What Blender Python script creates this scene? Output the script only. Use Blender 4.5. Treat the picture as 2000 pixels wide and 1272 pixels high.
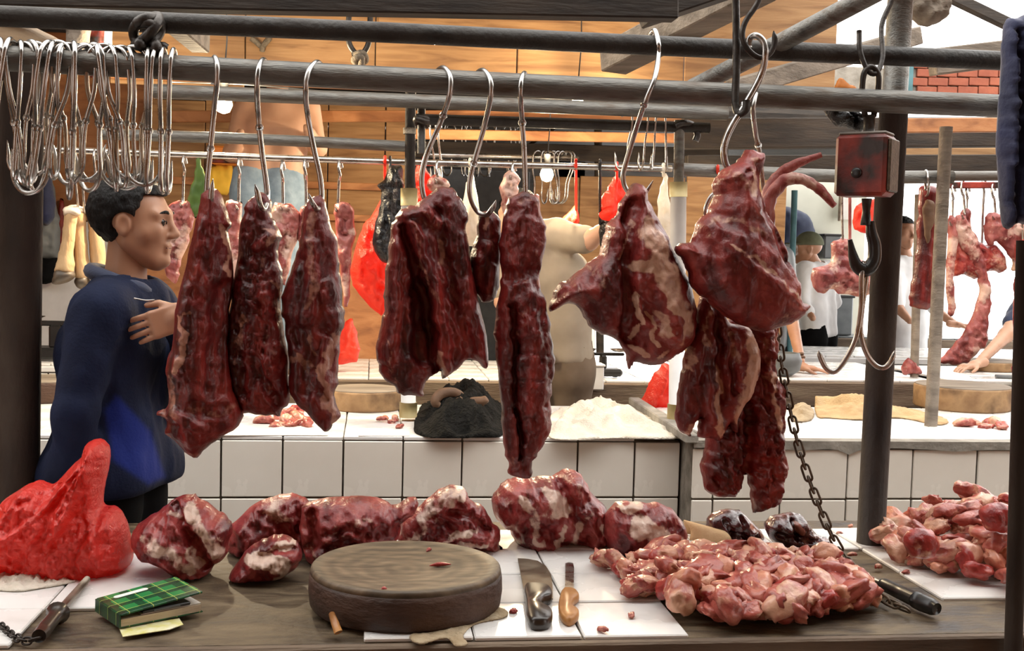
import bpy, math, random
import numpy as np
from mathutils import Vector, Matrix

for o in list(bpy.data.objects):
    bpy.data.objects.remove(o)
SC = bpy.context.scene
COL = SC.collection
random.seed(7)
RNG = np.random.RandomState(11)

# ------------------------------------------------------------------ camera
W, H, F = 2000.0, 1272.0, 2200.0
CAMZ = 1.49
_yaw = math.atan(0.125)
_pit = math.atan(136.0 / F)
_rol = 0.026
_f = Vector((math.sin(_yaw) * math.cos(_pit), math.cos(_yaw) * math.cos(_pit), -math.sin(_pit)))
_r0 = Vector((math.cos(_yaw), -math.sin(_yaw), 0))
_u0 = _r0.cross(_f)
_r = _r0 * math.cos(_rol) + _u0 * math.sin(_rol)
_u = _u0 * math.cos(_rol) - _r0 * math.sin(_rol)
cam_d = bpy.data.cameras.new('camera')
cam_d.sensor_width = 36.0
cam_d.lens = 36.0 * F / W
cam_d.clip_start = 0.05
cam = bpy.data.objects.new('camera', cam_d)
COL.objects.link(cam)
m3 = Matrix((_r, _u, -_f)).transposed()
cam.matrix_world = Matrix.Translation((0, 0, CAMZ)) @ m3.to_4x4()
SC.camera = cam

# ------------------------------------------------------------------ world, sun, exposure
world = bpy.data.worlds.new('world')
SC.world = world
world.use_nodes = True
_bg = world.node_tree.nodes['Background']
_bg.inputs[0].default_value = (1.0, 0.97, 0.93, 1)
_bg.inputs[1].default_value = 4.2
SC.view_settings.view_transform = 'Standard'
SC.view_settings.look = 'None'
SC.view_settings.gamma = 1
SC.view_settings.exposure = 0.18
SC.view_settings.use_curve_mapping = False


def ray(px, py):
    return _f * F + _r * (px - W / 2) + _u * (H / 2 - py)


def P(px, py, Y):
    d = ray(px, py)
    t = Y / d.y
    return Vector((d.x * t, Y, CAMZ + d.z * t))


def PZ(px, py, Z):
    d = ray(px, py)
    t = (Z - CAMZ) / d.z
    return Vector((d.x * t, d.y * t, Z))


def ppm(px, py, Y):           # pixels per metre near a point
    return F / ((P(px, py, Y) - Vector((0, 0, CAMZ))).dot(_f))


# ------------------------------------------------------------------ numpy noise
_LAT = RNG.rand(32, 32, 32).astype(np.float32) * 2 - 1


def vnoise(p):
    p = np.asarray(p, dtype=np.float64)
    i = np.floor(p).astype(np.int64)
    f = p - i
    f = f * f * (3 - 2 * f)
    i &= 31
    j = (i + 1) & 31
    x0, y0, z0 = i[..., 0], i[..., 1], i[..., 2]
    x1, y1, z1 = j[..., 0], j[..., 1], j[..., 2]
    fx, fy, fz = f[..., 0], f[..., 1], f[..., 2]
    a = _LAT[x0, y0, z0] * (1 - fx) + _LAT[x1, y0, z0] * fx
    b = _LAT[x0, y1, z0] * (1 - fx) + _LAT[x1, y1, z0] * fx
    c = _LAT[x0, y0, z1] * (1 - fx) + _LAT[x1, y0, z1] * fx
    d = _LAT[x0, y1, z1] * (1 - fx) + _LAT[x1, y1, z1] * fx
    return (a * (1 - fy) + b * fy) * (1 - fz) + (c * (1 - fy) + d * fy) * fz


def fbm(p, octv=3, gain=0.5):
    p = np.asarray(p, dtype=np.float64)
    s = 0
    a = 1.0
    for k in range(octv):
        s = s + a * vnoise(p + 7.3 * k)
        p = p * 2.03
        a *= gain
    return s


def sstep(a, b, x):
    t = np.clip((x - a) / (b - a), 0, 1)
    return t * t * (3 - 2 * t)


# ------------------------------------------------------------------ materials
def nd(nt, typ, **kw):
    n = nt.nodes.new(typ)
    for k, v in kw.items():
        setattr(n, k, v)
    return n


def c4(c):
    return (c[0], c[1], c[2], 1)


def pmat(name, cols, scale=8.0, stretch=(1, 1, 1), rough=0.6, rough2=None, metal=0.0, bump=0.0, bscale=None,
         detail=5.0, spec=0.5, coat=0.0, pos=None, sub=0.0, trans=0.0, alpha=1.0, sheen=0.0, distort=0.0, bdist=0.01):
    """principled material, colour from a noise ramp in object space"""
    m = bpy.data.materials.new(name)
    m.use_nodes = True
    nt = m.node_tree
    b = nt.nodes['Principled BSDF']
    tc = nd(nt, 'ShaderNodeTexCoord')
    mp = nd(nt, 'ShaderNodeMapping')
    mp.inputs['Scale'].default_value = stretch
    nt.links.new(tc.outputs['Object'], mp.inputs[0])
    nz = nd(nt, 'ShaderNodeTexNoise')
    nz.inputs['Scale'].default_value = scale
    nz.inputs['Detail'].default_value = detail
    nz.inputs['Distortion'].default_value = distort
    nt.links.new(mp.outputs[0], nz.inputs['Vector'])
    rp = nd(nt, 'ShaderNodeValToRGB')
    el = rp.color_ramp.elements
    n = len(cols)
    if pos is None:
        pos = [0.3 + 0.4 * k / max(1, n - 1) for k in range(n)]
    el[0].position = pos[0]
    el[0].color = c4(cols[0])
    el[1].position = pos[-1]
    el[1].color = c4(cols[-1])
    for k in range(1, n - 1):
        e = el.new(pos[k])
        e.color = c4(cols[k])
    nt.links.new(nz.outputs[0], rp.inputs[0])
    nt.links.new(rp.outputs[0], b.inputs['Base Color'])
    b.inputs['Roughness'].default_value = rough
    if rough2 is not None:
        mr = nd(nt, 'ShaderNodeMapRange')
        mr.inputs[1].default_value = 0.3
        mr.inputs[2].default_value = 0.7
        mr.inputs[3].default_value = rough
        mr.inputs[4].default_value = rough2
        nt.links.new(nz.outputs[0], mr.inputs[0])
        nt.links.new(mr.outputs[0], b.inputs['Roughness'])
    b.inputs['Metallic'].default_value = metal
    b.inputs['Specular IOR Level'].default_value = spec
    b.inputs['Coat Weight'].default_value = coat
    b.inputs['Coat Roughness'].default_value = 0.15
    b.inputs['Transmission Weight'].default_value = trans
    b.inputs['Alpha'].default_value = alpha
    b.inputs['Sheen Weight'].default_value = sheen
    if sub:
        b.inputs['Subsurface Weight'].default_value = sub
        b.inputs['Subsurface Radius'].default_value = (0.02, 0.008, 0.005)
        b.inputs['Subsurface Scale'].default_value = 0.5
    if bump:
        nb = nd(nt, 'ShaderNodeTexNoise')
        nb.inputs['Scale'].default_value = bscale or scale * 3
        nb.inputs['Detail'].default_value = 6
        nt.links.new(mp.outputs[0], nb.inputs['Vector'])
        bp = nd(nt, 'ShaderNodeBump')
        bp.inputs['Strength'].default_value = bump
        bp.inputs['Distance'].default_value = bdist
        nt.links.new(nb.outputs[0], bp.inputs['Height'])
        nt.links.new(bp.outputs[0], b.inputs['Normal'])
    return m


def meatmat(name, c0, c1, c2, fat, fat2, fscale=(14, 14, 5), rough=0.42, auto=0.0, coat=0.13):
    """muscle with fibre noise; the point attribute 'fat' marks fat and silver skin"""
    m = bpy.data.materials.new(name)
    m.use_nodes = True
    nt = m.node_tree
    L = nt.links.new
    b = nt.nodes['Principled BSDF']
    tc = nd(nt, 'ShaderNodeTexCoord')
    mp = nd(nt, 'ShaderNodeMapping')
    mp.inputs['Scale'].default_value = fscale
    L(tc.outputs['Object'], mp.inputs[0])
    nz = nd(nt, 'ShaderNodeTexNoise')
    nz.inputs['Scale'].default_value = 1.0
    nz.inputs['Detail'].default_value = 6
    nz.inputs['Distortion'].default_value = 0.8
    L(mp.outputs[0], nz.inputs['Vector'])
    rp = nd(nt, 'ShaderNodeValToRGB')
    el = rp.color_ramp.elements
    el[0].position = 0.34
    el[0].color = c4(c0)
    el[1].position = 0.68
    el[1].color = c4(c2)
    e = el.new(0.5)
    e.color = c4(c1)
    L(nz.outputs[0], rp.inputs[0])
    n2 = nd(nt, 'ShaderNodeTexNoise')
    n2.inputs['Scale'].default_value = 75
    n2.inputs['Detail'].default_value = 5
    L(tc.outputs['Object'], n2.inputs['Vector'])
    fr = nd(nt, 'ShaderNodeMix', data_type='RGBA')
    fr.inputs['A'].default_value = c4(fat)
    fr.inputs['B'].default_value = c4(fat2)
    L(n2.outputs[0], fr.inputs['Factor'])
    at = nd(nt, 'ShaderNodeAttribute', attribute_name='fat')
    # break the fat edge up with noise
    ad = nd(nt, 'ShaderNodeMath', operation='MULTIPLY_ADD')
    L(n2.outputs[0], ad.inputs[0])
    ad.inputs[1].default_value = 0.9
    ad.inputs[2].default_value = -0.45
    sm = nd(nt, 'ShaderNodeMath', operation='ADD')
    L(ad.outputs[0], sm.inputs[0])
    L(at.outputs['Fac'], sm.inputs[1])
    # thin marbling streaks everywhere
    mp3 = nd(nt, 'ShaderNodeMapping')
    mp3.inputs['Scale'].default_value = (fscale[0] * 2.5, fscale[1] * 2.5, fscale[2] * 2.2)
    L(tc.outputs['Object'], mp3.inputs[0])
    n3 = nd(nt, 'ShaderNodeTexNoise')
    n3.inputs['Scale'].default_value = 1.0
    n3.inputs['Detail'].default_value = 4
    n3.inputs['Distortion'].default_value = 1.6
    L(mp3.outputs[0], n3.inputs['Vector'])
    r3 = nd(nt, 'ShaderNodeMapRange')
    r3.inputs[1].default_value = 0.60
    r3.inputs[2].default_value = 0.78
    r3.inputs[3].default_value = 0
    r3.inputs[4].default_value = auto
    L(n3.outputs[0], r3.inputs[0])
    s2 = nd(nt, 'ShaderNodeMath', operation='ADD')
    L(sm.outputs[0], s2.inputs[0])
    L(r3.outputs[0], s2.inputs[1])
    mr = nd(nt, 'ShaderNodeMapRange', interpolation_type='SMOOTHSTEP')
    mr.inputs[1].default_value = 0.30
    mr.inputs[2].default_value = 0.78
    L(s2.outputs[0], mr.inputs[0])
    mx = nd(nt, 'ShaderNodeMix', data_type='RGBA')
    L(mr.outputs[0], mx.inputs['Factor'])
    L(rp.outputs[0], mx.inputs['A'])
    L(fr.outputs['Result'], mx.inputs['B'])
    L(mx.outputs['Result'], b.inputs['Base Color'])
    b.inputs['Roughness'].default_value = rough
    b.inputs['Coat Weight'].default_value = coat
    b.inputs['Coat Roughness'].default_value = 0.13
    b.inputs['Specular IOR Level'].default_value = 0.4
    bp = nd(nt, 'ShaderNodeBump')
    bp.inputs['Strength'].default_value = 0.75
    bp.inputs['Distance'].default_value = 0.0035
    hs = nd(nt, 'ShaderNodeMath', operation='MULTIPLY_ADD')
    L(n3.outputs[0], hs.inputs[0])
    hs.inputs[1].default_value = 0.7
    L(n2.outputs[0], hs.inputs[2])
    L(hs.outputs[0], bp.inputs['Height'])
    L(bp.outputs[0], b.inputs['Normal'])
    return m


def plastic(name, col, tr=0.35, alpha=0.85, rough=0.25):
    m = bpy.data.materials.new(name)
    m.use_nodes = True
    nt = m.node_tree
    L = nt.links.new
    for n in list(nt.nodes):
        if n.type == 'BSDF_PRINCIPLED':
            nt.nodes.remove(n)
    out = nt.nodes['Material Output']
    p = nd(nt, 'ShaderNodeBsdfPrincipled')
    p.inputs['Base Color'].default_value = c4(col)
    p.inputs['Roughness'].default_value = rough
    t = nd(nt, 'ShaderNodeBsdfTranslucent')
    t.inputs[0].default_value = c4(col)
    tp = nd(nt, 'ShaderNodeBsdfTransparent')
    tp.inputs[0].default_value = c4([min(1, c * 1.4 + 0.05) for c in col])
    m1 = nd(nt, 'ShaderNodeMixShader')
    m1.inputs[0].default_value = tr
    m2 = nd(nt, 'ShaderNodeMixShader')
    m2.inputs[0].default_value = 1 - alpha
    tc = nd(nt, 'ShaderNodeTexCoord')
    nz = nd(nt, 'ShaderNodeTexNoise')
    nz.inputs['Scale'].default_value = 55
    nz.inputs['Detail'].default_value = 4
    nz.inputs['Distortion'].default_value = 2.0
    L(tc.outputs['Object'], nz.inputs['Vector'])
    bp = nd(nt, 'ShaderNodeBump')
    bp.inputs['Strength'].default_value = 0.55
    bp.inputs['Distance'].default_value = 0.01
    L(nz.outputs[0], bp.inputs['Height'])
    L(bp.outputs[0], p.inputs['Normal'])
    L(p.outputs[0], m1.inputs[1])
    L(t.outputs[0], m1.inputs[2])
    L(m1.outputs[0], m2.inputs[1])
    L(tp.outputs[0], m2.inputs[2])
    L(m2.outputs[0], out.inputs[0])
    return m


def emit(name, col, s):
    m = bpy.data.materials.new(name)
    m.use_nodes = True
    b = m.node_tree.nodes['Principled BSDF']
    b.inputs['Base Color'].default_value = c4(col)
    b.inputs['Emission Color'].default_value = c4(col)
    b.inputs['Emission Strength'].default_value = s
    return m


M = {}
M['steel'] = pmat('bright_steel', [(0.34, 0.325, 0.31), (0.54, 0.52, 0.495)], 30, rough=0.22, rough2=0.38, metal=1.0)
M['pipe'] = pmat('worn_grey_pipe', [(0.085, 0.082, 0.076), (0.17, 0.165, 0.15), (0.11, 0.085, 0.065)], 14, (0.6, 3, 3), rough=0.38, rough2=0.6, metal=0.55, bump=0.25, bscale=90)
M['pipe_dark'] = pmat('dark_greasy_pipe', [(0.010, 0.009, 0.008), (0.028, 0.024, 0.02), (0.018, 0.013, 0.01)], 12, rough=0.5, rough2=0.7, metal=0.1, bump=0.3, bscale=80)
M['post_brown'] = pmat('brown_greasy_post', [(0.016, 0.010, 0.008), (0.034, 0.023, 0.017), (0.055, 0.042, 0.032)], 9, (1, 1, 0.5), rough=0.55, rough2=0.75, spec=0.3, bump=0.3, bscale=60)
M['wood_ply'] = pmat('orange_plywood', [(0.17, 0.082, 0.030), (0.28, 0.15, 0.06), (0.35, 0.205, 0.09)], 2.2, (1, 1, 9), rough=0.65, bump=0.15, bscale=14, distort=1.2)
M['wood_ply2'] = pmat('red_brown_boards', [(0.22, 0.085, 0.03), (0.36, 0.15, 0.055), (0.43, 0.20, 0.08)], 2.0, (2, 1, 6), rough=0.6, bump=0.15, bscale=14, distort=1.2)
M['wood_grey'] = pmat('weathered_grey_timber', [(0.10, 0.08, 0.06), (0.19, 0.155, 0.12), (0.26, 0.22, 0.17)], 3.5, (1, 6, 6), rough=0.8, bump=0.4, bscale=20)
M['wood_dark'] = pmat('dark_smoked_timber', [(0.012, 0.009, 0.007), (0.03, 0.022, 0.016), (0.05, 0.036, 0.025)], 4, (1, 6, 6), rough=0.75, bump=0.3, bscale=20)
M['wood_beam'] = pmat('brown_counter_beam', [(0.07, 0.045, 0.028), (0.15, 0.105, 0.07), (0.20, 0.15, 0.10)], 3, (1, 5, 7), rough=0.75, bump=0.4, bscale=22)
M['tile'] = pmat('cream_glazed_tile', [(0.76, 0.72, 0.64), (0.83, 0.80, 0.725)], 5, rough=0.16, rough2=0.3, bump=0.03, bscale=12)
M['tile_top'] = pmat('white_worktop_tile', [(0.60, 0.59, 0.56), (0.76, 0.75, 0.73), (0.80, 0.79, 0.77)], 6, rough=0.14, rough2=0.4, bump=0.03, pos=[0.25, 0.42, 0.7])
M['grout'] = pmat('grey_brown_grout', [(0.10, 0.085, 0.065), (0.24, 0.21, 0.17)], 20, rough=0.9, bump=0.3)
M['cement'] = pmat('grey_cement', [(0.17, 0.155, 0.13), (0.33, 0.31, 0.27)], 14, rough=0.85, bump=0.5)
M['board_top'] = pmat('greasy_brown_board', [(0.022, 0.014, 0.008), (0.075, 0.050, 0.026), (0.14, 0.10, 0.055), (0.21, 0.16, 0.10)], 9, (1, 2.2, 1), rough=0.45, rough2=0.75, bump=0.5, bscale=40, pos=[0.28, 0.45, 0.6, 0.78], distort=0.6)
M['black'] = pmat('black_enamel', [(0.008, 0.008, 0.008), (0.02, 0.02, 0.02)], 12, rough=0.35)
M['iron'] = pmat('black_iron', [(0.018, 0.015, 0.013), (0.05, 0.042, 0.036)], 30, rough=0.45, metal=0.5, bump=0.2)
M['rust'] = pmat('rusty_chain_iron', [(0.05, 0.035, 0.022), (0.12, 0.09, 0.06)], 60, rough=0.5, metal=0.6, bump=0.2)
M['skin'] = pmat('brown_skin', [(0.36, 0.18, 0.105), (0.43, 0.225, 0.135)], 12, rough=0.45, sub=0.1)
M['skin_pale'] = pmat('warm_light_skin', [(0.52, 0.30, 0.20), (0.58, 0.35, 0.24)], 12, rough=0.5)
M['hair'] = pmat('black_hair', [(0.003, 0.003, 0.003), (0.010, 0.009, 0.009)], 60, (1, 1, 0.4), rough=0.65, spec=0.25, bump=0.8, bscale=160)
M['navy'] = pmat('navy_jacket_cloth', [(0.010, 0.016, 0.045), (0.018, 0.032, 0.085)], 7, rough=0.75, sheen=0.2, bump=0.15, bscale=180)
M['royal'] = pmat('royal_blue_lining', [(0.015, 0.03, 0.20), (0.03, 0.06, 0.32)], 7, rough=0.55)
M['trousers'] = pmat('black_trousers', [(0.003, 0.003, 0.0035), (0.007, 0.007, 0.0075)], 9, rough=0.95, spec=0.08)
M['denim'] = pmat('pale_blue_denim', [(0.16, 0.23, 0.30), (0.28, 0.37, 0.45)], 18, rough=0.9, bump=0.2)
M['beige'] = pmat('beige_t_shirt', [(0.28, 0.235, 0.175), (0.37, 0.315, 0.24)], 7, rough=0.9)
M['khaki'] = pmat('brown_work_trousers', [(0.12, 0.085, 0.055), (0.19, 0.14, 0.095)], 8, rough=0.9)
M['white_cloth'] = pmat('white_shirt_cloth', [(0.62, 0.63, 0.64), (0.75, 0.76, 0.77)], 9, rough=0.9)
M['olive'] = pmat('olive_cap_cloth', [(0.09, 0.10, 0.06), (0.14, 0.15, 0.095)], 20, rough=0.9)
M['rag_white'] = pmat('cream_towel', [(0.62, 0.56, 0.45), (0.78, 0.73, 0.63)], 12, rough=0.95, bump=0.6, bscale=150)
M['rag_beige'] = pmat('stained_beige_rag', [(0.28, 0.20, 0.11), (0.50, 0.41, 0.28)], 16, rough=0.95, bump=0.6, bscale=120)
M['rag_black'] = pmat('black_wet_rag', [(0.004, 0.004, 0.003), (0.014, 0.013, 0.011)], 30, rough=0.85, spec=0.15, bump=1.0, bscale=90, bdist=0.02)
M['burlap'] = pmat('tan_burlap', [(0.38, 0.25, 0.12), (0.55, 0.40, 0.22)], 14, rough=0.95, bump=0.5, bscale=160)
M['bluecloth'] = pmat('navy_hanging_cloth', [(0.006, 0.009, 0.038), (0.011, 0.017, 0.075)], 5, rough=0.75, sheen=0.2, bump=0.2, bscale=90)
M['redbag'] = plastic('thin_red_plastic', (0.80, 0.06, 0.045), 0.28, 0.88, 0.13)
M['redbag_far'] = plastic('red_plastic_bag', (0.85, 0.09, 0.05), 0.5, 0.95, 0.35)
M['whitebag'] = plastic('milky_plastic_bag', (0.80, 0.76, 0.68), 0.5, 0.85, 0.4)
M['blackbag'] = plastic('black_plastic_bag', (0.010, 0.010, 0.012), 0.05, 0.99, 0.3)
M['clearbag'] = plastic('clear_plastic_bag', (0.85, 0.62, 0.58), 0.4, 0.45, 0.15)
M['block'] = pmat('oily_chopping_wood', [(0.022, 0.010, 0.006), (0.055, 0.024, 0.013), (0.085, 0.042, 0.023)], 7, (1, 1, 2.5), rough=0.5, rough2=0.75, bump=0.5, bscale=45)
M['block_far'] = pmat('tan_chopping_wood', [(0.20, 0.11, 0.05), (0.34, 0.21, 0.10), (0.11, 0.06, 0.03)], 9, rough=0.7, bump=0.4)
M['paper'] = pmat('off_white_paper', [(0.66, 0.63, 0.58), (0.80, 0.78, 0.74)], 8, rough=0.85)
M['pages'] = pmat('yellowed_book_pages', [(0.45, 0.36, 0.24), (0.62, 0.52, 0.38)], 30, (1, 1, 30), rough=0.85, bump=0.3, bscale=60)
M['redpaint'] = pmat('chipped_red_paint', [(0.022, 0.009, 0.006), (0.17, 0.016, 0.009), (0.34, 0.034, 0.017)], 11, rough=0.38, rough2=0.55, bump=0.3, bscale=40, pos=[0.38, 0.5, 0.66])
M['white_paint'] = pmat('white_painted_sleeve', [(0.66, 0.66, 0.65), (0.80, 0.80, 0.79)], 8, rough=0.5)
M['wall_pale'] = pmat('pale_plaster', [(0.55, 0.56, 0.47), (0.70, 0.70, 0.60)], 3, rough=0.9)
M['brick'] = pmat('red_brick_paint', [(0.22, 0.06, 0.035), (0.36, 0.11, 0.06)], 7, rough=0.85, bump=0.4)
M['concrete'] = pmat('wet_dark_concrete', [(0.05, 0.045, 0.04), (0.12, 0.11, 0.10)], 3, rough=0.55, rough2=0.85, bump=0.3)
M['tin'] = pmat('corrugated_tin', [(0.16, 0.14, 0.12), (0.28, 0.26, 0.23)], 4, rough=0.6, metal=0.4)
M['rope'] = pmat('grey_brown_rope', [(0.10, 0.08, 0.055), (0.20, 0.165, 0.12)], 60, rough=0.9, bump=0.6)
M['knife'] = pmat('stained_knife_steel', [(0.16, 0.125, 0.09), (0.36, 0.32, 0.26)], 16, rough=0.3, rough2=0.5, metal=0.85, bump=0.1)
M['handle'] = pmat('dark_knife_handle', [(0.012, 0.009, 0.007), (0.035, 0.024, 0.017)], 20, rough=0.32, coat=0.2)
M['handle_or'] = pmat('orange_wood_handle', [(0.30, 0.11, 0.025), (0.48, 0.23, 0.07)], 24, rough=0.4)
M['yellow'] = pmat('yellow_cloth', [(0.62, 0.38, 0.03), (0.74, 0.48, 0.06)], 9, rough=0.85)
M['orange'] = pmat('orange_plastic', [(0.72, 0.22, 0.03), (0.82, 0.30, 0.06)], 9, rough=0.5)
M['green'] = pmat('green_leaf', [(0.05, 0.11, 0.02), (0.12, 0.21, 0.04)], 14, rough=0.5)
M['teal'] = pmat('blue_green_paint', [(0.05, 0.14, 0.16), (0.09, 0.22, 0.25)], 14, rough=0.6)
M['hide'] = pmat('tan_cow_hide', [(0.42, 0.26, 0.12), (0.58, 0.40, 0.22)], 14, (1, 1, 0.4), rough=0.8, bump=0.3, bscale=120)
M['hoof'] = pmat('dark_hoof', [(0.04, 0.03, 0.02), (0.12, 0.085, 0.055)], 20, rough=0.5)
M['bone'] = pmat('pale_bone', [(0.60, 0.45, 0.32), (0.72, 0.60, 0.46)], 30, rough=0.5)
M['brown_rag'] = pmat('brown_leather_strip', [(0.09, 0.045, 0.022), (0.19, 0.10, 0.05)], 12, rough=0.7, bump=0.3)
M['yellow_tape'] = pmat('dull_yellow_pipe_coupling', [(0.30, 0.23, 0.09), (0.42, 0.34, 0.16)], 18, rough=0.6)
M['greypl'] = pmat('grey_plastic', [(0.10, 0.11, 0.115), (0.15, 0.16, 0.165)], 12, rough=0.5)
M['meat_dark'] = meatmat('aged_dark_red_meat', (0.042, 0.003, 0.003), (0.125, 0.0075, 0.0065), (0.25, 0.022, 0.016), (0.52, 0.28, 0.19), (0.34, 0.12, 0.09), (22, 22, 4), auto=0.16)
M['meat_mid'] = meatmat('red_meat', (0.065, 0.005, 0.005), (0.17, 0.014, 0.012), (0.29, 0.042, 0.032), (0.60, 0.40, 0.28), (0.46, 0.22, 0.16), (15, 15, 6), auto=0.30)
M['meat_lump'] = meatmat('pink_red_joint', (0.10, 0.008, 0.010), (0.26, 0.028, 0.028), (0.44, 0.095, 0.085), (0.80, 0.66, 0.55), (0.66, 0.42, 0.34), (18, 12, 18), rough=0.36, auto=0.35)
M['meat_pink'] = meatmat('pink_fatty_meat', (0.25, 0.038, 0.032), (0.42, 0.105, 0.08), (0.56, 0.22, 0.16), (0.72, 0.46, 0.31), (0.60, 0.30, 0.21), (22, 22, 22), rough=0.3, auto=0.5)
M['meat_fat'] = meatmat('pale_fat_scrap', (0.46, 0.13, 0.085), (0.60, 0.25, 0.16), (0.70, 0.38, 0.25), (0.82, 0.58, 0.40), (0.70, 0.40, 0.28), (20, 20, 20), rough=0.3, auto=0.5)
M['meat_red'] = meatmat('fresh_red_scrap', (0.20, 0.016, 0.015), (0.38, 0.046, 0.04), (0.52, 0.12, 0.09), (0.76, 0.46, 0.32), (0.60, 0.27, 0.19), (20, 20, 20), rough=0.28, auto=0.45)
M['liver'] = meatmat('dark_purple_offal', (0.028, 0.006, 0.008), (0.07, 0.013, 0.014), (0.15, 0.03, 0.026), (0.40, 0.16, 0.11), (0.30, 0.09, 0.07), (20, 20, 20), rough=0.16, auto=0.1, coat=0.7)
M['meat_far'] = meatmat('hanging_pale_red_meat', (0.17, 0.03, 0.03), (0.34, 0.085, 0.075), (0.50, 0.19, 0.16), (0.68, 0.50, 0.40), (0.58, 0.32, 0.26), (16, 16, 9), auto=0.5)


# ------------------------------------------------------------------ object helpers
def newobj(name, me, loc=(0, 0, 0), parent=None):
    o = bpy.data.objects.new(name, me)
    COL.objects.link(o)
    o.location = loc
    if parent is not None:
        o.parent = parent
    return o


def wloc(o):
    v = Vector((0, 0, 0))
    while o is not None:
        v = v + o.location
        o = o.parent
    return v


def tag(o, label, cat, group=None, kind=None):
    o['label'] = label
    o['category'] = cat
    if group:
        o['group'] = group
    if kind:
        o['kind'] = kind
    return o


def struct(o, label=None):
    o['kind'] = 'structure'
    if label:
        o['label'] = label
    return o


def empty(name, loc, label=None, cat=None, group=None):
    o = newobj(name, None, loc)
    o.empty_display_size = 0.05
    if label:
        tag(o, label, cat, group)
    return o


def mk(name, verts, faces, mat, parent=None, smooth=True, attrs=None, pivot=None):
    """mesh object from WORLD coordinates; origin at base centre (or under its parent)"""
    v = np.asarray(verts, dtype=np.float64).reshape(-1, 3)
    if parent is not None:
        L = wloc(parent)
        loc = Vector((0, 0, 0))
        off = np.array(L)
    else:
        if pivot is None:
            mn, mx = v.min(0), v.max(0)
            pivot = ((mn[0] + mx[0]) / 2, (mn[1] + mx[1]) / 2, mn[2])
        loc = Vector(pivot)
        off = np.array(pivot)
    me = bpy.data.meshes.new(name)
    me.from_pydata((v - off).tolist(), [], faces if isinstance(faces, list) else faces.tolist())
    if smooth:
        me.shade_smooth()
    me.materials.append(mat)
    if attrs:
        for k, a in attrs.items():
            at = me.attributes.new(k, 'FLOAT', 'POINT')
            at.data.foreach_set('value', np.asarray(a, dtype=np.float32))
    me.update()
    return newobj(name, me, loc, parent)


def join(*geos):
    V, Fc = [], []
    n = 0
    for v, f in geos:
        v = np.asarray(v, dtype=np.float64).reshape(-1, 3)
        V.append(v)
        Fc += [[i + n for i in q] for q in f]
        n += len(v)
    return np.concatenate(V), Fc


def crom(pts, per=6):
    """catmull-rom resample"""
    pts = [np.asarray(p, dtype=np.float64) for p in pts]
    if len(pts) < 3 or per <= 1:
        return np.array(pts)
    ex = [2 * pts[0] - pts[1]] + pts + [2 * pts[-1] - pts[-2]]
    out = []
    for i in range(1, len(ex) - 2):
        a, b, c, d = ex[i - 1], ex[i], ex[i + 1], ex[i + 2]
        for k in range(per):
            t = k / per
            out.append(0.5 * ((2 * b) + (-a + c) * t + (2 * a - 5 * b + 4 * c - d) * t * t + (-a + 3 * b - 3 * c + d) * t ** 3))
    out.append(ex[-2])
    return np.array(out)


def tube(path, rad, n=8, closed=False, cap=True, flat=None):
    """swept tube; rad number or list; flat=(direction, factor) squashes the section"""
    p = np.asarray([list(q) for q in path], dtype=np.float64)
    m = len(p)
    r = np.full(m, rad) if np.isscalar(rad) else np.interp(np.linspace(0, 1, m), np.linspace(0, 1, len(rad)), rad)
    if closed:
        t = np.roll(p, -1, 0) - np.roll(p, 1, 0)
    else:
        t = np.gradient(p, axis=0)
    t /= np.linalg.norm(t, axis=1)[:, None] + 1e-12
    ref = np.array([0, 0, 1.0]) if abs(t[0][2]) < 0.9 else np.array([1.0, 0, 0])
    nrm = np.cross(t[0], ref)
    nrm /= np.linalg.norm(nrm)
    V = []
    ang = np.linspace(0, 2 * np.pi, n, endpoint=False)
    for i in range(m):
        nrm = nrm - t[i] * np.dot(nrm, t[i])
        nrm /= np.linalg.norm(nrm) + 1e-12
        b = np.cross(t[i], nrm)
        ring = r[i] * (np.cos(ang)[:, None] * nrm + np.sin(ang)[:, None] * b)
        if flat is not None:
            fd = np.asarray(flat[0], dtype=float)
            fd = fd / np.linalg.norm(fd)
            ring = ring - np.outer(ring @ fd, fd) * (1 - flat[1])
        V.append(p[i] + ring)
    V = np.concatenate(V)
    Fc = []
    rng = m if closed else m - 1
    for i in range(rng):
        a, b2 = i * n, ((i + 1) % m) * n
        for k in range(n):
            k2 = (k + 1) % n
            Fc.append([a + k, b2 + k, b2 + k2, a + k2])
    Fc = [q[::-1] for q in Fc]
    if cap and not closed:
        Fc.append(list(range(n)))
        Fc.append([(m - 1) * n + k for k in range(n)][::-1])
        Fc[-2] = Fc[-2]
    return V, Fc


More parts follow.
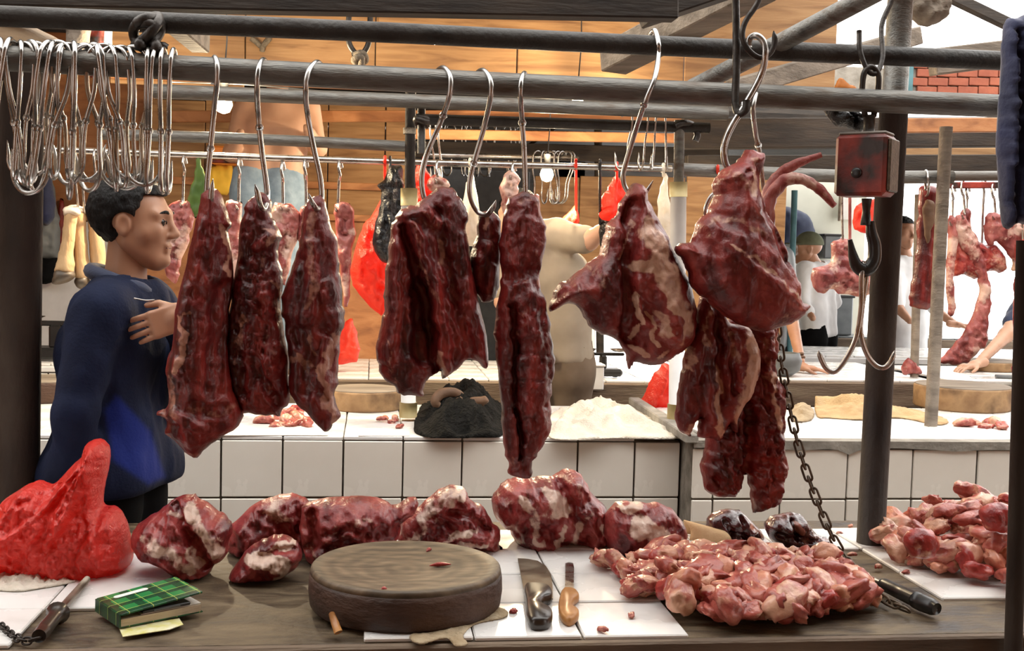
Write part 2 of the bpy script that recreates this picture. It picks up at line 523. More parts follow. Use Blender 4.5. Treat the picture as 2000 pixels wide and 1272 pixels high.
def box(c, s, rz=0.0, rx=0.0, bev=0.0):
    hx, hy, hz = s[0] / 2, s[1] / 2, s[2] / 2
    if bev <= 0:
        v = [(-hx, -hy, -hz), (hx, -hy, -hz), (hx, hy, -hz), (-hx, hy, -hz), (-hx, -hy, hz), (hx, -hy, hz), (hx, hy, hz), (-hx, hy, hz)]
        f = [[0, 3, 2, 1], [4, 5, 6, 7], [0, 1, 5, 4], [1, 2, 6, 5], [2, 3, 7, 6], [3, 0, 4, 7]]
    else:
        b = min(bev, hx * 0.9, hy * 0.9, hz * 0.9)
        v, idx = [], {}
        for sx in (-1, 1):
            for sy in (-1, 1):
                for sz in (-1, 1):
                    for ax in range(3):
                        q = [sx * (hx - b), sy * (hy - b), sz * (hz - b)]
                        q[ax] = (sx * hx, sy * hy, sz * hz)[ax]
                        idx[(sx, sy, sz, ax)] = len(v)
                        v.append(tuple(q))
        f = []
        for ax in range(3):
            o1, o2 = (ax + 1) % 3, (ax + 2) % 3
            for s_ in (-1, 1):
                q = []
                for a, bb in ((-1, -1), (1, -1), (1, 1), (-1, 1)):
                    k = [0, 0, 0]
                    k[ax], k[o1], k[o2] = s_, a, bb
                    q.append(idx[(k[0], k[1], k[2], ax)])
                f.append(q if s_ > 0 else q[::-1])
            # edges parallel to ax
            for a in (-1, 1):
                for bb in (-1, 1):
                    k0, k1 = [0, 0, 0], [0, 0, 0]
                    k0[ax], k1[ax] = -1, 1
                    k0[o1] = k1[o1] = a
                    k0[o2] = k1[o2] = bb
                    q = [idx[(*k0, o1)], idx[(*k1, o1)], idx[(*k1, o2)], idx[(*k0, o2)]]
                    f.append(q if a * bb < 0 else q[::-1])
        for sx in (-1, 1):
            for sy in (-1, 1):
                for sz in (-1, 1):
                    q = [idx[(sx, sy, sz, 0)], idx[(sx, sy, sz, 1)], idx[(sx, sy, sz, 2)]]
                    f.append(q if sx * sy * sz > 0 else q[::-1])
    v = np.array(v, dtype=np.float64)
    if rx:
        R = np.array(Matrix.Rotation(rx, 3, 'X'))
        v = v @ R.T
    if rz:
        R = np.array(Matrix.Rotation(rz, 3, 'Z'))
        v = v @ R.T
    return v + np.array(c), f


def beam(p0, p1, w, h):
    """timber of section w x h between two points"""
    p0, p1 = Vector(p0), Vector(p1)
    d = (p1 - p0)
    L = d.length
    d.normalize()
    up = Vector((0, 0, 1)) if abs(d.z) < 0.9 else Vector((1, 0, 0))
    s = d.cross(up).normalized()
    u = s.cross(d)
    b = 0.004
    v, f = box((0, 0, 0), (L, w, h), bev=b)
    R = np.array([list(d), list(s), list(u)])
    v = v @ R + np.array((p0 + p1) / 2)
    return v, [q[::-1] for q in f] if np.linalg.det(R) < 0 else f


def lathe(prof, c, n=28, ax=(0, 0, 1), wob=0.0):
    """prof: list of (r, h)"""
    ax = Vector(ax).normalized()
    q = Vector((0, 0, 1)).rotation_difference(ax).to_matrix()
    V = []
    for (r, h) in prof:
        for k in range(n):
            a = 2 * math.pi * k / n
            rr = r * (1 + wob * math.sin(3 * a + 1) + wob * 0.6 * math.sin(7 * a))
            V.append(q @ Vector((rr * math.cos(a), rr * math.sin(a), h)) + Vector(c))
    Fc = []
    for i in range(len(prof) - 1):
        for k in range(n):
            k2 = (k + 1) % n
            Fc.append([i * n + k, i * n + k2, (i + 1) * n + k2, (i + 1) * n + k])
    Fc.append(list(range(n))[::-1])
    Fc.append([(len(prof) - 1) * n + k for k in range(n)])
    return np.array([list(v) for v in V]), Fc


def prism(poly, z0, z1):
    """polygon in xy (world) extruded in z"""
    n = len(poly)
    v = [(p[0], p[1], z0) for p in poly] + [(p[0], p[1], z1) for p in poly]
    area = sum(poly[i][0] * poly[(i + 1) % n][1] - poly[(i + 1) % n][0] * poly[i][1] for i in range(n))
    f = [list(range(n))[::-1], [n + k for k in range(n)]]
    for k in range(n):
        k2 = (k + 1) % n
        f.append([k, k2, n + k2, n + k])
    if area < 0:
        f = [q[::-1] for q in f]
    return v, f


# ------------------------------------------------------------------ outline inflation
def seg_dist(pts, poly, closed=True):
    a = np.array(poly, dtype=np.float64)
    b = np.roll(a, -1, 0) if closed else a[1:]
    if not closed:
        a = a[:-1]
    best = np.full(len(pts), 1e9)
    near = np.zeros((len(pts), 2))
    for s, e in zip(a, b):
        d = e - s
        t = np.clip(((pts - s) @ d) / (d @ d + 1e-9), 0, 1)
        q = s + t[:, None] * d
        ds = np.hypot(*(pts - q).T)
        k = ds < best
        best[k] = ds[k]
        near[k] = q[k]
    return best, near


def inside(pts, poly):
    a = np.array(poly, dtype=np.float64)
    b = np.roll(a, -1, 0)
    c = np.zeros(len(pts), bool)
    x, y = pts[:, 0], pts[:, 1]
    for (x0, y0), (x1, y1) in zip(a, b):
        if y0 == y1:
            continue
        k = ((y0 > y) != (y1 > y)) & (x < (x1 - x0) * (y - y0) / (y1 - y0) + x0)
        c ^= k
    return c


def smooth_poly(poly, per=5, jit=0.0, seed=0):
    p = [np.array(q, dtype=float) for q in poly]
    n = len(p)
    out = []
    for i in range(n):
        a, b, c, d = p[i - 1], p[i], p[(i + 1) % n], p[(i + 2) % n]
        for k in range(per):
            t = k / per
            out.append(0.5 * ((2 * b) + (-a + c) * t + (2 * a - 5 * b + 4 * c - d) * t * t + (-a + 3 * b - 3 * c + d) * t ** 3))
    out = np.array(out)
    if jit:
        q = np.column_stack([out / 11.0, np.full(len(out), seed * 3.7)])
        out = out + jit * np.column_stack([fbm(q, 2, .7), fbm(q + 5.5, 2, .7)])
    return out


def strokes(pts, specs, seed, wob=8.0):
    """sum of soft strokes given as (polyline px, width px, amount)"""
    s = np.zeros(len(pts))
    q = np.column_stack([pts / 26.0, np.full(len(pts), seed * 1.7)])
    pw = pts + wob * np.column_stack([fbm(q, 3), fbm(q + 9.1, 3)])
    for line, w, amt in specs:
        if len(line) == 1:
            d = np.hypot(*(pw - np.array(line[0])).T)
        else:
            d, _ = seg_dist(pw, line, False)
        s = s + amt * (1 - sstep(w * 0.35, w, d))
    return s


def inflate(name, outline, Y, T, R, mat, step=5.0, seed=1, creases=(), fat=(), noise=0.006, nscale=22.0, parent=None,
            back=None, floor=None, jit=3.0, power=0.5, fatbase=0.0, fatnoise=0.25, tilt=0.0, tiltx=0.0, edge=0.0, per=4, yfun=None, radial=None):
    """A solid body whose outline seen from the stall front is `outline`; T half thickness (m), R rounding (px)."""
    poly = smooth_poly(outline, per, jit, seed)
    mn, mx = poly.min(0) - step * 1.5, poly.max(0) + step * 1.5
    xs = np.arange(mn[0], mx[0] + step, step)
    ys = np.arange(mn[1], mx[1] + step, step)
    gx, gy = np.meshgrid(xs, ys, indexing='ij')
    pts = np.column_stack([gx.ravel(), gy.ravel()])
    ins = inside(pts, poly)
    d, near = seg_dist(pts, poly)
    ins &= d > step * 0.3
    nx, ny = gx.shape
    I = ins.reshape(nx, ny)
    cell = I[:-1, :-1] | I[1:, :-1] | I[:-1, 1:] | I[1:, 1:]
    used = np.zeros((nx, ny), bool)
    used[:-1, :-1] |= cell
    used[1:, :-1] |= cell
    used[:-1, 1:] |= cell
    used[1:, 1:] |= cell
    u = used.ravel()
    pos = np.where(ins[:, None], pts, near)
    dd = np.where(ins, d, 0.0)
    pos, dd, bd = pos[u], dd[u], (~ins)[u]
    ids = -np.ones(nx * ny, int)
    ids[u] = np.arange(u.sum())
    prof = np.power(np.clip(1 - (1 - np.clip(dd / R, 0, 1)) ** 2, 0, 1), power)
    q = np.column_stack([pos / nscale, np.full(len(pos), seed * 2.3)])
    q2 = np.column_stack([pos[:, 0] / (nscale * 0.45), pos[:, 1] / (nscale * 0.9), np.full(len(pos), seed * 4.1)])
    q3 = np.column_stack([pos[:, 0] / 5.0, pos[:, 1] / 16.0, np.full(len(pos), seed * 6.1)])
    nz = fbm(q, 4) * noise + fbm(q2, 3) * noise * 0.6 + fbm(q3, 2) * noise * 0.28
    env = np.clip(dd / 14.0, 0, 1)
    cr = strokes(pos, creases, seed, 5.0) * np.clip(dd / 8.0, 0, 1) if creases else 0
    df = T * prof + nz * env + cr
    if radial is not None:
        cx0, cy0, amp, frq = radial
        an = np.arctan2(pos[:, 0] - cx0, pos[:, 1] - cy0)
        rr_ = np.hypot(pos[:, 0] - cx0, pos[:, 1] - cy0)
        fo = 1 - 2 * np.abs(vnoise(np.column_stack([an * frq, rr_ / 55.0, np.full(len(pos), seed * 1.3)]))) * 1.3
        df = df + amp * fo * env * np.clip(rr_ / 25, 0.3, 1)
    df = np.maximum(df, 0.0015 * (~bd))
    db = (back if back is not None else T * 0.8) * prof + np.roll(nz, 37) * env * 0.0 + fbm(q + 50, 3) * noise * env
    db = np.maximum(db, 0.0015 * (~bd))
    base = np.zeros((len(pos), 3))
    rr = np.array([list(ray(a, b)) for a, b in pos])
    base = rr * (Y / rr[:, 1])[:, None]
    base[:, 2] += CAMZ
    cx, cy = pos.mean(0)
    yo = (pos[:, 1] - cy) * tilt + (pos[:, 0] - cx) * tiltx
    if yfun is not None:
        yo = yo + yfun(pos)
    fr = base.copy()
    fr[:, 1] += yo - df
    bk = base.copy()
    bk[:, 1] += yo + db
    n = len(pos)
    bmap = np.arange(n) + n
    bmap[bd] = np.arange(n)[bd]
    ii, jj = np.nonzero(cell)
    g = ids.reshape(nx, ny)
    a, b, c, e = g[ii, jj], g[ii + 1, jj], g[ii + 1, jj + 1], g[ii, jj + 1]
    fq = np.column_stack([a, e, c, b])
    bq = np.column_stack([bmap[a], bmap[b], bmap[c], bmap[e]])
    V = np.concatenate([fr, bk])
    Fc = np.concatenate([fq, bq])
    # drop unused back copies of boundary verts
    keep = np.zeros(2 * n, bool)
    keep[Fc.ravel()] = True
    re = -np.ones(2 * n, int)
    re[keep] = np.arange(keep.sum())
    V = V[keep]
    Fc = re[Fc]
    fa = fatbase + fatnoise * fbm(np.column_stack([pos / 30.0, np.full(len(pos), seed * 5.9)]), 3)
    if fat:
        fa = fa + strokes(pos, fat, seed + 3, 10.0)
    fa = np.concatenate([fa, fa])[keep]
    if floor is not None:
        low = V[:, 2] < floor
        V[low, 2] = floor + 0.0006
    quads = []
    for qd in Fc.tolist():
        s = []
        for k in qd:
            if k not in s:
                s.append(k)
        if len(s) >= 3:
            quads.append(s)
    return mk(name, V, quads, mat, parent, True, {'fat': np.clip(fa, -0.5, 1.2)})


# ------------------------------------------------------------------ signed distance modelling
def surfnet(vals, org, h):
    nx, ny, nz = vals.shape
    s = vals < 0
    c = [s[i:nx - 1 + i, j:ny - 1 + j, k:nz - 1 + k] for i in (0, 1) for j in (0, 1) for k in (0, 1)]
    anyc = c[0].copy()
    allc = c[0].copy()
    for q in c[1:]:
        anyc |= q
        allc &= q
    mask = anyc & ~allc
    I, J, K = np.nonzero(mask)
    idx = -np.ones(mask.shape, int)
    idx[I, J, K] = np.arange(len(I))
    corner = [(i, j, k) for i in (0, 1) for j in (0, 1) for k in (0, 1)]
    cv = {q: vals[I + q[0], J + q[1], K + q[2]] for q in corner}
    acc = np.zeros((len(I), 3))
    cnt = np.zeros(len(I))
    for q in corner:
        for ax in range(3):
            if q[ax] == 0:
                q2 = list(q)
                q2[ax] = 1
                q2 = tuple(q2)
                a, b = cv[q], cv[q2]
                k = (a < 0) != (b < 0)
                t = np.where(k, a / (a - b + 1e-20), 0)
                p = np.tile(np.array(q, float), (len(I), 1))
                p[:, ax] += t
                acc[k] += p[k]
                cnt[k] += 1
    V = np.column_stack([I, J, K]) + acc / cnt[:, None]
    V = V * h + np.array(org)
    Fs = []
    a, b = s[:-1, 1:-1, 1:-1], s[1:, 1:-1, 1:-1]
    for flip in (False, True):
        i, j, k = np.nonzero((a & ~b) if not flip else (~a & b))
        j = j + 1
        k = k + 1
        q = np.column_stack([idx[i, j - 1, k - 1], idx[i, j, k - 1], idx[i, j, k], idx[i, j - 1, k]])
        Fs.append(q[:, ::-1] if flip else q)
    a, b = s[1:-1, :-1, 1:-1], s[1:-1, 1:, 1:-1]
    for flip in (False, True):
        i, j, k = np.nonzero((a & ~b) if not flip else (~a & b))
        i = i + 1
        k = k + 1
        q = np.column_stack([idx[i - 1, j, k - 1], idx[i - 1, j, k], idx[i, j, k], idx[i, j, k - 1]])
        Fs.append(q[:, ::-1] if flip else q)
    a, b = s[1:-1, 1:-1, :-1], s[1:-1, 1:-1, 1:]
    for flip in (False, True):
        i, j, k = np.nonzero((a & ~b) if not flip else (~a & b))
        i = i + 1
        j = j + 1
        q = np.column_stack([idx[i - 1, j - 1, k], idx[i, j - 1, k], idx[i, j, k], idx[i - 1, j, k]])
        Fs.append(q[:, ::-1] if flip else q)
    return V, np.concatenate(Fs)


def s_cone(p, a, b, ra, rb):
    a = np.array(a, float)
    b = np.array(b, float)
    d = b - a
    t = np.clip(((p - a) @ d) / (d @ d + 1e-12), 0, 1)
    return np.linalg.norm(p - a - t[..., None] * d, axis=-1) - (ra + (rb - ra) * t)


def s_ell(p, c, r, R=None):
    q = p - np.array(c, float)
    if R is not None:
        q = q @ np.array(R).T if False else q @ np.array(R)
    r = np.array(r, float)
    k0 = np.linalg.norm(q / r, axis=-1)
    k1 = np.linalg.norm(q / (r * r), axis=-1) + 1e-9
    return k0 * (k0 - 1) / k1


def smin(a, b, k):
    hh = np.clip(0.5 + 0.5 * (b - a) / k, 0, 1)
    return b * (1 - hh) + a * hh - k * hh * (1 - hh)


def smax(a, b, k):
    return -smin(-a, -b, k)


def sdf_mesh(fn, lo, hi, h):
    lo = np.array(lo, float)
    hi = np.array(hi, float)
    n = np.ceil((hi - lo) / h).astype(int) + 1
    g = np.stack(np.meshgrid(*[lo[i] + h * np.arange(n[i]) for i in range(3)], indexing='ij'), axis=-1)
    vals = fn(g)
    return surfnet(vals, lo, h)

# ================================================================== THE SETTING
TZ = 0.80          # near worktop height
RY = 2.50          # depth of the front rail


def slab(name, c, s, mat, **k):
    v, f = box(c, s, **k)
    return mk(name, v, f, mat, None, False)


struct(slab('floor', (0.5, 5.0, -0.03), (14, 13, 0.06), M['concrete']), 'dark wet concrete market floor')
# high roof: sheets before and behind an open light slot over the aisle
struct(slab('ceiling', (0.3, 0.05, 3.25), (11, 3.4, 0.03), M['tin']))
struct(slab('ceiling', (-1.75, 7.0, 3.05), (7.3, 6.6, 0.03), M['tin']))
# low roof over the far stalls on the right
struct(slab('ceiling', (2.9, 7.9, 2.36), (3.4, 2.8, 0.03), M['wood_dark']))


def plane_y(name, px0, px1, py0, py1, Y, th, mat, parent=None, cut=0.0):
    """upright board facing the stall; corners by sight at depth Y"""
    a, b = P(px0, (py0 + py1) / 2, Y), P(px1, (py0 + py1) / 2, Y)
    z1, z0 = P((px0 + px1) / 2, py0, Y).z, P((px0 + px1) / 2, py1, Y).z
    v, f = box(((a.x + b.x) / 2, Y + th / 2, (z0 + z1) / 2), (abs(b.x - a.x), th, abs(z1 - z0)), bev=0.003)
    return mk(name, v, f, mat, parent, False)


# plywood fascia hung across the hall
wf = empty('wall_fascia', P(900, 150, 5.2))
struct(wf, 'plywood boards across the upper hall')
for (a, b, c, d, yy) in ((215, 478, -60, 168, 5.2), (480, 733, -60, 170, 5.21), (735, 1010, -60, 176, 5.2), (1012, 1338, -60, 178, 5.21),
                         (1340, 1635, -60, 172, 5.2)):
    plane_y('plywood_board', a, b, c, d, yy, 0.012, M['wood_ply'], wf)
plane_y('batten', 215, 1635, 168, 184, 5.18, 0.03, M['wood_ply2'], wf)
plane_y('batten', 740, 1250, 12, 62, 5.16, 0.03, M['wood_ply'], wf)

# boarded wall behind the stalls on the left half
wb = empty('wall_back', P(560, 700, 6.6))
struct(wb, 'reddish brown boarded wall behind the far counter')
xs = [285, 400, 520, 640, 752, 806]
for i in range(len(xs) - 1):
    plane_y('board', xs[i] + 1, xs[i + 1] - 1, 425, 760, 6.6 + 0.012 * (i % 2), 0.02, M['wood_ply2'], wb)
    plane_y('board', xs[i] + 1, xs[i + 1] - 1, 195, 422, 6.62 + 0.012 * (i % 2), 0.02, M['wood_ply'], wb)
plane_y('rail_board', 285, 806, 352, 366, 6.585, 0.03, M['wood_ply2'], wb)
plane_y('rail_board', 285, 806, 415, 428, 6.58, 0.03, M['wood_ply2'], wb)
wr = empty('wall_middle', P(1390, 700, 6.6))
struct(wr, 'short plywood partition behind the white sleeved pole')
for (a, b) in ((1336, 1400), (1402, 1466), (1468, 1530)):
    plane_y('board', a, b, 330, 740, 6.6, 0.02, M['wood_ply'], wr)
wm = empty('wall_centre', P(1150, 650, 6.95))
struct(wm, 'plywood partition lit by the far bulb')
for (a, b) in ((1042, 1128), (1130, 1216), (1218, 1334)):
    plane_y('board', a, b, 345, 620, 6.95, 0.02, M['wood_ply'], wm)
struct(plane_y('wall_far', 700, 1030, 330, 720, 9.4, 0.05, M['greypl']), 'dim grey wall beyond the middle stalls')
struct(plane_y('wall_right', 1430, 1688, 330, 660, 9.6, 0.05, M['wall_pale']), 'pale plaster wall beyond the far right stalls')
struct(plane_y('wall_left', -200, 290, 430, 760, 7.0, 0.05, M['white_paint']), 'white painted wall behind the hanging cow legs')
struct(plane_y('wall_upper', -200, 300, 60, 428, 7.02, 0.05, M['wood_ply2']), 'reddish boards above the white wall')

# red brick panel and blocks on the right, under the sky gap
wk = empty('wall_brick', P(1870, 180, 6.4))
struct(wk, 'red brick panel under the open sky gap')
for r in range(5):
    y0 = 118 + r * 17
    for c in range(5):
        x0 = 1792 + c * 40 + (r % 2) * 18 - 18
        x1 = min(x0 + 38, 1975)
        plane_y('brick', max(x0, 1780), x1, y0, y0 + 15, 6.4, 0.05, M['brick'], wk)
plane_y('mortar', 1780, 1975, 117, 203, 6.42, 0.03, M['cement'], wk)
struct(plane_y('trim_1', 1775, 1784, 105, 205, 6.38, 0.05, M['teal']), 'blue green painted edge strip beside the bricks')
struct(plane_y('trim_2', 1630, 1775, 132, 205, 6.5, 0.05, M['cement']), 'grey block strip left of the bricks')

# ------------------------------------------------------------------ timbers (each is a thing)
def timber(name, label, a, b, w, h, mat, group=None):
    v, f = beam(a, b, w, h)
    return tag(mk(name, v, f, mat, None, False), label, 'beam', group)


timber('roof_purlin', 'dark smoked purlin running along the top edge of the view', P(-80, -14, 2.75), P(1320, 14, 2.75), 0.06, 0.065, M['wood_dark'])
timber('rafter', 'short grey rafter end sticking out at upper left', P(262, -30, 3.1), P(392, 82, 3.75), 0.06, 0.07, M['wood_grey'])
timber('rafter', 'grey rafter sloping to a cut end beside the large hook', P(1490, -35, 2.95), P(1196, 118, 3.55), 0.10, 0.085, M['wood_grey'])
timber('cross_beam', 'dark beam at the top right of the purlin', P(1250, 14, 2.9), P(1560, -90, 2.9), 0.1, 0.10, M['wood_dark'])
timber('rafter', 'pale weathered rafter behind the diagonal pipe', P(1430, 175, 4.0), P(1790, 70, 4.4), 0.06, 0.07, M['wood_grey'])
timber('rafter', 'pale weathered rafter beside the navy cloth', P(1820, 122, 4.2), P(2600, 26, 4.4), 0.06, 0.10, M['wood_grey'])
timber('roof_strut', 'thin dark strut crossing the bright sky gap', P(1850, -10, 5.2), P(1985, 55, 5.2), 0.05, 0.05, M['wood_dark'])
timber('cross_beam', 'thick dark beam under the far right roof', P(1330, 262, 5.6), P(2600, 256, 5.6), 0.10, 0.15, M['wood_dark'])
timber('cross_beam', 'warm brown plank under the far right roof', P(1740, 246, 5.3), P(2600, 240, 5.3), 0.04, 0.07, M['wood_ply2'])
timber('cross_beam', 'pale lit plank behind the olive post', P(1760, 299, 6.1), P(2600, 298, 6.1), 0.04, 0.055, M['wood_ply'])
timber('cross_beam', 'dark plank below the pale lit plank', P(1340, 322, 6.0), P(2600, 318, 6.0), 0.06, 0.10, M['wood_dark'])
timber('cross_beam', 'red painted rail above the hanging rib meat', P(1850, 362, 5.0), P(2600, 360, 5.0), 0.03, 0.03, M['redpaint'])
timber('cross_beam', 'brown plank crossing above the middle hooks', P(810, 262, 6.0), P(1420, 272, 6.0), 0.05, 0.05, M['wood_ply2'])
timber('cross_beam', 'dark plank crossing above the far bulb', P(810, 292, 6.9), P(1420, 306, 6.9), 0.05, 0.10, M['wood_dark'])
timber('cross_beam', 'orange lit plank just under the fascia', P(330, 228, 6.2), P(1420, 226, 6.2), 0.04, 0.06, M['wood_ply2'])
v, f = tube(crom([list(P(-90, 52, 2.8)), list(P(20, 78, 2.8)), list(P(95, 100, 2.8)), list(P(132, 116, 2.8))], 5), [0.058, 0.056, 0.048, 0.034, 0.018], 18)
v = v + 0.004 * np.column_stack([fbm(v * 18, 2), fbm(v * 18 + 5, 2), fbm(v * 18 + 9, 2)])
tag(mk('round_log', v, f, pmat('pale_stripped_log', [(0.34, 0.22, 0.12), (0.55, 0.40, 0.25)], 6, (1, 4, 4), rough=0.6, bump=0.3)), 'thick pale tapered log end at the upper left corner', 'log')

# ------------------------------------------------------------------ pipes and posts
def pipe(name, label, pts, r, mat, cat='pipe', n=14, group=None):
    v, f = tube(crom(pts, 4) if len(pts) > 2 else np.array([list(p) for p in pts]), r, n)
    return tag(mk(name, v, f, mat), label, cat, group)


CZ = 0.89
b6y = PZ(1172, 690, CZ).y


def railpts(pxs, Y):
    return [P(a, b, Y) for a, b in pxs]


pipe('hanging_rail', 'grey steel front rail carrying most of the meat hooks', railpts([(-80, 109), (600, 146), (1300, 180), (2700, 238)], RY), 0.0265, M['pipe'], 'rail')
pipe('hanging_rail', 'dark upper rail above the front rail', railpts([(-80, 28), (700, 61), (1300, 90), (2700, 151)], RY + 0.06), 0.0225, M['pipe_dark'], 'rail')
pipe('hanging_rail', 'second grey rail just behind the front rail', railpts([(300, 178), (1000, 205), (1420, 222)], 3.9), 0.024, M['pipe'], 'rail')
pipe('hanging_rail', 'short rail joined to the thin middle post', railpts([(812, 233), (1100, 241), (1385, 250)], 3.95), 0.019, M['pipe_dark'], 'rail')
pipe('hanging_rail', 'grey rail below the left bulb', railpts([(200, 262), (500, 272), (832, 288)], 4.15), 0.020, M['pipe'], 'rail')
pipe('hanging_rail', 'thin bright rail carrying the far left meat', railpts([(60, 291), (700, 314), (1312, 330)], 4.3), 0.0125, M['steel'], 'rail')
pipe('hanging_rail', 'distant thin rail with a row of empty hooks', railpts([(590, 246), (1172, 262)], b6y), 0.013, M['steel'], 'rail')
pipe('hanging_rail', 'distant rail hung with small hooks near far bulb', railpts([(840, 303), (1130, 308)], 6.4), 0.013, M['steel'], 'rail')
pipe('hanging_rail', 'grey pipe running right from the white sleeved pole', railpts([(1326, 331), (1660, 345), (1860, 346)], 4.03), 0.0245, M['pipe'], 'rail')
pipe('hanging_rail', 'grey pipe behind the navy cloth at far right', railpts([(1850, 344), (2500, 342)], 4.7), 0.022, M['pipe'], 'rail')
pipe('brace_pipe', 'diagonal steel pipe rising to the upper right', [P(1352, 172, 2.72), P(1520, 86, 2.55), P(1720, -20, 2.35)], 0.022, M['pipe'], 'pipe')
pipe('thin_cable', 'slack cable strung behind the second rail', [P(330, 160, 4.6), P(520, 168, 4.6), P(800, 196, 4.6)], 0.003, M['black'], 'cable')


def post(name, label, px, y_top, base, r, mat, sleeve=None):
    """round post standing at world point base; top by sight"""
    top = P(px, y_top, base.y)
    root = empty(name, base, label, 'post')
    mk('shaft', *tube([base, base * 0.5 + top * 0.5, top], r, 18), mat, root)
    return root


b0 = P(28, 1000, 3.0)
post('support_post', 'thick dark post at the left end of the stall', 44, 128, Vector((b0.x, 3.0, 0.0)), 0.052, M['post_brown'])
b1 = PZ(1700, 1062, TZ)
pr = post('support_post', 'dark brown post standing on the worktop beside the chain', 1746, 205, b1, 0.034, M['post_brown'])
b1b = P(1746, 215, b1.y)
pu = post('post_extension', 'grey upper post above the rails at right', 1762, -60, b1b, 0.030, M['pipe'])
b2 = P(1990, 1280, 1.935)
post('support_post', 'dark reddish post at the right edge of the view', 2003, 470, Vector((b2.x + 0.008, 1.935, 0.0)), 0.016, M['post_brown'])

CZ = 0.89
b3 = PZ(797, 815, CZ)
pm = post('support_post', 'brown middle post with white sleeve at its foot', 802, 180, b3, 0.019, M['pipe_dark'])
mk('white_sleeve', *tube([b3 + Vector((0, 0, 0.05)), P(797, 600, b3.y), P(799, 400, b3.y)], 0.0275, 18), M['white_paint'], pm)
mk('yellow_coupling', *tube([b3, b3 + Vector((0, 0, 0.055))], 0.033, 18), M['yellow_tape'], pm)
mk('yellow_coupling', *tube([P(799, 402, b3.y), P(799, 368, b3.y)], 0.031, 18), M['yellow_tape'], pm)
mk('wire_tie', *tube([P(800, 262, b3.y), P(800, 250, b3.y)], 0.024, 14), M['rope'], pm)
b4 = PZ(1320, 832, CZ)
pw = post('support_post', 'pole with a long white sleeve behind the hanging leg', 1327, 235, b4, 0.018, M['pipe'])
mk('white_sleeve', *tube([b4 + Vector((0, 0, 0.08)), P(1325, 384, b4.y)], 0.0285, 18), M['white_paint'], pw)
mk('yellow_coupling', *tube([b4, b4 + Vector((0, 0, 0.08))], 0.033, 18), M['yellow_tape'], pw)
mk('yellow_coupling', *tube([P(1325, 385, b4.y), P(1325, 356, b4.y)], 0.032, 18), M['yellow_tape'], pw)
b5 = PZ(1818, 833, CZ)
post('support_post', 'olive grey post on the right counter behind the scale', 1848, 248, b5, 0.0235, M['wood_grey'])
p5 = P(823, 300, 3.95)
post('thin_post', 'short thin pipe beside the middle post', 823, 185, p5, 0.014, M['pipe_dark'])
b6 = PZ(1172, 690, CZ)
post('wooden_post', 'dark wooden post behind the beige shirted person', 1168, 250, b6, 0.025, M['wood_dark'])
b7 = P(1548, 600, 6.75)
b7.z = 0.0
post('thin_post', 'teal grey post in front of the pale wall', 1552, 372, b7, 0.019, M['teal'])
b8 = P(1786, 730, 5.75)
b8.z = 0.892
post('thin_post', 'short grey post under the hanging shank', 1795, 380, b8, 0.022, M['wood_grey'])

# ================================================================== COUNTERS
def tile_mesh(name, sx, sy, sz, mat, bev=0.0025):
    v, f = box((0, 0, 0), (sx, sy, sz), bev=bev)
    me = bpy.data.meshes.new(name)
    me.from_pydata(v.tolist(), [], f)
    me.materials.append(mat)
    return me


def tiles(parent, me, centres, jig=0.0012, rx=0.0):
    L = wloc(parent)
    for c in centres:
        o = newobj('tile', me, Vector(c) - L + Vector((random.uniform(-jig, jig), random.uniform(-jig, jig), random.uniform(-jig, jig))), parent)
        o.rotation_euler = (0, 0, random.uniform(-0.004, 0.004))


# ---- near stall worktop
FX0, FX1, FY0, FY1 = -1.75, 2.3, 1.985, 2.90
nt_ = empty('stall_counter', ((FX0 + FX1) / 2, (FY0 + FY1) / 2, 0), 'near stall counter of greasy brown board partly covered in white tiles', 'counter')
mk('worktop', *box(((FX0 + FX1) / 2, (FY0 + FY1) / 2, TZ - 0.024), (FX1 - FX0, FY1 - FY0, 0.034), bev=0.004), M['board_top'], nt_, False)
mk('front_edge', *box(((FX0 + FX1) / 2, FY0 - 0.012, TZ - 0.028), (FX1 - FX0, 0.022, 0.045), bev=0.004), M['wood_beam'], nt_, False)
mk('body', *box(((FX0 + FX1) / 2, (FY0 + FY1) / 2 + 0.03, (TZ - 0.041) / 2), (FX1 - FX0 - 0.1, FY1 - FY0 - 0.12, TZ - 0.041), bev=0.004), M['cement'], nt_, False)
TS = 0.2
me_t = tile_mesh('worktop_tile', TS - 0.004, TS - 0.004, 0.009, M['tile_top'])
gx0 = PZ(1150, 1262, TZ).x
gy0 = FY0
cen = []
for i in range(-9, 9):
    for j in range(0, 4):
        x, y = gx0 + TS * (i + 0.5), gy0 + TS * (j + 0.5)
        keep = False
        if -2 <= i <= 0:
            keep = True
        if i == 1 and j >= 3:
            keep = True
        if i in (2, 3) and j >= 3:
            keep = True
        if i <= -6 or (i == -5 and j in (1, 2)):
            keep = True
        if i >= 4 and j >= 1:
            keep = True
        if i == -2 and j == 1:
            keep = True
        if keep:
            cen.append((x, y, TZ - 0.0035))
tiles(nt_, me_t, cen)

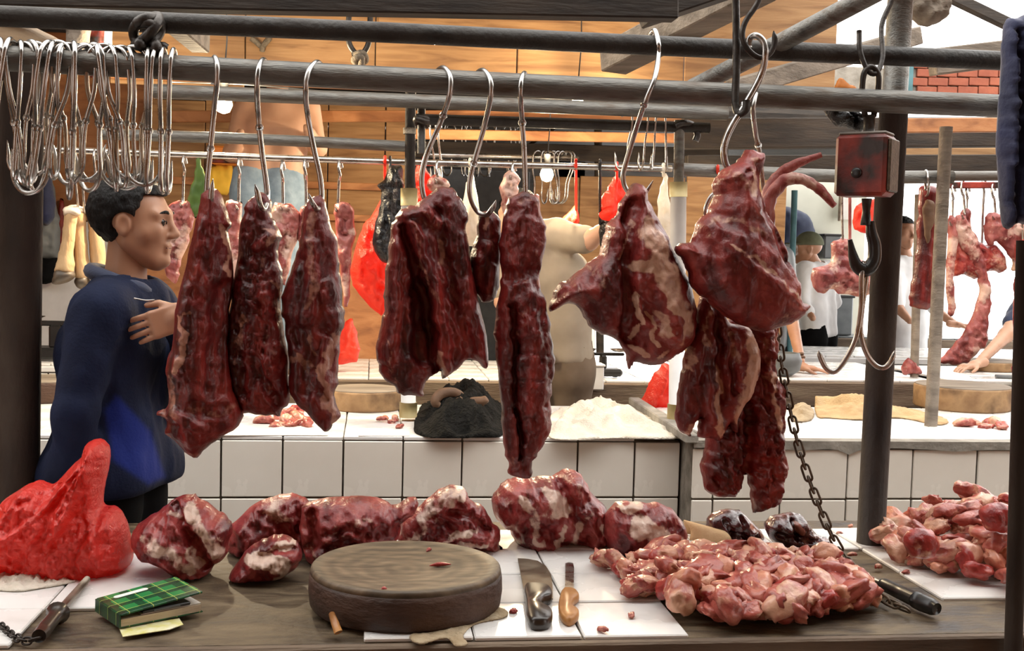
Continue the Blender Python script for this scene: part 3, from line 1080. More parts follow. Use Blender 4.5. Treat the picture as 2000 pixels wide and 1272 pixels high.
# ---- far counter, left and middle
Y1 = 3.75
zt = P(700, 853, Y1).z
zr = P(700, 972, Y1).z
xl, xr = P(-160, 900, Y1).x, P(1349, 900, 3.62).x
D1 = 0.84
ca = empty('tiled_counter', ((xl + xr) / 2, Y1 + D1 / 2, 0), 'long cream tiled counter behind the aisle with chopping block on it', 'counter')
mk('body', *box(((xl + xr) / 2, Y1 + D1 / 2 + 0.008, (zt - 0.01) / 2), (xr - xl, D1 - 0.012, zt - 0.01), bev=0.004), M['grout'], ca, False)
tw = (P(902, 900, Y1).x - P(432, 900, Y1).x) / 4
th_ = zt - 0.012 - zr
me_f = tile_mesh('counter_tile', tw - 0.006, 0.012, th_ - 0.006, M['tile'])
xb = P(432, 900, Y1).x
cf = []
for i in range(-6, 10):
    cx = xb + tw * (i + 0.5)
    if cx + tw / 2 > xr + 0.02 or cx < xl:
        continue
    for j in range(4):
        zc = zr + th_ * (0.5 - j)
        if zc - th_ / 2 > 0:
            cf.append((cx, Y1 + 0.001, zc))
tiles(ca, me_f, cf, 0.0008)
xe = max(c[0] for c in cf) + tw / 2
wp = xr - xe
me_fp = tile_mesh('counter_tile_cut', wp - 0.006, 0.012, th_ - 0.006, M['tile'])
tiles(ca, me_fp, [(xe + wp / 2, Y1 + 0.001, zr + th_ * (0.5 - j)) for j in range(4)], 0.0006)
me_f2 = tile_mesh('counter_top_tile', tw - 0.004, 0.2, 0.012, M['tile_top'])
tiles(ca, me_f2, [(xb + tw * (i + 0.5), Y1 + 0.1 + 0.204 * j, zt - 0.006) for i in range(-6, 9) for j in range(4) if xl < xb + tw * (i + 0.5) < xr - tw * 0.4], 0.0008)

# ---- far counter, right
Y2 = 3.62
zt2 = P(1600, 862, Y2).z
zr2 = P(1600, 975, Y2).z
xl2, xr2 = P(1349, 900, Y2).x + 0.005, P(2560, 900, Y2).x
cb = empty('tiled_counter', ((xl2 + xr2) / 2, Y2 + 0.45, 0), 'cream tiled counter on the right with chipped grey cement edge', 'counter')
mk('body', *box(((xl2 + xr2) / 2, Y2 + 0.46, (zt2 - 0.01) / 2), (xr2 - xl2, 0.9, zt2 - 0.01), bev=0.004), M['grout'], cb, False)
tw2 = (P(1908, 900, Y2).x - P(1655, 900, Y2).x) / 2
th2 = zt2 - 0.026 - zr2
me_f3 = tile_mesh('counter_tile', tw2 - 0.006, 0.012, th2 - 0.006, M['tile'])
xb2 = P(1655, 900, Y2).x
cf = []
for i in range(-2, 7):
    for j in range(4):
        zc = zr2 + th2 * (0.5 - j)
        if zc - th2 / 2 > 0:
            cf.append((xb2 + tw2 * (i + 0.5), Y2 + 0.001, zc))
tiles(cb, me_f3, cf, 0.0008)
wpart = xb2 - 2 * tw2 - xl2
me_f5 = tile_mesh('counter_tile_cut', wpart - 0.006, 0.012, th2 - 0.006, M['tile'])
tiles(cb, me_f5, [(xl2 + wpart / 2, Y2 + 0.001, zr2 + th2 * (0.5 - j)) for j in range(4)], 0.0006)
# chipped cement edge
n = 60
ex = np.linspace(xl2, xr2, n)
lowz = zt2 - 0.026 + 0.006 * vnoise(np.column_stack([ex * 9, ex * 0, ex * 0])) - 0.02 * np.exp(-((ex - xb2) / 0.03) ** 2)
V = []
for x, lz in zip(ex, lowz):
    V += [(x, Y2 - 0.012, lz), (x, Y2 - 0.012, zt2 + 0.002), (x, Y2 + 0.05, zt2 + 0.002), (x, Y2 + 0.05, lz)]
Fc = []
for i in range(n - 1):
    for k in range(4):
        a, b = 4 * i + k, 4 * i + (k + 1) % 4
        Fc.append([a, a + 4, b + 4, b])
mk('cement_edge', V, Fc, M['cement'], cb, False)
me_f4 = tile_mesh('counter_top_tile', tw2 - 0.004, 0.2, 0.012, M['tile_top'])
tiles(cb, me_f4, [(xb2 + tw2 * (i + 0.5), Y2 + 0.155 + 0.204 * j, zt2 - 0.006) for i in range(-2, 7) for j in range(4)], 0.0008)
# low cement ridge between the two counters
rid = [PZ(1352, 858, zt2 + 0.01), PZ(1298, 822, zt2 + 0.01), PZ(1238, 783, zt2 + 0.01)]
v, f = beam(rid[0], rid[2], 0.045, 0.03)
mk('cement_ridge', v, f, M['cement'], cb, False)


# ---- second row of counters with a brown beam front
def counter2(name, label, px0, px1, Y, D, ztop, front, fmat, topmat, tw=0.2, tile_front=False):
    x0, x1 = P(px0, 700, Y).x, P(px1, 700, Y).x
    r = empty(name, ((x0 + x1) / 2, Y + D / 2, 0), label, 'counter')
    mk('body', *box(((x0 + x1) / 2, Y + D / 2 + 0.02, (ztop - 0.03) / 2), (x1 - x0 - 0.04, D - 0.06, ztop - 0.03), bev=0.004), M['wood_dark'], r, False)
    mk('front_beam', *box(((x0 + x1) / 2, Y - 0.015, ztop - 0.012 - front / 2), (x1 - x0, 0.04, front), bev=0.006), fmat, r, False)
    me = tile_mesh('counter_top_tile', tw - 0.004, tw - 0.004, 0.012, topmat)
    cs = []
    n = int((x1 - x0) / tw)
    for i in range(n):
        for j in range(int(D / tw)):
            cs.append((x0 + tw * (i + 0.5), Y + tw * (j + 0.5), ztop - 0.007))
    tiles(r, me, cs, 0.0006)
    if tile_front:
        mf = tile_mesh('counter_tile', tw - 0.006, 0.012, tw - 0.006, M['tile'])
        tiles(r, mf, [(x0 + tw * (i + 0.5), Y - 0.04, ztop - 0.012 - front - tw * (j + 0.5)) for i in range(n) for j in range(2)], 0.0006)
    return r


counter2('market_counter', 'second row counter with brown beam edge behind red bag', 560, 1345, 5.6, 1.0, 0.87, 0.12, M['wood_beam'], M['tile_top'])
counter2('market_counter', 'second row counter under the arm with a bracelet', 1400, 1842, 5.6, 1.0, 0.89, 0.13, M['wood_beam'], M['tile_top'])
counter2('market_counter', 'tiled counter carrying the knife at far right', 1860, 2400, 5.5, 0.8, 0.905, 0.02, M['cement'], M['tile_top'], 0.2, True)
counter2('market_counter', 'low white counter behind the man in navy jacket', -160, 330, 5.6, 0.8, 0.92, 0.03, M['white_paint'], M['tile_top'], 0.2, True)
counter2('market_counter', 'distant white counter behind the clear meat bag', 1500, 2400, 7.2, 0.8, 0.88, 0.04, M['white_paint'], M['tile_top'], 0.2, True)
counter2('market_counter', 'farthest grey topped counter with wooden edge', 1500, 2000, 8.8, 0.6, 0.90, 0.09, M['wood_beam'], M['greypl'])

# ================================================================== HOOKS
def hookpath(pts, Y):
    return [P(a, b, Y + d) for a, b, d in pts]


def hook(label, pts, r=0.0058, Y=RY, collar=None, mat='steel', name='meat_hook', tip=True, group=None):
    q = crom([list(p) for p in hookpath(pts, Y)], 7)
    rad = [r] * 30 + ([r * 0.9, r * 0.6, r * 0.12] if tip else [r])
    v, f = tube(q, rad, 10)
    root = empty(name, q[0], label, 'hook', group)
    mk('shank', v, f, M[mat], root)
    if collar is not None:
        c = q[int(collar * (len(q) - 1))]
        t = q[min(len(q) - 1, int(collar * (len(q) - 1)) + 1)] - c
        t = t / np.linalg.norm(t)
        mk('collar', *tube([c - t * 0.006, c, c + t * 0.006], [r * 1.25, r * 1.6, r * 1.25], 10), M[mat], root)
    return root


hook('steel hook through the tip of the leftmost long cut', [(417, 165, .034), (417, 130, .032), (419, 112, 0), (424, 125, -.032), (424, 160, -.034), (418, 215, -.01), (411, 290, 0), (405, 350, 0.005), (404, 388, 0.005), (407, 408, -.03), (411, 400, -.058), (413, 375, -.066), (416, 350, -.07)], collar=0.5)
hook('steel hook holding the second dark cut from left', [(526, 140, .03), (521, 124, .03), (513, 117, 0), (505, 135, -.032), (502, 175, -.034), (505, 230, 0), (512, 300, 0), (519, 350, 0), (522, 385, 0), (516, 408, -.04), (508, 400, -.064), (503, 377, -.07), (498, 360, -.072)], collar=0.45)
hook('steel hook holding the third long cut from left', [(634, 142, .03), (628, 128, .03), (617, 122, 0), (602, 142, -.032), (597, 180, -.034), (601, 225, 0), (613, 290, 0), (625, 345, 0), (628, 390, 0), (621, 408, -.04), (611, 398, -.064), (602, 377, -.07)])
hook('steel hook above the wide folded slab', [(850, 150, .03), (855, 138, .03), (868, 133, 0), (880, 152, -.032), (877, 190, -.034), (860, 240, 0), (838, 290, 0), (826, 330, 0), (824, 362, 0), (830, 390, 0), (845, 396, 0.0), (858, 385, -.01)], collar=0.44)
hook('steel hook holding the smallest cut beside the long fillet', [(928, 157, .03), (932, 143, .03), (945, 138, 0), (958, 157, -.032), (958, 190, -.034), (945, 250, 0), (925, 320, 0), (917, 360, 0), (920, 390, 0), (933, 414, 0), (950, 420, -.02), (962, 407, -.04), (969, 391, -.046)], collar=0.5)
hook('straight hanging steel hook holding the long fillet', [(1028, 180, .034), (1027, 155, .03), (1024, 143, 0), (1018, 158, -.032), (1017, 190, -.034), (1020, 240, 0), (1024, 300, 0), (1026, 360, 0), (1026, 400, 0), (1020, 415, -.03), (1012, 404, -.055)], collar=0.5)
hook('long steel hook from the upper rail holding the shoulder joint', [(1266, 90, .034), (1270, 70, .032), (1279, 60, 0), (1286, 85, -.034), (1286, 108, -.036), (1278, 155, -.09), (1258, 205, -.09), (1240, 260, -.04), (1222, 320, -.02), (1217, 345, -.02), (1222, 368, -.02), (1240, 386, -.03), (1259, 378, -.05), (1276, 352, -.055)], Y=RY + 0.06, collar=0.47)
hook('black iron hook hanging above the round joint', [(1492, -40, 0), (1480, 5, 0), (1456, 42, 0), (1450, 72, 0), (1462, 98, 0), (1484, 113, 0), (1504, 104, 0), (1513, 82, 0), (1511, 60, 0)], 0.0062, Y=RY - 0.06, mat='iron')
hook('thick steel hook carrying the large round joint', [(1462, 92, .012), (1464, 76, .012), (1478, 70, 0), (1492, 84, -.006), (1494, 112, -.01), (1485, 150, 0), (1455, 205, 0), (1430, 245, 0), (1416, 278, 0), (1414, 305, 0), (1421, 328, 0), (1440, 340, 0), (1460, 325, -.02)], 0.0075, Y=RY - 0.06, collar=0.5)
hook('thin steel hook carrying the curved ox tails', [(1488, 205, .034), (1486, 185, .032), (1482, 172, 0), (1474, 195, -.034), (1471, 220, -.036), (1476, 262, 0), (1484, 300, 0), (1488, 340, 0.01), (1492, 372, 0.01), (1500, 385, 0.0)], 0.0052, collar=0.62)
hook('steel hook curving out beside the round joint', [(1402, 374, 0.01), (1390, 382, 0), (1381, 398, 0), (1378, 418, 0), (1384, 436, 0.01), (1394, 445, .02)], 0.005, Y=RY + 0.02)
# black strap with a hooked foot over the front rail
hook('black iron bar hook hanging over the front rail', [(1436, -30, 0), (1438, 60, 0), (1438, 140, -0.005), (1436, 200, -.01), (1443, 222, -.02), (1456, 216, -.03), (1458, 196, -.03)], 0.0085, Y=RY - 0.04, mat='iron', tip=False)


def s_hook(L=0.27, r1=0.034, r2=0.036, rad=0.0052, opp=True):
    """S hook in the local yz plane, rail at the origin"""
    pts = []
    for a in np.linspace(-0.35, math.pi, 9):
        pts.append((0, r1 * math.cos(a), r1 * math.sin(a)))
    s = -1
    ctr = -0.002
    pts.append((0, -r1 * 0.9, -L * 0.25))
    pts.append((0, -r1 * 0.25, -L * 0.5))
    pts.append((0, ctr, -L * 0.7))
    e = 1 if opp else -1
    for a in np.linspace(0, math.pi * 1.05, 8):
        pts.append((0, ctr + e * (r2 - r2 * math.cos(a)), -L * 0.82 - r2 * 1.25 * math.sin(a)))
    pts.append((0, ctr + e * 2.15 * r2, -L * 0.68))
    q = crom(pts, 4)
    v, f = tube(q, [rad] * 20 + [rad * 0.85, rad * 0.15], 8)
    return q, v, f


HK = []
for (L, r1, r2, op) in ((0.275, 0.034, 0.030, True), (0.255, 0.035, 0.042, True), (0.285, 0.034, 0.024, False)):
    q, v, f = s_hook(L, r1, r2, 0.0049, op)
    me = bpy.data.meshes.new('hook_shank')
    me.from_pydata(v.tolist(), [], f)
    me.shade_smooth()
    me.materials.append(M['steel'])
    k = int(len(q) * 0.5)
    c = q[k]
    t = q[k + 1] - c
    t /= np.linalg.norm(t)
    cv, cf_ = tube([c - t * 0.006, c, c + t * 0.006], [0.0062, 0.008, 0.0062], 8)
    mc = bpy.data.meshes.new('hook_collar')
    mc.from_pydata(cv.tolist(), [], cf_)
    mc.shade_smooth()
    mc.materials.append(M['steel'])
    HK.append((me, mc))


def rail_z(px):
    return np.interp(px, [-80, 600, 1300, 2080], [109, 146, 180, 210])


def put_hook(kind, loc, rz, ry, label, group, sc=1.0, name='meat_hook', collar=True):
    o = empty(name, loc, label, 'hook', group)
    o.rotation_euler = (0, ry, rz)
    o.scale = (sc, sc, sc)
    newobj('shank', HK[kind][0], (0, 0, 0), o)
    if collar:
        newobj('collar', HK[kind][1], (0, 0, 0), o)
    return o


lab = 'shiny steel meat hook in the crowded bunch at the left end of the front rail'
spec = [(-6, 0, .5), (6, 0, .25), (16, 2, .1), (27, 0, -.2), (38, 2, .4), (48, 0, .9), (60, 1, .7), (72, 1, 1.1), (94, 0, -.2), (101, 2, .1),
        (109, 1, 1.15), (117, 0, .3), (125, 2, -.1), (134, 1, -1.0), (143, 0, .35), (152, 2, .0), (163, 1, 1.0), (172, 0, -.9), (183, 1, .8), (194, 0, .2),
        (204, 1, -1.15), (214, 2, .6), (223, 1, -.95), (231, 0, .85), (240, 1, -1.1), (250, 0, .5), (262, 1, 1.2)]
ORD = 'leftmost second third fourth fifth sixth seventh eighth ninth tenth eleventh twelfth thirteenth fourteenth fifteenth sixteenth seventeenth eighteenth nineteenth twentieth twenty-first twenty-second twenty-third twenty-fourth twenty-fifth twenty-sixth twenty-seventh'.split()
for i, (px, k, rz) in enumerate(spec):
    lab = ('leftmost shiny steel hook' if i == 0 else 'shiny steel hook, ' + ORD[i] + ' from the left') + ' in the crowded bunch on the front rail'
    p = P(px, rail_z(px) - 3, RY)
    put_hook(k, p, rz, random.uniform(-.17, .17), lab, 'bunched hooks on the front rail', 1.02 + random.uniform(-.13, .09))
for px, ry, w in ((291, .02, 'first'), (303, .07, 'second'), (319, .02, 'third'), (338, .05, 'last')):
    p = P(px, rail_z(px) - 3, RY)
    put_hook(0, p, random.uniform(-.1, .1), ry, w + ' of four evenly hung steel hooks right of the bunch', 'evenly hung hooks', 1.02)

# far hooks on the thin rails
def far_row(pxs, yf, Y, label, group, sc, rzr=1.2, kinds=(0, 1, 2)):
    for i, px in enumerate(pxs):
        p = P(px, yf(px), Y)
        put_hook(random.choice(kinds), p, random.uniform(-rzr, rzr), random.uniform(-.12, .12), (ORD[i] + ' ' if i == 0 else ORD[i] + ' from left, ') + label, group, sc, collar=False)


far_row([655, 718, 742, 756], lambda x: 246 + (x - 590) * .028, b6y, 'bright empty hook on the distant rail left of the middle post', 'empty hooks left of middle post', 0.9)
far_row([870, 880, 905, 915, 938, 948, 958, 966, 990, 1000, 1012], lambda x: 246 + (x - 590) * .028, b6y, 'bright empty hook in the distant cluster behind the small cut', 'distant hook cluster', 1.05)
far_row([1050, 1062, 1072, 1080, 1090, 1098, 1106, 1112], lambda x: 303 + (x - 840) * .018, 6.4, 'small empty hook on the distant rail by the far bulb', 'hooks by far bulb', 1.0)
far_row([1225, 1262, 1285, 1300], lambda x: 222, 3.95, 'thin hook hanging from the second rail behind the shoulder joint', 'hooks behind shoulder joint', 0.75)
far_row([845, 858], lambda x: 244, 4.9, 'large loop hook behind the folded slab', 'loop hooks behind slab', 0.95)

# ================================================================== HANGING MEAT (front rail)
MD = 'meat_dark'


def hang(label, out, Y, T, R, mat, creases=(), fat=(), seed=1, name='hanging_meat', cat='meat', **k):
    k.setdefault('step', 3.6)
    k.setdefault('fatnoise', 0.12)
    o = inflate(name, out, Y, T, R, M[mat], seed=seed, creases=creases, fat=fat, **k)
    return tag(o, label, cat)


A = [(412, 367), (427, 371), (435, 381), (442, 410), (452, 443), (446, 456), (457, 525), (448, 604), (446, 692), (458, 763), (474, 805), (472, 824), (447, 846), (412, 868), (384, 893), (361, 884), (346, 864), (322, 844), (326, 822), (307, 809), (313, 800), (328, 789), (326, 706), (337, 675), (346, 587), (364, 516), (381, 432), (392, 388), (401, 371)]
hang('longest dark red cut hanging at far left, bulging at its foot', A, RY - 0.02, 0.060, 62, MD,
     creases=[([(440, 560), (430, 640), (420, 760)], 26, -0.016), ([(372, 560), (362, 640), (355, 720)], 16, 0.012), ([(390, 790), (440, 800)], 22, -0.012), ([(345, 800), (400, 830)], 14, 0.01), ([(395, 430), (385, 540)], 15, 0.008)],
     fat=[([(358, 615), (366, 640), (362, 690), (350, 720)], 9, 0.95), ([(366, 622), (378, 606)], 6, 0.8), ([(342, 740), (340, 790), (352, 815)], 15, 0.55), ([(380, 790), (430, 800), (455, 790)], 14, 0.35), ([(440, 455), (452, 500), (450, 540)], 7, 0.75), ([(320, 800), (330, 815)], 8, 0.5), ([(330, 850), (365, 888), (385, 890)], 7, 0.45), ([(395, 500), (385, 600)], 14, 0.22)], seed=2)
B = [(491, 388), (507, 377), (522, 384), (531, 402), (533, 424), (549, 455), (545, 480), (546, 516), (553, 547), (549, 604), (561, 684), (565, 772), (549, 807), (527, 813), (491, 807), (469, 802), (452, 763), (443, 692), (449, 587), (458, 529), (467, 468), (474, 419), (480, 397)]
hang('second cut from left, dark with ragged stringy middle', B, RY + 0.005, 0.055, 58, MD,
     creases=[([(540, 460), (510, 480)], 14, 0.012), ([(480, 600), (470, 680), (480, 760)], 18, -0.012), ([(520, 560), (540, 640), (530, 720)], 16, 0.011), ([(500, 700), (540, 780)], 18, -0.013), ([(500, 430), (505, 520)], 16, -0.008)],
     fat=[([(530, 452), (546, 458), (522, 478)], 11, 0.85), ([(515, 500), (500, 560), (520, 600)], 10, 0.32), ([(475, 620), (468, 700)], 13, 0.5), ([(540, 550), (552, 610)], 6, 0.7), ([(520, 640), (540, 700), (530, 760)], 9, 0.35), ([(556, 640), (566, 690)], 6, 0.6), ([(470, 640), (520, 610)], 6, 0.3)], seed=5, noise=0.010, nscale=16, jit=3.5)
C = [(606, 388), (618, 382), (628, 384), (637, 402), (646, 437), (659, 472), (663, 529), (670, 582), (673, 631), (664, 670), (660, 736), (655, 780), (664, 808), (661, 818), (649, 828), (640, 844), (628, 838), (597, 807), (567, 772), (564, 706), (557, 640), (550, 613), (553, 569), (566, 534), (584, 481), (588, 441), (595, 402)]
hang('third cut from left with a pale tendon strip and pointed foot', C, RY - 0.01, 0.052, 56, MD,
     creases=[([(608, 480), (615, 560), (600, 620)], 18, 0.012), ([(640, 660), (632, 720), (650, 790)], 13, 0.012), ([(585, 650), (610, 690), (600, 760)], 22, -0.014), ([(640, 560), (660, 640)], 20, 0.010)],
     fat=[([(612, 420), (608, 480), (618, 540), (610, 590)], 14, 0.52), ([(570, 700), (585, 690), (612, 720)], 12, 0.6), ([(660, 655), (640, 690), (630, 730)], 12, 0.75), ([(632, 730), (640, 780), (656, 815)], 11, 0.85), ([(600, 640), (620, 690)], 8, 0.5), ([(650, 560), (668, 620)], 6, 0.3)], seed=8)
D = [(880, 366), (893, 379), (913, 415), (908, 445), (916, 476), (925, 547), (946, 635), (954, 701), (946, 718), (918, 699), (900, 714), (867, 740), (860, 723), (854, 729), (836, 740), (825, 758), (826, 773), (805, 776), (777, 767), (770, 754), (744, 732), (733, 692), (737, 661), (752, 608), (750, 564), (759, 485), (766, 437), (783, 410), (819, 395), (849, 370), (865, 363)]
hang('wide slab of red meat folded over its hook in layers', D, RY - 0.01, 0.058, 40, MD,
     creases=[([(788, 445), (810, 520), (835, 620), (852, 720)], 14, -0.030), ([(800, 440), (830, 520), (858, 620), (868, 720)], 17, 0.020), ([(820, 560), (828, 640), (822, 690)], 30, -0.028), ([(850, 420), (880, 560), (915, 690)], 16, -0.012), ([(790, 415), (830, 412), (850, 440)], 14, 0.014), ([(770, 480), (768, 620), (760, 700)], 18, 0.014), ([(905, 460), (915, 560), (940, 690)], 15, 0.012), ([(865, 560), (890, 600)], 9, -0.008)],
     fat=[([(806, 440), (830, 520), (850, 600)], 5, 0.5), ([(822, 412), (845, 450), (862, 500)], 9, 0.40), ([(763, 660), (768, 720), (775, 745)], 6, 0.5), ([(862, 680), (866, 730)], 7, 0.9), ([(862, 500), (900, 620)], 9, 0.22), ([(753, 690), (760, 730)], 4, 0.45), ([(860, 470), (900, 570)], 12, 0.18)], seed=11, power=0.42)
E = [(936, 414), (955, 412), (968, 416), (977, 432), (979, 476), (975, 547), (968, 582), (942, 592), (930, 570), (922, 540), (918, 494), (931, 463), (934, 435)]
hang('small narrow cut hooked between the slab and the fillet', E, RY + 0.005, 0.034, 30, MD,
     creases=[([(950, 480), (930, 510)], 14, 0.012), ([(960, 520), (950, 570)], 12, 0.010)],
     fat=[([(940, 420), (938, 455)], 7, 0.8), ([(955, 470), (960, 490)], 9, 0.35)], seed=14, step=4)
Fm = [(1012, 377), (1034, 375), (1050, 388), (1059, 419), (1067, 454), (1061, 507), (1053, 547), (1065, 591), (1075, 635), (1081, 688), (1081, 740), (1075, 780), (1077, 829), (1062, 868), (1042, 900), (1037, 928), (1015, 934), (994, 926), (995, 905), (984, 880), (978, 800), (970, 700), (965, 640), (972, 590), (978, 540), (975, 480), (983, 420), (996, 388)]
hang('long narrow tenderloin fillet tapering to a red tip', Fm, RY - 0.03, 0.048, 50, MD,
     creases=[([(1000, 600), (1004, 720), (1008, 800)], 9, -0.026), ([(1010, 800), (1013, 890)], 6, -0.034), ([(985, 540), (1055, 530)], 20, -0.012), ([(1030, 580), (1045, 700), (1040, 820)], 26, 0.012), ([(1020, 620), (1035, 640)], 8, 0.007), ([(1005, 655), (1050, 645)], 6, 0.006), ([(1010, 740), (1060, 735)], 6, -0.006), ([(1010, 690), (1060, 690)], 6, -0.005)],
     fat=[([(1000, 385), (1045, 385), (1060, 440)], 15, 0.40), ([(985, 545), (1050, 550)], 12, 0.28), ([(1005, 600), (1028, 600), (1022, 640)], 5, 0.45), ([(1008, 655), (1045, 640)], 5, 0.4), ([(980, 600), (978, 660), (990, 760)], 7, 0.28), ([(1050, 480), (1056, 560)], 6, 0.4), ([(1000, 880), (1005, 925)], 7, 0.35)], seed=17, noise=0.008)
G = [(1238, 358), (1258, 367), (1270, 401), (1296, 452), (1325, 510), (1346, 553), (1357, 607), (1354, 654), (1336, 683), (1310, 699), (1285, 714), (1256, 712), (1240, 708), (1234, 714), (1227, 722), (1220, 694), (1200, 661), (1169, 651), (1148, 633), (1130, 604), (1111, 593), (1072, 612), (1077, 586), (1086, 560), (1115, 542), (1148, 513), (1169, 495), (1180, 452), (1187, 434), (1205, 420), (1213, 394), (1226, 372)]
hang('heart shaped shoulder joint with pale cream silverskin', G, RY - 0.03, 0.085, 85, 'meat_mid',
     creases=[([(1228, 400), (1215, 500), (1212, 580), (1222, 660)], 20, -0.034), ([(1270, 480), (1300, 560), (1310, 640)], 46, 0.020), ([(1190, 450), (1175, 520), (1150, 570)], 20, 0.012), ([(1235, 580), (1262, 620), (1300, 640)], 16, -0.012), ([(1120, 560), (1090, 590)], 12, 0.010)],
     fat=[([(1255, 450), (1275, 520), (1305, 590), (1310, 640)], 36, 0.75), ([(1228, 520), (1262, 512), (1290, 540)], 16, 0.85), ([(1280, 590), (1300, 620)], 22, 0.55), ([(1225, 575), (1232, 640), (1228, 660)], 8, 0.95), ([(1250, 600), (1262, 660)], 7, 0.95), ([(1270, 610), (1280, 650)], 14, 0.7), ([(1235, 680), (1250, 690)], 8, 0.85), ([(1272, 690), (1280, 680)], 9, 0.7), ([(1165, 530), (1160, 560)], 16, 0.3), ([(1225, 430), (1205, 490), (1198, 510)], 6, 0.6), ([(1080, 590), (1115, 570)], 9, 0.5), ([(1250, 400), (1258, 450)], 12, 0.4),
          ([(1225, 555), (1262, 570), (1282, 605)], 15, -1.0), ([(1290, 628), (1302, 625), (1296, 645)], 15, -1.2)], seed=20)
Ho = [(1461, 293), (1486, 300), (1489, 318), (1479, 353), (1494, 412), (1524, 468), (1541, 518), (1557, 554), (1560, 587), (1578, 596), (1567, 613), (1547, 630), (1501, 645), (1465, 643), (1415, 617), (1382, 590), (1352, 561), (1339, 524), (1320, 491), (1323, 476), (1346, 471), (1366, 429), (1382, 415), (1395, 382), (1391, 359), (1402, 339), (1425, 323), (1448, 308), (1455, 296)]
hang('large rounded thigh joint with pale seam lines, highest on right', Ho, RY - 0.10, 0.095, 95, 'meat_mid',
     creases=[([(1400, 480), (1460, 530), (1545, 590)], 10, 0.006), ([(1470, 330), (1482, 420), (1530, 520)], 14, -0.014), ([(1400, 430), (1470, 450), (1520, 500)], 26, -0.008), ([(1405, 350), (1440, 330)], 12, 0.012), ([(1360, 470), (1380, 540)], 22, -0.010)],
     fat=[([(1400, 475), (1440, 505), (1490, 545), (1540, 585)], 7, 0.62), ([(1378, 430), (1420, 430), (1480, 465)], 14, 0.42), ([(1460, 320), (1452, 380)], 12, 0.55), ([(1420, 350), (1440, 370)], 18, 0.32), ([(1490, 630), (1545, 600)], 18, 0.35), ([(1560, 590), (1575, 600)], 9, 0.8), ([(1480, 380), (1495, 430)], 8, 0.4), ([(1370, 480), (1385, 520)], 8, 0.3)], seed=23, fatnoise=0.2, nscale=34)
I1 = [(1367, 582), (1399, 590), (1425, 630), (1461, 640), (1486, 705), (1468, 763), (1441, 810), (1440, 842), (1433, 846), (1425, 828), (1407, 862), (1392, 855), (1374, 857), (1362, 851), (1366, 813), (1352, 838), (1345, 851), (1323, 835), (1318, 799), (1325, 755), (1334, 705), (1356, 640)]
hang('pinkish flap strips with a pale tongue below the round joint', I1, RY - 0.03, 0.034, 24, 'meat_mid',
     creases=[([(1395, 600), (1400, 700), (1408, 780)], 12, -0.022), ([(1360, 650), (1350, 740)], 14, 0.012), ([(1375, 720), (1385, 820)], 12, 0.012), ([(1425, 650), (1428, 760)], 12, -0.016), ([(1460, 700), (1440, 800)], 22, 0.010)],
     fat=[([(1462, 650), (1470, 700), (1450, 770), (1438, 815)], 22, 0.70), ([(1400, 720), (1395, 790), (1405, 840)], 12, 0.65), ([(1352, 640), (1338, 720)], 8, 0.5), ([(1420, 650), (1425, 700)], 12, 0.3), ([(1380, 600), (1372, 660)], 8, 0.4), ([(1345, 820), (1340, 845)], 8, 0.4)], seed=26, fatbase=0.18, step=4, jit=3)
J1 = [(1418, 625), (1510, 625), (1515, 700), (1520, 745), (1533, 757), (1533, 800), (1530, 860), (1537, 925), (1525, 960), (1522, 982), (1500, 994), (1469, 1001), (1462, 955), (1456, 922), (1440, 964), (1400, 969), (1377, 955), (1370, 905), (1378, 860), (1392, 820), (1425, 790), (1435, 700)]
hang('ragged dark two pronged meat hanging lowest on the right', J1, RY + 0.03, 0.045, 38, 'meat_mid',
     creases=[([(1455, 720), (1452, 830), (1456, 920)], 18, -0.026), ([(1495, 650), (1500, 760), (1505, 880)], 16, 0.012), ([(1410, 850), (1405, 930)], 20, 0.012), ([(1470, 780), (1480, 880)], 10, 0.01), ([(1520, 860), (1510, 960)], 12, 0.012)],
     fat=[([(1485, 660), (1490, 740), (1510, 830)], 11, 0.5), ([(1505, 640), (1512, 740)], 7, 0.5), ([(1495, 740), (1515, 850)], 8, 0.45), ([(1480, 720), (1475, 800)], 6, 0.3), ([(1520, 880), (1515, 960)], 9, 0.25)], seed=29, noise=0.013, nscale=12, jit=4, step=4)

# two curved skinned tails
def tail(label, pts, radii, Y):
    q = crom([list(P(a, b, Y + d)) for a, b, d in pts], 6)
    n = 12
    v, f = tube(q, radii, n)
    dv = fbm(v * 55, 3)
    c = np.repeat(q, n, 0)
    v = v + (v - c) * dv[:, None] * 0.22
    return tag(mk('ox_tail', v, f, M['meat_far'], None, True, {'fat': np.clip(0.25 + 0.5 * fbm(v * 30, 2), 0, 1)}), label, 'meat')


tail('upper curved ox tail pointing right beside the red scale', [(1503, 500, 0), (1498, 430, 0), (1502, 375, 0), (1528, 338, 0), (1562, 318, -.01), (1604, 302, -.02)], [0.017, 0.017, 0.016, 0.013, 0.010, 0.006], RY + 0.0)
tail('lower curved ox tail drooping right beside the red scale', [(1497, 520, .01), (1495, 440, 0), (1503, 390, 0), (1530, 355, -.01), (1565, 350, -.02), (1600, 370, -.03), (1630, 402, -.03)], [0.018, 0.018, 0.017, 0.015, 0.013, 0.011, 0.0075], RY - 0.015)

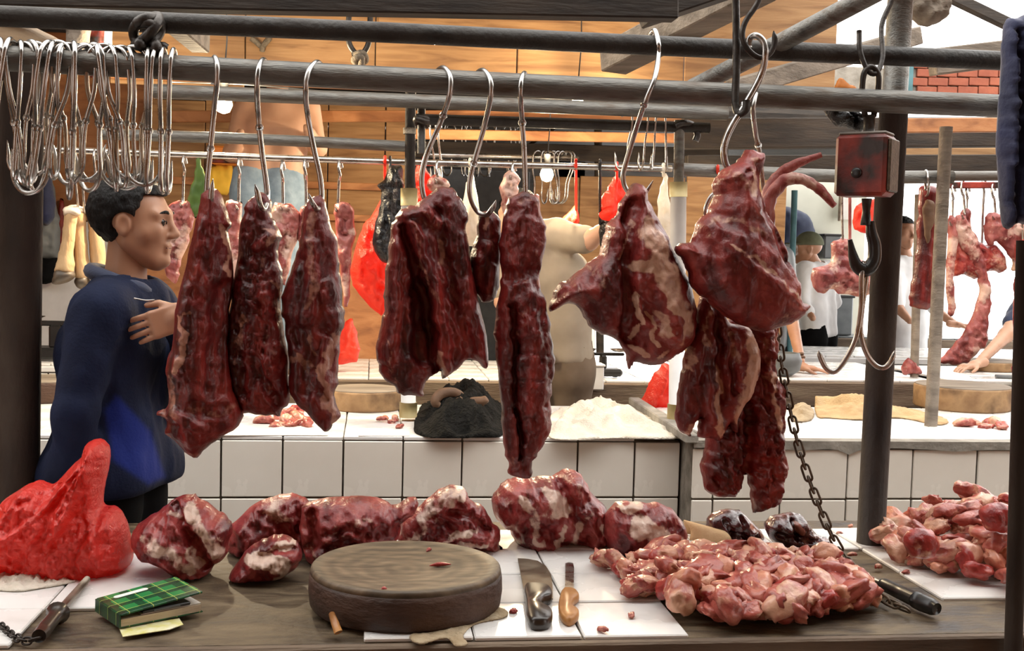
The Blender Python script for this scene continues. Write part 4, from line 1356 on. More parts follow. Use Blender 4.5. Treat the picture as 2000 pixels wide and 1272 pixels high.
# ================================================================== SCALE, CHAIN
sc_c = P(1690, 325, RY + 0.0)
cs_ = empty('crane_scale', P(1692, 392, RY), 'red painted hanging scale with black hook beneath it', 'scale')
k_ = 1 / ppm(1690, 325, RY)
hw, hh = 100 * k_, 118 * k_
mk('housing', *box(tuple(sc_c + Vector((0, 0, 0))), (hw, 0.085, hh), rz=-0.72, bev=0.008), M['redpaint'], cs_, False)
R_ = Matrix.Rotation(-0.72, 3, 'Z')
for sx, sy in ((0, -0.0445),):
    v, f = lathe([(0.012, 0), (0.012, 0.004), (0.007, 0.006)], sc_c + R_ @ Vector((-0.006, sy + 0.001, -0.018)), 14, ax=R_ @ Vector((0, -1, 0)))
    mk('bolt', v, f, M['black'], cs_)
mk('side_plate', *box(tuple(sc_c + R_ @ Vector((hw / 2 + 0.004, 0, 0))), (0.008, 0.07, hh * 0.86), rz=-0.72, bev=0.003), M['rust'], cs_, False)
mk('side_plate', *box(tuple(sc_c + R_ @ Vector((-hw / 2 - 0.003, 0.01, 0.045))), (0.008, 0.05, 0.03), rz=-0.72, bev=0.003), M['iron'], cs_, False)
mk('top_plate', *box(tuple(sc_c + Vector((0, 0, hh / 2 + 0.003))), (hw * 0.92, 0.07, 0.008), rz=-0.72, bev=0.003), M['tin'], cs_, False)
mk('neck', *tube([P(1697, 268, RY), P(1698, 225, RY)], 0.013, 14), M['iron'], cs_)
lp = [P(1690, 228, RY), P(1684, 190, RY), P(1686, 150, RY), P(1695, 133, RY), P(1707, 133, RY), P(1716, 150, RY), P(1713, 190, RY), P(1706, 228, RY)]
mk('shackle', *tube(crom(lp, 5), 0.0068, 10), M['iron'], cs_)
lp = [P(1678, 60, RY + .02), P(1680, 100, RY + .01), P(1695, 138, RY - .0), P(1712, 142, RY + .0), P(1724, 110, RY + .02), P(1722, 50, RY + .05), P(1742, 0, RY + .06), P(1752, -40, RY + .06)]
v, f = tube(crom(lp, 5), 0.006, 10)
tag(mk('hanging_rope', v, f, M['iron']), 'dark rope sling holding up the red scale', 'rope')
mk('swivel', *tube([P(1693, 388, RY), P(1692, 412, RY), P(1691, 440, RY)], [0.012, 0.012, 0.009, 0.013, 0.013], 14), M['iron'], cs_)
bh = [(1700, 432, 0), (1702, 455, 0), (1708, 480, 0), (1706, 510, 0), (1690, 528, 0), (1674, 520, 0), (1666, 500, 0), (1660, 468, 0)]
mk('black_hook', *tube(crom([list(P(a, b, RY + c)) for a, b, c in bh], 6), [0.010, 0.013, 0.015, 0.016, 0.017, 0.015, 0.011, 0.005], 12), M['black'], cs_)
hook('left half of the double steel hook under the red scale', [(1688, 512, .0), (1683, 540, -.012), (1682, 600, -.01), (1672, 660, -.01), (1650, 705, -.01), (1630, 726, -.01), (1614, 720, -.01), (1603, 700, -.01), (1599, 685, -.01)], 0.0062, name='double_hook')
hook('right half of the double steel hook under the red scale', [(1688, 514, .012), (1692, 545, -.004), (1684, 600, 0), (1681, 650, 0), (1692, 690, 0), (1710, 714, 0), (1727, 718, -.005), (1740, 706, -.01), (1748, 684, -.01)], 0.0062, name='double_hook')


def chain(name, label, pts, pitch, wid, rad, mat, nseg=8):
    q = crom(pts, 12)
    d = np.concatenate([[0], np.cumsum(np.linalg.norm(np.diff(q, axis=0), axis=1))])
    n = int(d[-1] / pitch)
    root = empty(name, q[-1], label, 'chain')
    # stadium link mesh, long axis x, flat in xy
    hl = pitch * 0.72
    st = []
    for k in range(8):
        a = -math.pi / 2 + math.pi * k / 7
        st.append((hl - wid + wid * math.cos(a), wid * math.sin(a), 0))
    for k in range(8):
        a = math.pi / 2 + math.pi * k / 7
        st.append((-hl + wid + wid * math.cos(a), wid * math.sin(a), 0))
    v, f = tube(st, rad, 6, closed=True)
    me = bpy.data.meshes.new('chain_link')
    me.from_pydata(v.tolist(), [], f)
    me.shade_smooth()
    me.materials.append(mat)
    for i in range(n):
        s = (i + 0.5) * pitch
        c = np.array([np.interp(s, d, q[:, k]) for k in range(3)])
        c2 = np.array([np.interp(s + pitch * 0.4, d, q[:, k]) for k in range(3)])
        c1 = np.array([np.interp(s - pitch * 0.4, d, q[:, k]) for k in range(3)])
        t = Vector(c2 - c1).normalized()
        side = Vector((0, 1, 0))
        y = side.cross(t).normalized()
        z = t.cross(y)
        a = 0.5 if i % 2 else 0.5 + math.pi / 2
        y, z = y * math.cos(a) + z * math.sin(a), z * math.cos(a) - y * math.sin(a)
        o = newobj('link', me, (0, 0, 0), root)
        mt = Matrix((t, y, z)).transposed().to_4x4()
        mt.translation = Vector(c) - wloc(root)
        o.matrix_local = mt
    return root


tp = PZ(1795, 1180, TZ)
chain('iron_chain', 'rusty iron chain slanting down past the post to the sharpening steel',
      [list(P(1496, 385, RY)), list(P(1502, 520, RY + .07)), list(P(1519, 650, RY + 0.05)), list(P(1530, 730, RY + 0.03)), list(P(1562, 880, RY - .02)), list(P(1617, 1030, RY - 0.08)), list(P(1665, 1110, RY - 0.14)), list(PZ(1712, 1160, TZ + 0.012)), list(PZ(1762, 1188, TZ + 0.01)), list(PZ(1792, 1190, TZ + 0.02))],
      0.0285, 0.0085, 0.0028, M['rust'])

# ================================================================== ON THE NEAR WORKTOP
def lump(label, out, base_px, T, R, mat, creases=(), fat=(), seed=1, name='meat_joint', **k):
    """meat lying on the worktop: base_px = lowest front point by sight"""
    Yb = PZ(base_px[0], base_px[1], TZ).y
    k.setdefault('noise', 0.009)
    k.setdefault('nscale', 17)
    k.setdefault('fatnoise', 0.42)
    k['step'] = min(k.get('step', 4), 3.2)
    o = inflate(name, out, Yb + T * 0.75, T, R, M[mat], seed=seed, creases=creases, fat=fat, floor=TZ, back=T * 0.9, **k)
    return tag(o, label, 'meat')


lump('two lobed joint with white membrane beside the notebook', [(345, 970), (378, 968), (412, 988), (440, 1008), (453, 1026), (448, 1062), (440, 1090), (416, 1108), (405, 1137), (370, 1142), (320, 1108), (270, 1088), (258, 1040), (288, 1012), (310, 998)], (370, 1132), 0.075, 60, 'meat_lump',
     creases=[([(345, 985), (385, 1040), (410, 1095)], 16, -0.030), ([(300, 1040), (350, 1080)], 34, 0.018), ([(410, 1010), (435, 1060)], 22, 0.010)],
     fat=[([(375, 980), (405, 1020), (425, 1060)], 22, 0.85), ([(300, 1040), (350, 1070), (385, 1090)], 26, 0.75), ([(345, 985), (355, 1010)], 8, 0.5), ([(385, 1060), (405, 1090)], 6, 0.6), ([(280, 1050), (270, 1080)], 16, -0.6), ([(370, 1120), (395, 1120)], 18, -0.8)], seed=31, step=4)
lump('reddish joint behind the small membrane covered piece', [(500, 985), (545, 966), (590, 968), (613, 1000), (616, 1040), (600, 1082), (580, 1090), (555, 1075), (500, 1090), (458, 1102), (444, 1065), (455, 1025)], (500, 1086), 0.07, 55, 'meat_lump',
     creases=[([(520, 1000), (560, 1020), (580, 1060)], 16, -0.018), ([(580, 980), (595, 1030)], 14, -0.016), ([(480, 1030), (500, 1070)], 20, 0.012)],
     fat=[([(520, 985), (560, 975)], 16, 0.4), ([(480, 1020), (530, 1000), (565, 1000)], 13, 0.35), ([(560, 1010), (580, 1000)], 8, 0.3)], seed=33, step=4)
lump('small joint with white slit membrane in front of others', [(490, 1068), (520, 1052), (548, 1044), (578, 1055), (590, 1085), (576, 1112), (540, 1132), (500, 1146), (455, 1140), (449, 1120), (468, 1095)], (500, 1138), 0.055, 42, 'meat_lump',
     creases=[([(512, 1076), (545, 1068), (575, 1066)], 7, -0.018), ([(500, 1100), (550, 1100)], 22, 0.010)],
     fat=[([(540, 1058), (565, 1060), (530, 1070)], 12, 0.95), ([(505, 1085), (540, 1088), (560, 1095)], 22, 1.0), ([(512, 1074), (575, 1066)], 4, -1.2), ([(480, 1090), (500, 1080)], 9, 0.6), ([(480, 1120), (510, 1125)], 24, -1.0), ([(540, 1120), (560, 1108)], 8, 0.7)], seed=35, step=3.5)
lump('broad red joint right behind the chopping block', [(598, 985), (660, 971), (738, 973), (770, 988), (790, 976), (814, 974), (811, 1000), (785, 1022), (770, 1060), (700, 1088), (612, 1112), (592, 1070), (585, 1020)], (620, 1105), 0.075, 55, 'meat_lump',
     creases=[([(610, 1000), (625, 1040), (600, 1070)], 14, -0.030), ([(640, 1040), (690, 1030), (730, 1050)], 9, 0.014), ([(640, 1056), (720, 1056)], 9, -0.014), ([(775, 990), (780, 1030)], 10, -0.014), ([(660, 1000), (740, 1000)], 26, 0.010)],
     fat=[([(690, 1005), (740, 1000)], 10, 0.3), ([(755, 980), (790, 985)], 9, 0.5), ([(640, 1040), (690, 1030)], 6, 0.3), ([(610, 1060), (630, 1070)], 9, 0.4)], seed=37, step=4)
lump('layered fatty cut with torn white edges behind the block', [(796, 1010), (830, 978), (868, 953), (905, 951), (914, 973), (945, 990), (962, 1020), (980, 1042), (974, 1062), (979, 1088), (955, 1080), (905, 1070), (785, 1060), (784, 1030)], (960, 1082), 0.07, 48, 'meat_lump',
     creases=[([(880, 990), (920, 1000), (950, 1030)], 9, -0.020), ([(850, 1050), (910, 1030), (940, 1040)], 8, 0.014), ([(900, 1055), (955, 1050)], 8, 0.016), ([(850, 1000), (890, 1020)], 12, -0.014), ([(890, 960), (910, 975)], 8, 0.014)],
     fat=[([(820, 1010), (860, 970), (900, 960)], 17, 0.75), ([(850, 1050), (905, 1030), (925, 1022)], 8, 0.85), ([(890, 1060), (940, 1048)], 9, 1.0), ([(800, 1040), (850, 1010)], 10, 0.6), ([(930, 1000), (950, 1015)], 8, 0.4)], seed=39, step=3.5, noise=0.011, nscale=14)
lump('largest knobby joint at the centre under the fillet tip', [(1000, 934), (1040, 932), (1078, 930), (1108, 914), (1135, 930), (1160, 968), (1190, 1000), (1196, 1030), (1185, 1064), (1150, 1078), (1120, 1066), (1050, 1082), (1012, 1076), (1000, 1044), (975, 1022), (960, 985), (974, 952)], (1050, 1074), 0.10, 75, 'meat_lump',
     creases=[([(1090, 935), (1110, 990), (1140, 1040)], 16, -0.022), ([(1000, 1030), (1030, 1010), (1080, 1040)], 16, -0.016), ([(1120, 940), (1150, 990)], 22, 0.014), ([(1010, 960), (1060, 960)], 26, 0.014), ([(1020, 1040), (1060, 1060)], 18, 0.014), ([(1100, 1050), (1110, 1068)], 12, -0.014)],
     fat=[([(1060, 950), (1085, 965), (1080, 980)], 18, 0.9), ([(1010, 960), (1025, 1000), (1040, 1020)], 12, 0.55), ([(1085, 1020), (1080, 1060)], 8, 0.9), ([(1120, 1010), (1115, 1055)], 13, 0.75), ([(1040, 1030), (1060, 1040)], 8, 0.6), ([(1160, 1020), (1180, 1030)], 12, 0.7), ([(1100, 925), (1130, 960)], 8, 0.5), ([(1050, 1010), (1060, 1020)], 12, -0.7), ([(1145, 1055), (1175, 1050)], 14, -0.7)], seed=41, step=4, noise=0.011)
lump('rounded joint with chalky white membrane beside the pile', [(1185, 1003), (1212, 980), (1262, 982), (1302, 988), (1326, 1010), (1341, 1044), (1325, 1078), (1250, 1096), (1205, 1088), (1180, 1055)], (1240, 1086), 0.08, 60, 'meat_lump',
     creases=[([(1200, 1000), (1260, 1000)], 10, -0.010), ([(1250, 1040)], 40, 0.012)],
     fat=[([(1235, 1020), (1270, 1030), (1290, 1045)], 34, 1.0), ([(1205, 988), (1250, 986)], 12, 0.85), ([(1195, 1005), (1255, 1000)], 5, -0.6), ([(1305, 1000), (1325, 1030)], 10, -0.3)], seed=43, step=4)
lump('glossy dark kidney shaped offal left of pair', [(1392, 1003), (1425, 994), (1450, 1002), (1475, 1025), (1490, 1040), (1485, 1062), (1440, 1066), (1405, 1058), (1380, 1030)], (1440, 1058), 0.05, 34, 'liver',
     creases=[([(1410, 1010), (1420, 1040)], 7, -0.014), ([(1440, 1010), (1450, 1045)], 7, -0.014), ([(1395, 1035), (1470, 1045)], 8, -0.012), ([(1425, 1015)], 14, 0.01), ([(1460, 1040)], 14, 0.01)],
     fat=[([(1455, 1020), (1440, 1030)], 8, 0.3), ([(1455, 1018), (1462, 1030)], 8, 0.4)], seed=45, step=3, name='offal')
lump('glossy dark knotted offal beside the post, right of pair', [(1500, 1015), (1530, 1002), (1562, 1004), (1582, 1030), (1600, 1045), (1615, 1055), (1612, 1078), (1575, 1082), (1530, 1072), (1508, 1058), (1495, 1035)], (1560, 1074), 0.05, 34, 'liver',
     creases=[([(1540, 1010), (1550, 1045)], 8, -0.016), ([(1510, 1040), (1580, 1050)], 8, -0.014), ([(1590, 1050), (1600, 1070)], 6, -0.012), ([(1525, 1025)], 14, 0.01), ([(1570, 1020)], 12, 0.01)],
     fat=[([(1545, 1015), (1552, 1035)], 7, 0.8)], seed=47, step=3, name='offal')

# curved tin/bark scrap behind the offal
c0 = PZ(1340, 1056, TZ)
cv, cf2 = [], []
nu, nv = 14, 6
pa, pb = PZ(1345, 1056, TZ), PZ(1425, 1066, TZ)
for i in range(nu):
    a = math.pi * i / (nu - 1)
    for j in range(nv):
        t = j / (nv - 1)
        c = pa.lerp(pb, t) + Vector((0, 0.03, 0))
        cv.append((c.x + 0.004 * math.sin(3 * a), c.y - 0.035 * math.cos(a), TZ + 0.002 + 0.042 * math.sin(a) * (1 - 0.35 * t)))
for i in range(nu - 1):
    for j in range(nv - 1):
        cf2.append([i * nv + j, i * nv + j + 1, (i + 1) * nv + j + 1, (i + 1) * nv + j])
o = mk('bent_sheet', cv, cf2, M['hide'])
o.modifiers.new('thick', 'SOLIDIFY').thickness = 0.003
tag(o, 'curled tan hide scrap between the joint and the offal', 'scrap')

# ---------------------------------------------------------------- chopping block
bc = PZ(789, 1243, TZ)
R0 = 0.190
cb_c = Vector((PZ(789, 1150, TZ).x, bc.y + R0, TZ + 0.0015))
bh_ = 0.078
blk = empty('chopping_block', cb_c, 'large round dark wooden chopping block with worn rim', 'chopping block')
m = bpy.data.materials.new('worn_block_top')
m.use_nodes = True
nt = m.node_tree
bs = nt.nodes['Principled BSDF']
tc = nd(nt, 'ShaderNodeTexCoord')
wv = nd(nt, 'ShaderNodeTexWave', wave_type='RINGS', rings_direction='Z')
wv.inputs['Scale'].default_value = 9
wv.inputs['Distortion'].default_value = 7
wv.inputs['Detail'].default_value = 3
nt.links.new(tc.outputs['Object'], wv.inputs['Vector'])
nz = nd(nt, 'ShaderNodeTexNoise')
nz.inputs['Scale'].default_value = 14
nz.inputs['Detail'].default_value = 8
mpn = nd(nt, 'ShaderNodeMapping')
mpn.inputs['Scale'].default_value = (1, 3.2, 1)
nt.links.new(tc.outputs['Object'], mpn.inputs[0])
nt.links.new(mpn.outputs[0], nz.inputs['Vector'])
rp = nd(nt, 'ShaderNodeValToRGB')
rp.color_ramp.elements[0].position = 0.3
rp.color_ramp.elements[0].color = (0.055, 0.036, 0.02, 1)
rp.color_ramp.elements[1].position = 0.72
rp.color_ramp.elements[1].color = (0.23, 0.165, 0.10, 1)
nt.links.new(nz.outputs[0], rp.inputs[0])
mx = nd(nt, 'ShaderNodeMix', data_type='RGBA', blend_type='MULTIPLY')
mx.inputs['Factor'].default_value = 0.35
nt.links.new(rp.outputs[0], mx.inputs['A'])
nt.links.new(wv.outputs['Color'], mx.inputs['B'])
nt.links.new(mx.outputs['Result'], bs.inputs['Base Color'])
bs.inputs['Roughness'].default_value = 0.55
bp = nd(nt, 'ShaderNodeBump')
bp.inputs['Strength'].default_value = 0.5
bp.inputs['Distance'].default_value = 0.004
nt.links.new(nz.outputs[0], bp.inputs['Height'])
nt.links.new(bp.outputs[0], bs.inputs['Normal'])
M['block_top'] = m
v, f = lathe([(R0 * .955, 0), (R0 * .985, 0.006), (R0, 0.03), (R0 * .995, 0.055), (R0 * .985, bh_ - 0.012)], cb_c, 56, wob=0.004)
mk('side', v, f, M['block'], blk)
v, f = lathe([(R0 * .985, bh_ - 0.012), (R0 * .975, bh_ - 0.004), (R0 * .955, bh_), (R0 * .84, bh_ - 0.004), (R0 * .4, bh_ - 0.008), (0.002, bh_ - 0.0085)], cb_c, 56, wob=0.004)
mk('cutting_face', v, f, m, blk)
for (ax, ay, l, rz) in ((860, 1104, 0.022, 0.2), (838, 1075, 0.01, 1.0), (750, 1152, 0.006, 0.4)):
    pc = PZ(ax, ay, TZ + bh_ - 0.003)
    v, f = tube(crom([(pc.x - l * math.cos(rz), pc.y - l * math.sin(rz), pc.z), (pc.x, pc.y + 0.002, pc.z + 0.001), (pc.x + l * math.cos(rz), pc.y + l * math.sin(rz), pc.z)], 4), [0.001, 0.0045, 0.004, 0.001], 7)
    tag(mk('meat_shred', v, f, M['meat_red'], None, True, {'fat': np.zeros(len(v))}), 'tiny red meat shred on the chopping block face', 'meat', 'shreds on the block')
# peg under the block, rag under it
pg = PZ(655, 1232, TZ + 0.012)
v, f = tube([PZ(648, 1200, TZ + 0.03), PZ(655, 1220, TZ + 0.02), PZ(661, 1236, TZ + 0.008)], [0.006, 0.0075, 0.008], 10)
tag(mk('wooden_peg', v, f, M['handle_or']), 'small orange wooden peg leaning on the chopping block', 'peg')


def cloth(label, pts, z0, hgt, mat, seed=1, name='rag', cat='cloth', folds=(), n=46, ztab=TZ, thick=0.004):
    """crumpled cloth lying on a surface; pts = outline by sight on that surface"""
    w = [PZ(a, b, ztab) for a, b in pts]
    poly = smooth_poly([(p.x, p.y) for p in w], 4)
    mn, mx_ = poly.min(0), poly.max(0)
    gx, gy = np.meshgrid(np.linspace(mn[0], mx_[0], n), np.linspace(mn[1], mx_[1], n), indexing='ij')
    q = np.column_stack([gx.ravel(), gy.ravel()])
    ins = inside(q, poly)
    d, near = seg_dist(q, poly)
    I = ins.reshape(n, n)
    cell = I[:-1, :-1] | I[1:, :-1] | I[:-1, 1:] | I[1:, 1:]
    pos = np.where(ins[:, None], q, near)
    dd = np.where(ins, d, 0)
    s = 1.0 / max(mx_ - mn)
    nn = np.column_stack([pos * s * 9, np.full(len(pos), seed * 3.1)])
    ridge = 1 - np.abs(fbm(nn, 3)) * 1.4
    env = sstep(0, 0.35 * min(mx_ - mn), dd)
    zz = z0 + 0.003 + hgt * (0.25 + 0.75 * np.clip(ridge, 0, 1)) * (0.15 + 0.85 * env) * (dd > 0)
    for line, wd, am in folds:
        L_ = [(PZ(a, b, ztab).x, PZ(a, b, ztab).y) for a, b in line]
        dl, _ = seg_dist(pos, L_, False)
        zz = zz + am * (1 - sstep(wd * .3, wd, dl)) * (dd > 0)
    V = np.column_stack([pos, zz])
    ids = -np.ones(n * n, int)
    used = np.zeros((n, n), bool)
    used[:-1, :-1] |= cell
    used[1:, :-1] |= cell
    used[:-1, 1:] |= cell
    used[1:, 1:] |= cell
    u = used.ravel()
    ids[u] = np.arange(u.sum())
    g = ids.reshape(n, n)
    ii, jj = np.nonzero(cell)
    Fq = np.column_stack([g[ii, jj], g[ii + 1, jj], g[ii + 1, jj + 1], g[ii, jj + 1]])
    # closed underside
    Vt = V[u]
    Vb = Vt.copy()
    Vb[:, 2] = z0 + 0.0008
    m_ = len(Vt)
    bnd = (dd[u] <= 0)
    mp = np.arange(m_) + m_
    mp[bnd] = np.arange(m_)[bnd]
    Fb = mp[Fq][:, ::-1]
    o = mk(name, np.concatenate([Vt, Vb]), [x for x in Fq.tolist() + Fb.tolist() if len(set(x)) >= 3], mat)
    return tag(o, label, cat)


cloth('stained beige rag spread under the chopping block', [(800, 1245), (850, 1236), (900, 1215), (960, 1190), (990, 1196), (985, 1210), (930, 1222), (905, 1245), (915, 1262), (890, 1266), (870, 1250), (820, 1262)], TZ, 0.016, M['rag_beige'], 3)
cloth('pale crumpled rag under the red bag', [(-40, 1130), (40, 1118), (140, 1132), (145, 1140), (90, 1150), (30, 1158), (-30, 1150)], TZ, 0.02, M['rag_white'], 8)

# ---------------------------------------------------------------- knives
def flat_part(name, pts, z, th, mat, parent, zt=None, bev=0.0012):
    w = [PZ(a, b, z) for a, b in pts]
    v, f = prism([(p.x, p.y) for p in w], z, z + th)
    return mk(name, v, f, mat, parent, False)


kc = PZ(1045, 1160, TZ)
kn = empty('butcher_knife', Vector((kc.x, kc.y, TZ + 0.002)), 'broad butcher knife with dark curved handle lying on tiles', 'knife')
flat_part('blade', [(1011, 1093), (1030, 1094), (1050, 1098), (1066, 1108), (1076, 1124), (1079, 1145), (1080, 1172), (1028, 1176), (1020, 1140)], TZ + 0.006, 0.003, M['knife'], kn)


def knife_handle(parent, line, rr, z, mat, name='handle'):
    q = crom([list(PZ(a, b, z)) for a, b in line], 6)
    v, f = tube(q, rr, 12, flat=((0, 0, 1), 0.62))
    v[:, 2] += 0.0
    return mk(name, v, f, mat, parent)


def handle_poly(parent, pts, z0, z1, mat, name='handle'):
    """rounded handle from an outline lying on the worktop: two stacked insets"""
    w = np.array([[PZ(a, b, z0).x, PZ(a, b, z0).y] for a, b in pts])
    w = smooth_poly(w, 4)
    n = len(w)
    t = np.roll(w, -1, 0) - np.roll(w, 1, 0)
    nr = np.column_stack([t[:, 1], -t[:, 0]])
    nr /= np.linalg.norm(nr, axis=1)[:, None] + 1e-9
    area = 0.5 * np.sum(w[:, 0] * np.roll(w[:, 1], -1) - np.roll(w[:, 0], -1) * w[:, 1])
    if area < 0:
        w = w[::-1]
        nr = -nr[::-1]
        nr = nr
        t = np.roll(w, -1, 0) - np.roll(w, 1, 0)
        nr = np.column_stack([t[:, 1], -t[:, 0]])
        nr /= np.linalg.norm(nr, axis=1)[:, None] + 1e-9
    hgt = z1 - z0
    V, Fc = [], []
    lay = [(0.004, 0), (0.0008, 0.2), (0, 0.5), (0.0008, 0.8), (0.004, 1.0)]
    for ins_, k in lay:
        V += [(a[0] - b[0] * ins_, a[1] - b[1] * ins_, z0 + hgt * k) for a, b in zip(w, nr)]
    for i in range(len(lay) - 1):
        for k in range(n):
            k2 = (k + 1) % n
            Fc.append([i * n + k, i * n + k2, (i + 1) * n + k2, (i + 1) * n + k])
    Fc.append(list(range(n))[::-1])
    Fc.append([(len(lay) - 1) * n + k for k in range(n)])
    return mk(name, V, Fc, mat, parent)


handle_poly(kn, [(1023, 1164), (1040, 1160), (1064, 1162), (1077, 1170), (1077, 1182), (1062, 1188), (1060, 1200), (1078, 1212), (1076, 1228), (1060, 1234), (1036, 1232), (1028, 1215), (1026, 1190)], TZ + 0.001, TZ + 0.026, M['handle'])
k2 = PZ(1110, 1170, TZ)
kn2 = empty('boning_knife', Vector((k2.x, k2.y, TZ + 0.002)), 'narrow boning knife with orange wooden handle lying on tiles', 'knife')
flat_part('blade', [(1104, 1103), (1110, 1101), (1119, 1102), (1121, 1110), (1120, 1172), (1101, 1172), (1104, 1140)], TZ + 0.006, 0.0028, M['steel'], kn2)
handle_poly(kn2, [(1096, 1168), (1110, 1164), (1126, 1168), (1131, 1178), (1122, 1186), (1118, 1198), (1130, 1206), (1128, 1218), (1112, 1226), (1096, 1218), (1090, 1198)], TZ + 0.001, TZ + 0.020, M['handle_or'])

# sharpening steel at left with its chain
s0 = PZ(168, 1136, TZ + 0.014)
ss = empty('sharpening_steel', PZ(110, 1200, TZ), 'sharpening steel with dark handle at lower left', 'tool')
a, b, c = PZ(170, 1132, TZ + 0.012), PZ(116, 1194, TZ + 0.014), PZ(76, 1243, TZ + 0.013)
mk('rod', *tube([a, b], [0.007, 0.008], 12), M['knife'], ss)
v, f = tube([b, b.lerp(c, .08), b.lerp(c, .16), b.lerp(c, .3), b.lerp(c, .8), c], [0.012, 0.0215, 0.0215, 0.013, 0.0125, 0.0135, 0.014, 0.012], 16)
mk('handle', v, f, M['handle'], ss)
chain('handle_chain', 'short dark chain on the sharpening steel at lower left corner', [list(c + Vector((0, 0, -0.004))), list(PZ(50, 1252, TZ + .006)), list(PZ(22, 1240, TZ + .006)), list(PZ(0, 1222, TZ + .006)), list(PZ(-20, 1215, TZ + .006))], 0.013, 0.006, 0.0022, M['iron'])
# second sharpening steel at right, on the chain
s2 = empty('sharpening_steel', PZ(1780, 1170, TZ), 'black handled steel at the end of the chain', 'tool')
a, b, c, e = PZ(1650, 1110, TZ + .012), PZ(1722, 1140, TZ + 0.014), PZ(1788, 1172, TZ + 0.016), PZ(1830, 1190, TZ + 0.015)
mk('rod', *tube([a, b], 0.0065, 12), M['steel'], s2)
mk('handle', *tube([b, b.lerp(c, .1), b.lerp(c, .5), c], [0.010, 0.014, 0.0145, 0.0155], 16), M['black'], s2)
mk('guard', *tube([c, c.lerp(e, .3), c.lerp(e, .8), e], [0.017, 0.018, 0.0165, 0.012], 16), M['black'], s2)

# ---------------------------------------------------------------- notebook
na, nb_ = PZ(236, 1232, TZ), PZ(396, 1200, TZ)
rz = math.atan2(nb_.y - na.y, nb_.x - na.x)
Lb = (nb_ - na).length
m = bpy.data.materials.new('green_tartan')
m.use_nodes = True
nt = m.node_tree
bs = nt.nodes['Principled BSDF']
tc = nd(nt, 'ShaderNodeTexCoord')
sp = nd(nt, 'ShaderNodeSeparateXYZ')
nt.links.new(tc.outputs['Object'], sp.inputs[0])


def band(sock, per, w, off):
    a = nd(nt, 'ShaderNodeMath', operation='MULTIPLY_ADD')
    a.inputs[1].default_value = 1 / per
    a.inputs[2].default_value = off
    nt.links.new(sock, a.inputs[0])
    fr = nd(nt, 'ShaderNodeMath', operation='FRACT')
    nt.links.new(a.outputs[0], fr.inputs[0])
    lt = nd(nt, 'ShaderNodeMath', operation='LESS_THAN')
    nt.links.new(fr.outputs[0], lt.inputs[0])
    lt.inputs[1].default_value = w
    return lt.outputs[0]


def mixc(fac, A_, B_, k=1.0):
    x = nd(nt, 'ShaderNodeMix', data_type='RGBA')
    if k != 1.0:
        mm = nd(nt, 'ShaderNodeMath', operation='MULTIPLY')
        nt.links.new(fac, mm.inputs[0])
        mm.inputs[1].default_value = k
        fac = mm.outputs[0]
    nt.links.new(fac, x.inputs['Factor'])
    if isinstance(A_, tuple):
        x.inputs['A'].default_value = A_
    else:
        nt.links.new(A_, x.inputs['A'])
    x.inputs['B'].default_value = B_
    return x.outputs['Result']


c = mixc(band(sp.outputs['X'], 0.045, 0.36, 0.1), (0.022, 0.20, 0.055, 1), (0.006, 0.035, 0.018, 1), .75)
c = mixc(band(sp.outputs['Y'], 0.040, 0.36, 0.0), c, (0.006, 0.030, 0.018, 1), .75)
c = mixc(band(sp.outputs['X'], 0.045, 0.03, 0.66), c, (0.55, 0.55, 0.12, 1), .7)
c = mixc(band(sp.outputs['Y'], 0.040, 0.035, 0.6), c, (0.55, 0.55, 0.12, 1), .7)
nt.links.new(c, bs.inputs['Base Color'])
bs.inputs['Roughness'].default_value = 0.25
M['tartan'] = m
nbk = empty('notebook', Vector((na.x, na.y, TZ + 0.004)), 'green tartan notebook lying half open with a phone tucked in', 'notebook')
nbk.rotation_euler = (0, 0, rz)
DB = 0.118


def loc_part(name, v, f, mat, parent, smooth=False):
    me = bpy.data.meshes.new(name)
    me.from_pydata(np.asarray(v).tolist(), [], f)
    if smooth:
        me.shade_smooth()
    me.materials.append(mat)
    return newobj(name, me, (0, 0, 0), parent)


loc_part('back_cover', *box((Lb / 2, DB / 2, 0.001), (Lb, DB, 0.002)), M['tartan'], nbk)
loc_part('page_block', *box((Lb / 2 - .001, DB / 2, 0.0085), (Lb - 0.004, DB - 0.003, 0.013)), M['pages'], nbk)
# front cover, hinged at the left spine and lifted by the phone
tl = math.atan2(0.013, Lb)


def lift(v, t):
    v = np.asarray(v, dtype=float)
    x, z = v[:, 0].copy(), v[:, 2].copy()
    v[:, 0] = x * math.cos(t) - z * math.sin(t)
    v[:, 2] = x * math.sin(t) + z * math.cos(t)
    return v + np.array((0, 0, 0.0235))


v, f = box((Lb / 2, DB / 2, 0.0), (Lb, DB, 0.0045), bev=0.001)
fc = loc_part('front_cover', lift(v, tl * 1.15), f, M['tartan'], nbk)
pill = []
for k in range(20):
    a = 2 * math.pi * k / 20
    pill.append((0.057 + (0.026 if math.cos(a) > 0 else -0.026) + 0.007 * math.cos(a), DB * 0.80 + 0.007 * math.sin(a)))
v, f = prism(pill, 0.0024, 0.0028)
loc_part('name_label', lift(v, tl * 1.15), f, M['paper'], fc)
loc_part('spine', *box((-0.0012, DB / 2, 0.0125), (0.0024, DB, 0.024)), M['tartan'], nbk)
loc_part('inner_leaf', *box((Lb * .62, DB / 2 + .002, 0.0165), (Lb * .74, DB - .006, 0.0012)), M['paper'], nbk)
ph = empty('mobile_phone', Vector((na.x, na.y, TZ + 0.004)) + Matrix.Rotation(rz, 3, 'Z') @ Vector((Lb * .56, 0.027, 0.0172)), 'black mobile phone tucked inside the green notebook', 'phone')
ph.rotation_euler = (0, 0, rz)
